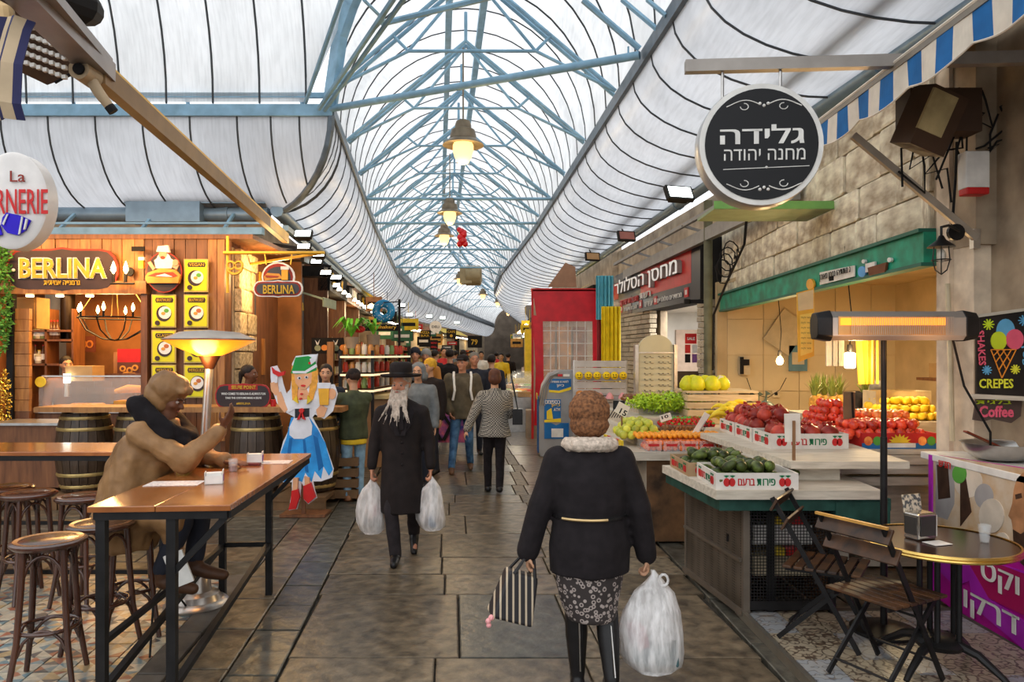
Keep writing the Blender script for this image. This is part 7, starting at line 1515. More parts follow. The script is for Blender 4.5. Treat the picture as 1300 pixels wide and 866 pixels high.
def blob(name, prims, m, parent, vox=.013, it=3, fold=0, fscale=9, cut=None):
    b = MB()
    for p in prims:
        if p[0] == 'c': capsule(b, *p[1:])
        elif p[0] == 'e': b.ball(p[1], p[2], 18, 12, rot=Euler(p[3]) if len(p) > 3 else None)
        elif p[0] == 'l': loft(b, p[1])
    me = b.mesh('t', []) ; o = bpy.data.objects.new('t', me); C.objects.link(o)
    r = o.modifiers.new('r', 'REMESH'); r.mode = 'VOXEL'; r.voxel_size = vox; r.use_smooth_shade = True
    s = o.modifiers.new('s', 'SMOOTH'); s.factor = .5; s.iterations = it
    dg = bpy.context.evaluated_depsgraph_get(); dg.update(); out = bpy.data.meshes.new_from_object(o.evaluated_get(dg)); bpy.data.objects.remove(o); bpy.data.meshes.remove(me)
    if fold:
        off = Vector((random.random()*9, random.random()*9, 0)); nr = [v.normal.copy() for v in out.vertices]
        for v, n_ in zip(out.vertices, nr):
            c = v.co; f = noise.noise(Vector((c.x*fscale, c.y*fscale, c.z*fscale*.55))+off)+.5*noise.noise(Vector((c.x*fscale*2.2, c.y*fscale*2.2, c.z*fscale*1.1))+off)
            v.co = c+n_*(fold*f)
    out.materials.clear(); out.materials.append(m); out.polygons.foreach_set('use_smooth', [True]*len(out.polygons)); out.name = name
    return put(name, out, parent)
def hand(pr, w, d, n, side, k=1, curl=.5, spread=.0, thumb=.6):
    """w wrist, d pointing along the hand, n palm normal (fingers curl that way), side +1/-1 where the thumb goes along d x n"""
    w = Vector(w); d = Vector(d).normalized(); n = Vector(n); n = (n-d*n.dot(d)).normalized(); l = d.cross(n)*side; s = k
    for q in (-.028, -.01, .01, .028): pr.append(('c', w+l*q*.6*s, w+(d*.085+l*q)*s, .014*s, .0115*s, 8))
    for i, (q, L_) in enumerate(((.03, .072), (.01, .08), (-.01, .074), (-.029, .058))):
        p = w+(d*.088+l*q)*s; a = 0; dd = d+l*q*spread*10
        for j, f in enumerate((.45, .32, .23)):
            a += curl*(.55, 1.0, .8)[j]+i*.04; v = (dd*math.cos(a)+n*math.sin(a)).normalized(); e = p+v*L_*f*s; pr.append(('c', p, e, (.0092-.0008*j)*s, (.0086-.0009*j)*s, 8)); p = e
    p = w+(d*.025+l*.022)*s; v = (d*.55+l*thumb+n*.35).normalized(); e = p+v*.045*s; pr.append(('c', p, e, .013*s, .0105*s, 8)); v2 = (d*.8+l*.2+n*.45).normalized(); pr.append(('c', e, e+v2*.032*s, .0102*s, .0085*s, 8))
def head_prims(c, h, yaw=0, pitch=0):
    R = Euler((pitch, 0, yaw)).to_matrix(); P = lambda x, y, z: Vector(c)+R @ Vector((x*h, y*h, z*h)); e = (pitch, 0, yaw); S = lambda a, b_, c_: (a*h, b_*h, c_*h)
    return [('e', P(0, .008, .018), S(.045, .055, .05), e), ('e', P(0, -.012, -.012), S(.038, .042, .046), e), ('e', P(0, -.022, -.042), S(.026, .027, .022), e), ('e', P(0, -.043, .016), S(.03, .012, .007), e),
            ('c', P(0, -.05, .006), P(0, -.062, -.013), .005*h, .0085*h, 8), ('e', P(.008, -.055, -.015), S(.005, .006, .004), e), ('e', P(-.008, -.055, -.015), S(.005, .006, .004), e), ('e', P(0, -.0495, -.029), S(.014, .006, .0035), e), ('e', P(0, -.049, -.0345), S(.012, .006, .004), e),
            ('e', P(.044, .004, -.002), S(.006, .014, .018), e), ('e', P(-.044, .004, -.002), S(.006, .014, .018), e), ('e', P(.023, -.036, -.014), S(.014, .012, .012), e), ('e', P(-.023, -.036, -.014), S(.014, .012, .012), e), ('e', P(0, -.046, -.05), S(.012, .01, .009), e)], P
SK1 = mat('skin_ruddy', (.52, .25, .15), .5, 0, .15, 14, col2=(.4, .17, .1)); SK2 = mat('skin_brown', (.14, .055, .028), .5, 0, .2, 14); SK3 = mat('skin_tan', (.5, .27, .16), .5, 0, .12, 14)
EYEW = mat('eye_white', (.34, .27, .23), .25); EYED = mat('eye_iris', (.02, .015, .01), .2)
def skel(h, **kw):
    J = dict(pelvis=(0, 0, .53), waist=(0, 0, .62), chest=(0, 0, .74), neck=(0, .005, .83), head=(0, -.012, .925))
    for s, n in ((1, 'L'), (-1, 'R')): J.update({'sh'+n: (s*.108, .005, .8), 'el'+n: (s*.135, .012, .63), 'wr'+n: (s*.14, -.02, .485), 'hip'+n: (s*.05, 0, .51), 'kn'+n: (s*.052, -.012, .285), 'an'+n: (s*.055, .015, .045)})
    J = {k: Vector(v)*h for k, v in J.items()}
    for k, v in kw.items(): J[k] = Vector(v)
    return J
def person(label, loc, rz, h, J=None, skin=SK3, yaw=0, pitch=0, top=None, topc=None, hem=.5, legs=None, shoe=None, hair=None, hairkind='short', hat=None, hatkind=None, bulk=1, vox=.014, hands=True, curl=.6, skirt=None, sleeves=True, group=None, footdir=None, flare=0, fold=.006, eyes=True, hoodm=None, hd=None):
    J = J or skel(h); t = T('person', label, 'person', loc, rz, group); k = h/1.7
    pr, HP = head_prims(J['head'], h, yaw, pitch)
    pr += [('c', J['neck']-Vector((0, 0, .03*h)), J['head']-Vector((0, 0, .03*h)), .034*h, .03*h), ('c', J['pelvis'], J['waist'], .065*h, .06*h), ('c', J['waist'], J['chest'], .052*h, .052*h), ('c', J['shL']*.8+J['shR']*.2, J['shR']*.8+J['shL']*.2, .022*h, .022*h), ('c', J['chest'], J['neck'], .045*h, .03*h)]
    hd = hd or {}
    for n, s in (('L', 1), ('R', -1)):
        pr += [('c', J['sh'+n].lerp(J['el'+n], .1), J['el'+n], .02*h, .018*h), ('c', J['el'+n], J['wr'+n], .018*h, .016*h), ('c', J['hip'+n], J['kn'+n], .045*h, .03*h), ('c', J['kn'+n], J['an'+n], .031*h, .02*h)]
        if hands:
            dd, nn, cu, sd = hd.get(n, ((J['wr'+n]-J['el'+n]), (-s, -.15, 0), curl, s)); hand(pr, J['wr'+n], dd, nn, sd, k, cu)
        fd = Vector((footdir or {}).get(n, (0, -1, 0))); a = J['an'+n]; pr.append(('c', a+Vector((0, 0, -.02*h)), a+fd*.09*h+Vector((0, 0, -.03*h)), .018*h, .014*h))
    blob('body', pr, skin, t, vox, 2)
    if eyes:
        for s in (-1, 1): b = MB(); b.ball(HP(s*.0185, -.0445, .003), .0068*h, 10, 8); eo = b.build('eye', EYEW, t, smooth=60); b = MB(); b.ball(HP(s*.0185, -.0487, .0025), .0038*h, 8, 6); b.build('iris', EYED, eo)
        b = MB()
        for s in (-1, 1): b.tube([HP(s*.008, -.054, .015), HP(s*.018, -.0545, .0185), HP(s*.029, -.046, .0155)], [.002*h, .0028*h, .0015*h], 6)
        b.build('eyebrow', hair or EYED, t); b = MB(); b.ball(HP(0, -.0545, -.0315), (.0125*h, .0035*h, .0028*h)); b.build('lips', mat('lips', (.35, .09, .07), .4), t)
    if top:
        w_ = .088*h*bulk; dpt = .062*h*bulk; P = J['pelvis']; Wt = J['waist']; Ch = J['chest']; Nk = J['neck']; hz = hem*h; rg = []
        if hz < P.z: rg.append((hz, P.x, P.y, w_*(1.02+flare), dpt*(1.12+flare)))
        rg += [(P.z, P.x, P.y, w_*(1.0+flare*.4), dpt*(1.08+flare*.4)), (Wt.z, Wt.x, Wt.y, w_*.95, dpt*1.02), (Ch.z, Ch.x, Ch.y, w_*1.12, dpt*1.12), (J['shL'].z-.01*h, (J['shL'].x+J['shR'].x)/2, (J['shL'].y+J['shR'].y)/2, w_*.95, dpt*.9), (Nk.z-.012*h, Nk.x, Nk.y, .05*h, .045*h), (Nk.z+.012*h, Nk.x, Nk.y-.003, .036*h, .036*h)]
        pt = [('l', rg)]; dz_ = Vector((0, 0, .012*h))
        for n in 'LR': pt.append(('c', J['neck']-dz_*2.2, J['sh'+n].lerp(J['neck'], .15)-dz_*1.2, .036*h, .036*h))
        for n in 'LR':
            pt += [('c', J['sh'+n]-dz_*1.3, J['el'+n], .041*h*bulk**.6, .034*h*bulk), ('c', J['el'+n], J['wr'+n].lerp(J['el'+n], .08), .034*h*bulk, .027*h*bulk)]
        blob('jacket', pt, top, t, vox, 2, fold, 8)
    if legs:
        pt = [('c', J['hipL'], J['hipR'], .058*h, .058*h)]
        for n in 'LR': pt += [('c', J['hip'+n], J['kn'+n], .053*h, .038*h), ('c', J['kn'+n], J['an'+n]+Vector((0, 0, .005*h)), .038*h, .03*h)]
        blob('trousers', pt, legs, t, vox, 2, fold*.8, 9)
    if shoe:
        for n in 'LR':
            fd = Vector((footdir or {}).get(n, (0, -1, 0))); a = J['an'+n]; blob('shoe', [('c', a+Vector((0, 0, -.012*h))-fd*.012*h, a+Vector((0, 0, -.018*h))+fd*.02*h, .028*h, .027*h), ('c', a+fd*.03*h+Vector((0, 0, -.024*h)), a+fd*.105*h+Vector((0, 0, -.03*h)), .024*h, .019*h)], shoe, t, .009, 2)
    if hair:
        e = (pitch, 0, yaw); ph = [('e', HP(0, .014, .026), (.05*h, .056*h, .052*h), e)]
        if hairkind == 'long': ph += [('c', HP(.03, .03, 0), HP(.035, .03, -.1), .028*h, .022*h), ('c', HP(-.03, .03, 0), HP(-.035, .03, -.1), .028*h, .022*h), ('c', HP(0, .045, 0), HP(0, .045, -.1), .03*h, .025*h)]
        if hairkind == 'bob': ph += [('e', HP(0, .028, -.005), (.054*h, .045*h, .055*h), e)]
        if hairkind == 'tail': ph += [('e', HP(0, .06, .01), (.022*h, .026*h, .022*h), e), ('c', HP(0, .07, 0), HP(0, .075, -.06), .02*h, .01*h)]
        blob('hair', ph, hair, t, .008, 2, .003, 30)
    if hatkind == 'beanie': blob('beanie', [('e', HP(0, .008, .032), (.053*h, .061*h, .05*h), (pitch, 0, yaw)), ('c', HP(.03, .0, .022), HP(-.03, 0, .022), .03*h, .03*h)], hat, t, .009, 2)
    if hatkind == 'hood': blob('hood', [('e', HP(0, .022, .022), (.062*h, .058*h, .064*h), (pitch, 0, yaw)), ('c', HP(.04, .025, -.03), HP(-.04, .025, -.03), .04*h, .04*h), ('c', HP(.046, -.01, .03), HP(.048, -.005, -.04), .016*h, .018*h), ('c', HP(-.046, -.01, .03), HP(-.048, -.005, -.04), .016*h, .018*h), ('c', HP(.04, -.012, .045), HP(-.04, -.012, .045), .02*h, .02*h)], hat, t, .01, 2)
    if hatkind == 'cap': blob('cap', [('e', HP(0, .008, .036), (.052*h, .06*h, .042*h), (pitch, 0, yaw)), ('e', HP(0, -.062, .033), (.036*h, .035*h, .006*h), (pitch+.15, 0, yaw))], hat, t, .008, 2)
    if hatkind == 'scarf': blob('headscarf', [('e', HP(0, .015, .025), (.055*h, .062*h, .057*h), (pitch, 0, yaw)), ('c', HP(-.03, .05, -.02), HP(-.06, .07, -.05), .02*h, .012*h)], hat, t, .009, 2)
    return t, J, HP
BLKC = mat('black_wool', (.013, .009, .0085), .85, 0, .25, 14, .15, sheen=.3); BLKC2 = mat('black_coat_soft', (.012, .009, .01), .9, 0, .3, 18, .3, sheen=.4); BLSH = mat('black_leather', (.012, .011, .011), .35, 0, .2, 10)
PLB, N, L, P = newmat('white_carrier_plastic'); P.inputs['Base Color'].default_value = (.8, .78, .76, 1); P.inputs['Roughness'].default_value = .35; P.inputs['Alpha'].default_value = .8; P.inputs['Subsurface Weight'].default_value = 0
nz = N.new('ShaderNodeTexNoise'); nz.inputs['Scale'].default_value = 9; nz.inputs['Detail'].default_value = 3; L.new(coords(N, L, (3, 3, .7)), nz.inputs[0]); addbump(N, L, P, nz.outputs[0], .8, .02)
mr = N.new('ShaderNodeMapRange'); mr.inputs[1].default_value = .35; mr.inputs[2].default_value = .65; mr.inputs[3].default_value = .4; mr.inputs[4].default_value = .85; L.new(nz.outputs[0], mr.inputs[0]); L.new(mr.outputs[0], P.inputs['Alpha'])
def carrier(label, top, wd, ht, dp, contents, seed=1, rz=0, knot=False):
    """plastic bag hanging from a hand at `top`; origin at the hand"""
    t = T('carrier_bag', label, 'bag', top, rz); rr = random.Random(seed); b = MB(); n = 28; rows_ = [(0, .06), (.04, .1), (.12, .3), (.22, .62), (.4, .86), (.6, 1), (.8, 1.02), (.93, .9), (1, .55)]; vs = []; fs = []
    for i, (f, wv) in enumerate(rows_):
        for j in range(n):
            a = 2*PI*j/n; ripple = 1+.07*math.sin(a*7+i*.8)*(1-f*.5)+.04*math.sin(a*3+i); vs.append((wd/2*wv*math.cos(a)*ripple+.01*math.sin(i), dp/2*(wv*.8+.2*f)*math.sin(a)*ripple, -ht*f))
    for i in range(len(rows_)-1):
        for j in range(n): fs.append((i*n+j, (i+1)*n+j, (i+1)*n+(j+1) % n, i*n+(j+1) % n))
    fs.append(tuple((len(rows_)-1)*n+j for j in range(n))); b.add(vs, fs); b.build('film', PLB, t, smooth=180)
    for (x, z, sx, sy, sz, mm) in contents: b = MB(); b.box((x, 0, z), (sx, sy, sz), rot=Euler((0, rr.uniform(-.3, .3), rr.uniform(-.4, .4)))) if mm is not None else 0; b.build('content', mm, t, bevel=.012)
    return t
# 1 bearded man in black
dH = 6.44; XH = -.97; h = 1.66
J = skel(h, knL=(.10, .05, .47), anL=(.085, .3, .17), knR=(-.08, -.10, .47), anR=(-.04, -.12, .075), wrL=(.255, -.03, .80), elL=(.235, .02, 1.05), elR=(-.235, .02, 1.05), wrR=(-.255, -.03, .80), shL=(.175, .0, 1.32), shR=(-.175, 0, 1.32))
man, J, HP = person('old man in a black frock coat and wide hat with a long grey beard', (XH, dH, 0), math.radians(3), h, J, SK1, yaw=math.radians(-18), pitch=.1, hair=mat('beard_grey', (.42, .36, .3), .8, 0, .3, 40, .3), hd={'L': ((0, -.05, -1), (-1, 0, 0), 1.4, 1), 'R': ((0, -.05, -1), (1, 0, 0), 1.4, -1)}, vox=.009, footdir={'L': (.1, -.8, -.5)})
BRD = MATS['beard_grey']
coat = [('l', [(.42, .01, -.0, .2, .18), (.6, .005, 0, .19, .165), (.85, 0, 0, .175, .125), (1.02, 0, 0, .17, .12), (1.2, 0, 0, .195, .125), (1.31, 0, .005, .2, .1), (1.37, 0, .01, .1, .075), (1.40, 0, .012, .07, .065)]), ('c', J['shL']-Vector((0, 0, .02)), J['shR']-Vector((0, 0, .02)), .058, .058), ('c', (.04, .01, 1.37), (.13, 0, 1.32), .05, .05), ('c', (-.04, .01, 1.37), (-.13, 0, 1.32), .05, .05)]
for n in 'LR': coat += [('c', J['sh'+n]-Vector((0, 0, .03)), J['el'+n], .068, .055), ('c', J['el'+n], J['wr'+n]+Vector((0, 0, .03)), .055, .046)]
blob('coat', coat, BLKC, man, .011, 2, .006, 6)
pt = []
for n in 'LR': pt += [('c', J['hip'+n], J['kn'+n], .085, .065), ('c', J['kn'+n], J['an'+n]-Vector((0, 0, .005)), .064, .055)]
blob('trousers', pt, mat('black_trouser', (.022, .018, .02), .8, 0, .3, 12, .2), man, .011, 2, .006, 9)
for n, fd in (('L', Vector((.05, -.7, -.6)).normalized()), ('R', Vector((0, -1, 0)))): a = J['an'+n]; blob('shoe', [('c', a+Vector((0, 0, -.02)), a+fd*.05+Vector((0, 0, -.03)), .046, .045), ('c', a+fd*.06+Vector((0, 0, -.035)), a+fd*.17+Vector((0, 0, -.045)), .042, .032)], BLSH, man, .009, 2)
bp = []
rr = random.Random(8)
for i in range(-6, 7):
    x = i*.0095
    bp.append(('c', HP(x/1.66*1.0, -.042+abs(i)*.003, -.03+abs(i)*.0035), HP(x*1.7/1.66+rr.uniform(-.01, .01), -.09+abs(i)*.003, -.15-rr.uniform(0, .035)+abs(i)*.006), .018, .007, 8))
for i in range(7): x = (i-3)*.02; bp.append(('c', HP(x*.6, -.062, -.08), HP(x*1.5+rr.uniform(-.012, .012), -.103, -.19-rr.uniform(0, .03)+abs(i-3)*.01), .015, .004, 6))
bp += [('c', HP(.043, -.01, .0), HP(.036, -.036, -.04), .012, .02), ('c', HP(-.043, -.01, .0), HP(-.036, -.036, -.04), .012, .02), ('c', HP(.004, -.056, -.022), HP(.024, -.046, -.038), .007, .006), ('c', HP(-.004, -.056, -.022), HP(-.024, -.046, -.038), .007, .006)]
blob('beard', bp, BRD, man, .006, 1, .005, 45)
b = MB(); b.add([(-.035, -.118, 1.36), (.05, -.118, 1.36), (.015, -.14, 1.16), (-.05, -.085, 1.41), (.06, -.085, 1.41)], [(0, 2, 1), (3, 0, 1, 4)]); b.build('shirt', WHITE, man); b = MB(); b.box((.012, -.14, 1.25), (.035, .012, .2), taper=.8); b.build('tie', BLKC2, man)
b = MB()
for s in (-1, 1): b.add([(s*.03, -.142, 1.09), (s*.09, -.118, 1.37), (s*.12, -.118, 1.3), (s*.1, -.132, 1.24), (s*.115, -.13, 1.22)], [(0, 1, 2, 3), (0, 3, 4)]) ; b.add([(s*.0, -.145, 1.1), (s*.085, -.105, 1.38), (s*.045, -.152, 1.1)], [(0, 1, 2)])
for z in (1.04, .95, .85): b.ball((.015, -.135, z), .011, 8, 6)
b.build('lapel', BLKC2, man)
R_h = Euler((.1-.08, 0, math.radians(-18))).to_matrix().to_4x4(); hc = HP(0, .0, .045); b = MB(); b.X = Matrix.Translation(hc) @ R_h
pr_ = [(.005, .135), (.06, .14), (.085, .12), (.092, .06), (.094, .0), (.11, -.006), (.16, .0), (.172, .012), (.172, .018), (.16, .01), (.1, .008)]; b.lathe([(.09, -.005), (.165, -.004), (.175, .01), (.175, .017), (.165, .008), (.1, .012), (.098, .06), (.094, .105), (.07, .125), (.03, .118), (.002, .116)], 36, sx=1, sy=1.12); b.build('hat', BLKC, man, smooth=50); hat_o = man.children[-1]
b = MB(); b.X = Matrix.Translation(hc) @ R_h; b.lathe([(.099, .012), (.1, .03), (.097, .045)], 36, sx=1, sy=1.12, caps=False); b.build('hat_band', BLSH, hat_o)
PKT = [mat('packet_white', (.65, .62, .6), .5), mat('packet_blue', (.05, .2, .4), .5), mat('packet_brown', (.35, .2, .1), .6), mat('packet_dark', (.12, .06, .05), .5), mat('packet_grey', (.3, .28, .27), .5), RED]
carrier('white plastic bag in the bearded man\'s right hand, left of his coat', (XH-.262, dH-.03, .735), .24, .5, .18, [(-.01, -.4, .1, .06, .08, PKT[4]), (.04, -.3, .05, .07, .1, PKT[5]), (-.03, -.28, .07, .06, .1, PKT[0])], 2)
carrier('white plastic bag with packets in the bearded man\'s left hand, right of his coat', (XH+.265, dH-.03, .735), .25, .47, .18, [(-.05, -.3, .07, .1, .09, PKT[0]), (.0, -.39, .08, .115, .09, PKT[1]), (.06, -.35, .06, .1, .11, PKT[2]), (-.05, -.4, .07, .1, .06, PKT[3])], 5)
# 2 woman in black seen from behind
dW = 3.875; XW = .41; h = 1.58
FUR = mat('brown_fur', (.2, .085, .035), .95, 0, .5, 60, .6, col2=(.09, .04, .02), sheen=.5); FURC = mat('cream_fur', (.55, .45, .36), .95, 0, .3, 60, .5, sheen=.4)
J = skel(h, shL=(.165, 0, 1.24), shR=(-.165, 0, 1.24), elL=(.26, .02, 1.0), wrL=(.325, -.0, .765), elR=(-.26, .02, .98), wrR=(-.305, -.02, .735), knL=(.07, -.02, .44), anL=(.06, -.03, .07), knR=(-.09, .0, .45), anR=(-.10, .12, .10))
lady, J, HP = person('woman seen from behind in a black padded coat, brown fur hat and cream collar', (XW, dW, 0), PI+.02, h, J, SK3, eyes=True, hd={'L': ((.05, 0, -1), (-1, 0, 0), 1.3, 1), 'R': ((-.05, 0, -1), (1, 0, 0), 1.3, -1)}, vox=.009)
coat = [('l', [(.655, 0, 0, .212, .17), (.8, 0, 0, .215, .175), (.94, 0, 0, .195, .155), (.97, 0, 0, .192, .15), (1.0, 0, 0, .2, .155), (1.15, 0, 0, .215, .15), (1.24, 0, .0, .205, .12), (1.3, 0, .005, .13, .09), (1.33, 0, .01, .085, .08)])]
for n in 'LR': coat += [('c', J['sh'+n], J['el'+n], .08, .068), ('c', J['el'+n], J['wr'+n], .066, .058)]
blob('coat', coat, BLKC2, lady, .011, 2, .008, 6)
blob('fur_hat', [('e', HP(0, .005, .025), (.11, .114, .108)), ('e', HP(0, .01, -.02), (.104, .106, .075))], FUR, lady, .007, 1, .006, 60)
cp = [('c', Vector((.115*math.cos(a), .005+.1*math.sin(a), 1.325+.01*math.sin(a))), Vector((.115*math.cos(a+.5), .005+.1*math.sin(a+.5), 1.325+.01*math.sin(a+.5))), .04, .04, 10) for a in [k*.45 for k in range(14)]]
blob('fur_collar', cp, FURC, lady, .007, 1, .005, 40)
b = MB(); b.lathe([(.19, .945), (.2, .95), (.2, .962), (.19, .967)], 40, (0, 0, 0), sx=1.01, sy=.8, caps=False); b.build('belt', BLSH, lady); b = MB(); b.tube([(.20*math.cos(a), .8*.205*math.sin(a)+.0, .957) for a in [PI*.22+k*.09 for k in range(15)]], .007, 6); b.build('gold_belt_trim', mat('gold_trim', (.6, .42, .2), .35, .6), lady)
LEO, N, L, P = newmat('leopard_print'); P.inputs['Roughness'].default_value = .8; vo = N.new('ShaderNodeTexVoronoi'); vo.inputs['Scale'].default_value = 38; L.new(coords(N, L, (1, 1, 1)), vo.inputs[0])
L.new(ramp(N, L, vo.outputs[0], [(.18, (.03, .02, .02)), (.26, (.36, .3, .27)), (.40, (.36, .3, .27)), (.48, (.03, .022, .02))]), P.inputs['Base Color'])
blob('skirt', [('l', [(.41, -.01, .02, .125, .11), (.5, 0, .01, .155, .13), (.62, 0, 0, .18, .15), (.7, 0, 0, .18, .15)])], LEO, lady, .011, 2, .005, 8)
for n in 'LR':
    a = J['an'+n]; kk = J['kn'+n]; blob('boot', [('c', kk+Vector((0, 0, .0)), kk.lerp(a, .35), .062, .06), ('c', kk.lerp(a, .35), a+Vector((0, 0, .03)), .06, .04), ('c', a+Vector((0, .02, -.02)), a+Vector((0, -.05, -.03)), .042, .038), ('c', a+Vector((0, -.06, -.035)), a+Vector((0, -.15, -.04)), .036, .028)], BLSH, lady, .009, 2)
    b = MB(); b.tube([kk+Vector((-.01, .063, -.02)), kk.lerp(a, .35)+Vector((-.01, .061, 0)), a+Vector((-.01, .045, .06))], .004, 5); b.build('boot_zip', STEEL, lady)
gx_ = lambda v: Vector((XW-v[0], dW-v[1], v[2]))
carrier('big white knotted plastic bag in the right hand of the woman in black', Vector((XW+.335, dW+.0, .66)), .34, .53, .24, [(.03, -.44, .2, .14, .1, mat('packet_teal', (.06, .12, .13), .4)), (-.08, -.35, .07, .12, .12, mat('packet_pinkred', (.5, .12, .15), .5)), (.05, -.32, .12, .12, .1, PKT[0]), (-.04, -.44, .12, .13, .09, mat('packet_teal', (.06, .12, .13), .4))], 9)
b = MB(); b.tube([(XW+.385+.025*math.cos(a), dW-.03, .615+.03*math.sin(a)) for a in [k*.63 for k in range(10)]], .007, 6, closed=True); b.build('bag_loop', PLB, None, 'loop handle of the big white bag held by the woman in black', 'handle')
STB, N, L, P = newmat('striped_bag_cloth'); P.inputs['Roughness'].default_value = .6; sx = N.new('ShaderNodeSeparateXYZ'); L.new(coords(N, L, (1, 1, 1)), sx.inputs[0]); wv = N.new('ShaderNodeMath'); wv.operation = 'SINE'; ml = N.new('ShaderNodeMath'); ml.operation = 'MULTIPLY'; ml.inputs[1].default_value = 190; L.new(sx.outputs[0], ml.inputs[0]); L.new(ml.outputs[0], wv.inputs[0])
L.new(ramp(N, L, wv.outputs[0], [(.5, (.012, .01, .012)), (.62, (.5, .4, .28))]), P.inputs['Base Color'])
t = T('striped_handbag', 'black and cream striped handbag held by the woman in black', 'handbag', (XW-.345, dW-.01, .68)); b = MB()
b.X = Euler((0, .32, .25)).to_matrix().to_4x4(); b.add([(-.09, -.05, -.03), (.08, -.05, -.03), (.12, -.075, -.28), (-.11, -.075, -.28), (-.09, .05, -.03), (.08, .05, -.03), (.12, .075, -.28), (-.11, .075, -.28)], [(0, 3, 2, 1), (4, 5, 6, 7), (0, 1, 5, 4), (1, 2, 6, 5), (2, 3, 7, 6), (3, 0, 4, 7)]); b.build('body', STB, t, bevel=.015)
b = MB(); b.X = Euler((0, .32, .25)).to_matrix().to_4x4(); b.tube([(-.06, -.05, -.04), (-.02, -.03, .05), (.03, -.03, .05), (.06, -.05, -.04)], .009, 6); b.tube([(-.06, .05, -.04), (-.02, .03, .05), (.03, .03, .05), (.06, .05, -.04)], .009, 6); b.build('strap', BLSH, t, smooth=50)
b = MB(); b.X = Euler((0, .32, .25)).to_matrix().to_4x4(); b.ball((-.11, -.06, -.28), .016, 8, 6); b.ball((-.12, -.06, -.3), .015, 8, 6); b.ball((-.11, -.06, -.32), .014, 8, 6); b.build('pink_charm', mat('charm_pink', (.8, .35, .35), .4), t)
# 3 woman in checked jacket
HT, N, L, P = newmat('houndstooth_wool'); P.inputs['Roughness'].default_value = .9; ck = N.new('ShaderNodeTexChecker'); ck.inputs['Scale'].default_value = 60; ck.inputs[1].default_value = (.36, .32, .26, 1); ck.inputs[2].default_value = (.05, .045, .04, 1); L.new(coords(N, L, (1, 1, 1)), ck.inputs[0]); L.new(ck.outputs[0], P.inputs['Base Color'])
h = 1.62; J = skel(h, elR=(-.26, .0, 1.03), wrR=(-.35, .0, .8), shL=(.16, 0, 1.29), shR=(-.16, 0, 1.29), anL=(.07, -.14, .06), knL=(.08, -.08, .46), anR=(-.05, .1, .09), knR=(-.07, 0, .46))
# facing away: her right arm is image right, so mirror: the free arm is on the image left
J2 = dict(J); 
for a in ('el', 'wr'): J2[a+'L'] = Vector((.27 if a == 'el' else .36, .02, 1.04 if a == 'el' else .83)); J2[a+'R'] = Vector((-.2 if a == 'el' else -.16, -.05 if a == 'el' else -.22, 1.02 if a == 'el' else .98))
wc, J, HP = person('woman seen from behind in a black and white checked jacket and black leggings', (gx(628, 9.5), 9.5, 0), PI+.15, h, J2, SK3, top=HT, hem=.455, legs=BLKC2, shoe=BLSH, hair=mat('hair_auburn', (.1, .035, .018), .6, 0, .3, 30), hairkind='bob', bulk=1.22, flare=.25, fold=.008)
b = MB(); b.box((0, 0, 0), (.13, .2, .2)); b.tube([(0, -.09, .1), (-.04, -.04, .35), (-.08, .0, .52), (-.05, .08, .35), (0, .09, .1)], .009, 6); b.build('shoulder_bag', BLSH, None, 'black leather shoulder bag of the woman in the checked jacket', 'handbag', loc=(gx(655, 9.5)+.02, 9.45, 1.0), bevel=.02)
# 4 man with cap
h = 1.8; OLV = mat('olive_brown_jacket', (.1, .08, .05), .8, 0, .3, 9, .2); JEAN = mat('blue_jeans', (.07, .16, .3), .8, 0, .35, 12, .2, col2=(.03, .08, .17)); LJEAN = mat('light_jeans', (.22, .36, .48), .8, 0, .3, 12, .2)
J = skel(h, elL=(.28, .02, 1.12), wrL=(.2, -.12, .92), elR=(-.28, .02, 1.12), wrR=(-.2, -.12, .92), knR=(-.13, -.08, .5), anR=(-.17, -.16, .08), knL=(.1, -.02, .5), anL=(.13, .16, .1), shL=(.2, 0, 1.46), shR=(-.2, 0, 1.46))
mc, J, HP = person('man in black cap, olive brown jacket and blue jeans walking toward the camera', (gx(587, 11.3), 11.3, 0), .1, h, J, SK1, yaw=math.radians(-25), top=OLV, hem=.45, legs=JEAN, shoe=mat('brown_shoe', (.12, .06, .03), .6), hair=mat('hair_grey', (.2, .18, .15), .8), hat=BLKC, hatkind='cap', bulk=1.25, hands=True)
b = MB()
for s in (-1, 1): b.tube([(s*.13, .02, 1.53), (s*.135, -.1, 1.46), (s*.12, -.15, 1.25), (s*.15, -.12, 1.1)], .018, 6, flat=.5)
b.build('backpack_strap', WHITE, mc); b = MB(); b.ball((0, .2, 1.25), (.17, .12, .25)); b.build('backpack', OLV, mc, smooth=60)
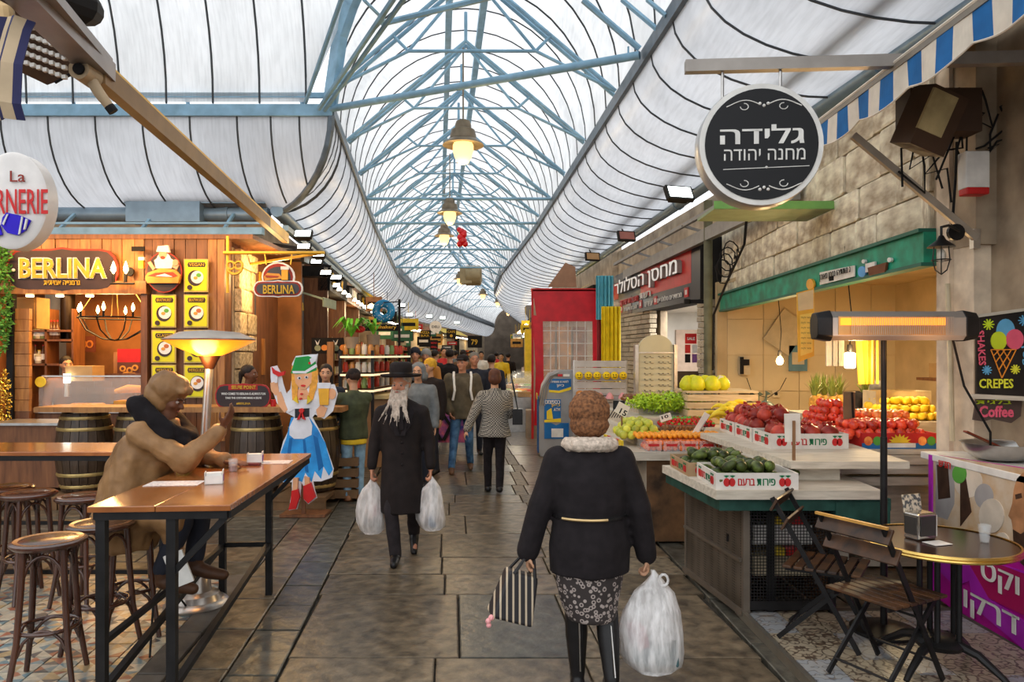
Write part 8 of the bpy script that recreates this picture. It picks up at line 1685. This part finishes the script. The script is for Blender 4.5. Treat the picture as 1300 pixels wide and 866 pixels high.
# 5 green jacket at the bar
h = 1.62; GRJ = mat('dark_green_parka', (.05, .06, .028), .7, 0, .4, 8, .2); J = skel(h, elR=(-.1, -.28, 1.22), wrR=(-.02, -.2, 1.44), elL=(.17, -.15, 1.08), wrL=(.1, -.3, 1.15), anL=(.08, .02, .07), anR=(-.07, .02, .07), shL=(.16, 0, 1.29), shR=(-.16, 0, 1.29))
gp, J, HP = person('person in dark green parka and black beanie leaning at the bar end', (gx(449, 9.0), 9.0, 0), math.radians(-150), h, J, SK3, yaw=.2, pitch=.15, top=GRJ, hem=.47, legs=LJEAN, shoe=mat('tan_shoe', (.3, .13, .06), .6), hair=mat('hair_dark', (.03, .015, .01), .7), hat=BLKC, hatkind='beanie', bulk=1.25, curl=.3, hd={'R': ((.1, .1, 1), (.3, 1, 0), .5, -1)})
blob('yellow_hem', [('l', [(.7, 0, 0, .16, .13), (.79, 0, 0, .165, .135)])], YEL, gp, .012, 1); b = MB(); b.tube([J['wrR']-Vector((0, 0, .02)), J['wrR'].lerp(J['elR'], .4)], [.036, .046], 12); b.build('yellow_cuff', YEL, gp, smooth=50)
# others
HB = mat('hair_black', (.015, .01, .008), .6); GRY = mat('grey_hoodie', (.17, .18, .18), .85, 0, .2, 12); MUST = mat('mustard_scarf', (.62, .35, .03), .8, 0, .3, 14); NAVY = mat('dark_navy', (.018, .02, .03), .8)
def bystander(label, px, d, topy, **kw):
    zt = gz(topy, d); h = zt; return person(label, (gx(px, d), d, 0), kw.pop('rz', 0), h, vox=.017, shoe=BLSH, **kw)
bystander('long haired woman smiling behind the beer mug of the cut-out', 414, 9.5, 462, rz=.1, skin=SK3, top=NAVY, legs=NAVY, hair=HB, hairkind='long', yaw=.1)
bystander('woman in profile with a dark ponytail standing behind the selfie notice', 315, 9.25, 463, rz=1.45, skin=SK2, top=BLKC, legs=NAVY, hair=HB, hairkind='tail')
bystander('person in a grey hoodie with the hood up behind the bearded man\'s shoulder', 531, 10.0, 461, rz=.0, skin=SK3, top=GRY, legs=NAVY, hat=GRY, hatkind='hood', yaw=-.1, bulk=1.15)
bystander('woman with a mustard yellow head wrap and black jacket turned to the left', 546, 11.0, 455, rz=-.6, skin=SK3, top=BLKC, legs=NAVY, hat=MUST, hatkind='scarf', bulk=1.15)
bystander('dark bearded man in black standing left of the grey capped man', 527, 14.0, 441, rz=.1, skin=SK1, top=BLKC, legs=NAVY, hat=NAVY, hatkind='beanie', hair=HB)
bystander('man with a light grey knitted cap and orange jacket behind the yellow head wrap', 541, 14.4, 443, rz=-.1, skin=SK1, top=mat('orange_jacket', (.5, .2, .04), .7), legs=NAVY, hat=mat('light_grey_cap', (.3, .29, .27), .8), hatkind='beanie', hair=mat('hair_grey', (.2, .18, .15), .8))
bystander('person in black seen from behind left of the capped man', 571, 15.5, 443, rz=PI, skin=SK3, top=BLKC, legs=NAVY, hair=HB, bulk=1.3)
bystander('person in a red jacket far down the street on the left', 563, 22, 441, rz=.4, skin=SK3, top=RED, legs=NAVY, hair=HB)
bystander('bald grey haired man just behind the man with the cap', 602, 13.2, 447, rz=.2, skin=SK1, top=NAVY, legs=NAVY, hair=mat('hair_grey', (.2, .18, .15), .8), bulk=1.2)
bystander('dark haired person right of the capped man, farther back', 624, 15, 450, rz=PI, skin=SK3, top=NAVY, legs=NAVY, hair=HB)
bystander('person in yellow vest far off in the crowd', 636, 24, 448, rz=0, skin=SK3, top=YEL, legs=NAVY, hair=HB)
bystander('person in dark coat at the far left of the distant crowd', 552, 19, 444, rz=2.5, skin=SK3, top=NAVY, legs=NAVY, hair=HB)
bystander('person in brown coat in the middle of the distant crowd', 588, 21, 444, rz=PI, skin=SK3, top=mat('brown_coat', (.15, .08, .04), .8), legs=NAVY, hair=HB)
bystander('person in white top far down the street', 611, 26, 446, rz=0, skin=SK3, top=WHITE, legs=NAVY, hair=HB)
bystander('person in a black hat far down the middle of the street', 598, 30, 445, rz=0, skin=SK3, top=BLKC, legs=NAVY, hat=BLKC, hatkind='cap')
bystander('person in red at the right of the distant crowd', 630, 32, 447, rz=PI, skin=SK3, top=RED, legs=NAVY, hair=HB)
bystander('person in black at the right end of the distant crowd', 645, 27, 448, rz=PI, skin=SK3, top=BLKC, legs=NAVY, hair=HB)
bystander('person in grey in the thick of the distant crowd', 578, 28, 445, rz=PI, skin=SK3, top=GRY, legs=NAVY, hair=HB)
# vendor bending in the fruit stall
h = 1.7; J = skel(h, pelvis=(0, .1, .92), waist=(0, .0, 1.07), chest=(0, -.2, 1.25), neck=(0, -.36, 1.33), head=(0, -.47, 1.36), shL=(.2, -.32, 1.3), shR=(-.2, -.32, 1.3), elL=(.27, -.4, 1.1), wrL=(.2, -.55, 1.1), elR=(-.27, -.4, 1.1), wrR=(-.2, -.55, 1.1))
vd, J, HP = person('vendor in black bending forward inside the fruit stall', (gx(1166, 8.2)-.1, 8.3+.75, 0), math.radians(-20), h, J, SK3, pitch=.9, top=BLKC, hem=.5, legs=NAVY, shoe=BLSH, hair=mat('hair_grey', (.2, .18, .15), .8), bulk=1.6)
# vendor in the kiosk
bystander('vendor with tan face half hidden behind the till box in the kiosk', 84, 10.7, 452, rz=.8, skin=SK3, top=mat('brown_shirt', (.2, .08, .03), .8), legs=NAVY, hair=HB)
# hooded man at the high table
TAN = mat('tan_coat', (.25, .135, .055), .5, 0, .3, 7, 1.0, col2=(.17, .085, .032)); X0 = -2.45; Y0 = 4.72
J = {k: Vector(v) for k, v in dict(pelvis=(0, 0, .86), waist=(0, -.03, 1.0), chest=(0, -.12, 1.2), neck=(0, -.2, 1.37), head=(0, -.235, 1.52), shL=(.17, -.12, 1.3), shR=(-.17, -.12, 1.3), elL=(.2, -.34, 1.12), wrL=(.08, -.56, 1.09), elR=(-.2, -.40, 1.13), wrR=(-.16, -.615, 1.34), hipL=(.09, 0, .84), hipR=(-.09, 0, .84), knL=(.12, -.4, .8), knR=(-.12, -.36, .74), anL=(.1, -.36, .42), anR=(-.12, -.24, .4)).items()}
sm_, J, HP = person('person in a tan hooded coat and black scarf sitting at the high table', (X0, Y0, 0), PI/2+.08, 1.7, J, SK2, pitch=.45, yaw=-.15, hd={'R': ((.05, -.6, 1), (.3, 1, .3), .25, 1), 'L': ((-.3, -1, 0), (0, 0, -1), .15, 1)}, vox=.008, footdir={'L': (.1, -.9, -.2), 'R': (0, -.95, -.1)})
coat = [('l', [(.56, 0, .02, .16, .17), (.7, 0, .02, .2, .21), (.86, 0, .01, .225, .215), (1.0, 0, -.03, .22, .2), (1.15, 0, -.09, .235, .19), (1.28, 0, -.14, .21, .15), (1.38, 0, -.17, .13, .11)]), ('c', (-.1, -.05, .82), (-.12, -.32, .76), .12, .1), ('c', (.1, -.05, .82), (.12, -.34, .78), .12, .1), ('c', (-.1, -.28, .76), (-.1, -.3, .6), .09, .06)]
for n in 'LR': coat += [('c', J['sh'+n], J['el'+n], .088, .07), ('c', J['el'+n], J['wr'+n].lerp(J['el'+n], .12), .068, .052)]
blob('coat', coat, TAN, sm_, .011, 1, .024, 9)
blob('hood_cap', [('e', HP(0, .02, .035), (.118, .125, .105), (.45, 0, -.15)), ('c', HP(.028, -.045, .048), HP(-.028, -.045, .048), .026, .026), ('e', HP(0, .035, -.01), (.115, .09, .12))], TAN, sm_, .009, 1, .014, 13)
sp = []
for q in range(16):
    a = 2*PI*q/16; a2 = 2*PI*(q+1)/16; f_ = lambda a: Vector((.14*math.sin(a), -.19-.14*math.cos(a)-.02, 1.37-.11*math.cos(a))); sp.append(('c', f_(a), f_(a2), .062, .062))
sp += [('c', (-.11, -.08, 1.48), (-.15, -.27, 1.28), .065, .06), ('c', (-.12, -.12, 1.42), (-.1, -.36, 1.22), .06, .055)]
blob('scarf', sp, mat('black_scarf', (.007, .005, .006), .9, 0, .3, 20, .3), sm_, .01, 2, .01, 14)
pt = []
for n in 'LR': pt += [('c', J['hip'+n], J['kn'+n], .085, .07), ('c', J['kn'+n], J['an'+n]+Vector((0, 0, .05)), .07, .06)]
blob('trousers', pt, NAVY, sm_, .012, 2, .006, 9)
for n in 'LR': a = J['an'+n]; fd = Vector((0, -.97, -.15)); blob('boot', [('c', a+Vector((0, 0, .05)), a, .055, .05), ('c', a+Vector((0, 0, -.03)), a+fd*.07+Vector((0, 0, -.045)), .05, .046), ('c', a+fd*.08+Vector((0, 0, -.05)), a+fd*.19+Vector((0, 0, -.055)), .046, .036)], mat('brown_boot', (.07, .03, .014), .5, 0, .3, 10), sm_, .009, 2)
# ---------------- high tables, stools, patio heater on the left terrace ----------------
def high_table(label, o, rz, W_, L_, overhang=.3, seam=True):
    t = T('high_table', label, 'table', o, rz); b = MB()
    if seam: 
        for x0, x1 in ((0, W_*.47), (W_*.475, W_)): b = MB(); b.box(((x0+x1)/2, L_/2, 1.035), (x1-x0, L_, .03)); b.build('top_board', TABLEW, t, bevel=.004)
    else: b.box((W_/2, L_/2, 1.035), (W_, L_, .03)); b.build('top_board', TABLEW, t, bevel=.004)
    fw = W_-overhang; b = MB(); s = .045
    for x in (.03, W_-.02): b.bar((x, .03, 1.0), (x, L_-.03, 1.0), .03, .04)
    for y in (.03, L_-.03): b.bar((.03, y, 1.0), (W_-.02, y, 1.0), .03, .04)
    b.build('top_frame', BLACK, t)
    for x in (.05, fw):
        for y in (.05, L_-.05): b = MB(); b.bar((x, y, 0), (x, y, 1.0), s); b.build('leg', BLACK, t)
    b = MB(); b.bar((.05, .05, .12), (fw, .05, .12), .035); b.bar((.05, L_-.05, .38), (fw, L_-.05, .38), .035); b.bar((fw, .05, .12), (fw, L_-.05, .38), .035); b.bar((.05, .05, .12), (.05, L_-.05, .38), .035); b.bar((.05, .06, .36), (.05, L_-.05, .36), .03); b.build('stretcher', BLACK, t)
    for y in (.05, L_-.05): b = MB(); b.bar((fw, y, .7), (W_-.03, y, .99), .03); b.build('bracket', BLACK, t)
    return t
A = Vector((gx(110, 3.6), 3.6, 0)); ang_t = math.atan2(gx(391, 5.49)-gx(288, 3.62), 5.49-3.62)
ht = high_table('long high table with orange wooden top and black steel frame nearest the camera', A,  math.atan2(-(gx(391, 5.49)-gx(288, 3.62)), 1.87), .69, 1.92)
high_table('second high table with glossy orange top at the left edge behind the stools', Vector((-5.2, 5.62, 0)), 0, 2.55, .62, .05, False)
# things on the table
TZ2 = 1.051
def napbox(label, px, py, d, rz):
    t = T('napkin_box', label, 'napkin box', (gx(px, d), d, TZ2), rz); b = MB(); b.box((0, 0, .003), (.1, .07, .006)); b.box((-.048, 0, .035), (.004, .07, .07)); b.box((.048, 0, .04), (.004, .07, .08)); b.box((0, -.033, .025), (.1, .004, .05)); b.box((0, .033, .025), (.1, .004, .05)); b.build('card', WHITE, t); b = MB(); b.box((0, 0, .04), (.085, .05, .05)); b.build('napkins', WHITE, t); b = MB(); b.box((.0505, 0, .035), (.002, .05, .04)); b.build('purple_print', mat('print_violet', (.2, .03, .3), .5), t); return t
napbox('white cardboard napkin box with violet print in the middle of the near table', 272, 612, 4.25, .3); napbox('second white napkin box farther along the near table', 324, 583, 5.05, .2)
def paper(label, px, py, w_, l_, rz, nm='paper_menu', dz=0):
    d = F*(CH-TZ2)/(py-HZ); b = MB(); b.box((0, 0, .001), (w_, l_, .002)); return b.build(nm, mat('paper_print', (.68, .62, .56), .6, 0, .25, 60, col2=(.5, .42, .4)), None, label, 'paper', loc=(gx(px, d), d, TZ2+dz), rz=rz)
paper('white paper menu lying on the near table in front of the hooded person', 222, 614, .3, .16, .1); paper('white paper menu at the far end of the near table', 345, 587, .26, .16, .1)
b = MB(); b.box((0, 0, .008), (.13, .05, .014)); b.build('dark_packet', mat('packet_maroon', (.15, .03, .03), .5), None, 'small dark packet beside the far napkin box', 'packet', loc=(gx(318, 4.95), 4.95, TZ2))
tg = T('tea_glass', 'small glass of dark tea on the near table', 'glass', (gx(296, 4.7), 4.7, TZ2)); b = MB(); b.lathe([(.025, 0), (.03, .08), (.028, .08), (.023, .005)], 16); b.build('glass', GLASS, tg, smooth=40); b = MB(); b.lathe([(.022, .004), (.025, .035)], 14); b.build('tea', mat('tea', (.15, .02, .005), .1), tg)
b = MB(); b.box((0, 0, 0), (.11, .02, .2), rot=Euler((0, -.35, .2))); b.build('hanging_tag', WHITE, None, 'white folded card hanging by the boots under the near table', 'card', loc=at(227, 722, 4.35))
# bentwood stools
def stool_parts():
    t = T('bar_stool', 'x', 'stool'); H_ = .78
    b = MB(); b.lathe([(.03, H_-.035), (.175, H_-.035), (.19, H_-.02), (.19, H_-.008), (.175, H_)], 36); b.build('seat_rim', BENT, t, smooth=40)
    b = MB(); b.lathe([(.002, H_-.004), (.165, H_-.004), (.17, H_+.002), (.12, H_-.002), (.002, H_-.003)], 32); b.build('seat', SEATW, t, smooth=40)
    for k in range(4):
        a = PI/4+k*PI/2; c, s = math.cos(a), math.sin(a); b = MB(); b.tube([(.135*c, .135*s, H_-.04), (.15*c, .15*s, .5), (.17*c, .17*s, .25), (.215*c, .215*s, .005)], [.019, .018, .017, .015], 10); b.build('leg', BENT, t, smooth=50)
    b = MB(); b.tube([(.15*math.cos(a), .15*math.sin(a), .3) for a in [2*PI*k/24 for k in range(24)]], .012, 8, closed=True); b.build('foot_ring', BENT, t, smooth=60)
    for lvl, zz, r0 in ((0, .18, .17), (1, H_-.2, .14)):
        for k in range(4):
            a0 = PI/4+k*PI/2; a1 = a0+PI/2; p0 = Vector((r0*math.cos(a0), r0*math.sin(a0), zz)); p1 = Vector((r0*math.cos(a1), r0*math.sin(a1), zz)); mid = (p0+p1)/2; top_ = Vector((mid.x*.95, mid.y*.95, zz+.13)); pts = []
            for q in range(9): u = q/8; p = p0.lerp(p1, u); p.z = zz+.13*math.sin(PI*u)**.6; pts.append(p)
            b = MB(); b.tube(pts, .009, 7); b.build('brace', BENT, t, smooth=60)
    return t
spots = [(62, 684, 'dark bentwood bar stool nearest the camera at the left edge'), (129, 663, 'bentwood bar stool partly under the near table, in front of the hooded person'), (36, 625, 'bentwood bar stool behind the nearest one, at the left edge'), (107, 629, 'bentwood bar stool between the second table and the hooded person'), (8, 618, 'bentwood bar stool cut by the left edge of the photo')]
st_ = stool_parts(); fst = True
for px, py, lb in spots:
    d = F*(CH-.78)/(py-HZ); p = (gx(px, d), d, 0)
    if fst: st_.location = p; st_['label'] = lb; st_['group'] = 'bentwood bar stools'; st_.rotation_euler = (0, 0, .3); fst = False
    else: dup(st_, p, random.uniform(0, 1.5), lb, 'bentwood bar stools')
dup(st_, (X0-.0, Y0+.0, 0), .5, 'bentwood bar stool under the person in the tan coat', 'bentwood bar stools')
# patio heater
dP = 5.25; ph = T('patio_heater', 'patio heater with glowing mushroom dome on a steel pole behind the near table', 'heater', (gx(250, dP), dP, 0)); tx_ = gx(266, dP)-gx(250, dP)
b = MB(); b.lathe([(.22, 0), (.225, .02), (.2, .045), (.17, .05), (.15, .09), (.1, .11), (.085, .24), (.06, .27), (.045, .3)], 36); b.build('base', mat('heater_base_steel', (.4, .36, .32), .3, .8, .2, 10), ph, smooth=40)
zt = gz(458, dP); b = MB(); b.tube([(0, 0, .28), (tx_, 0, zt-.02)], .03, 14); b.build('pole', STEEL, ph, smooth=50)
b = MB(); b.lathe([(.03, zt-.06), (.05, zt-.02), (.085, zt+.06), (.09, zt+.075)], 24, (tx_, 0, 0)); b.build('burner_cup', mat('heater_burner_dark', (.05, .02, .012), .4, .4), ph, smooth=40)
b = MB(); b.lathe([(.07, zt+.04), (.31, zt+.145), (.318, zt+.155), (.3, zt+.16), (.2, zt+.205), (.002, zt+.22)], 48, (tx_, 0, 0), caps=False); b.build('dome', mat('dome_steel', (.6, .52, .44), .3, .8, .1, 8), ph, smooth=40)
b = MB(); b.lathe([(.08, zt+.035), (.19, zt+.082), (.3, zt+.138), (.31, zt+.143), (.3, zt+.145), (.08, zt+.06)], 48, (tx_, 0, 0), caps=False); b.build('glowing_mesh', mat('heater_amber_glow', (.9, .35, .03), .3, emit=.75, ecol=(1, .3, .012), var=.3), ph, smooth=40)
point_light('dome_glow', (gx(266, dP), dP-.1, zt+.0), 22, (1, .5, .15), .12)
b = MB(); b.tube([(gx(190, 4.3), 4.3, .02), (gx(195, 4.5), 4.5, .3), (gx(213, 5), 5.0, .25), (gx(240, 5.1), 5.1, .02)], .007, 5); b.build('heater_cable', BLACKM, None, 'thin dark cable hanging under the near table', 'cable')
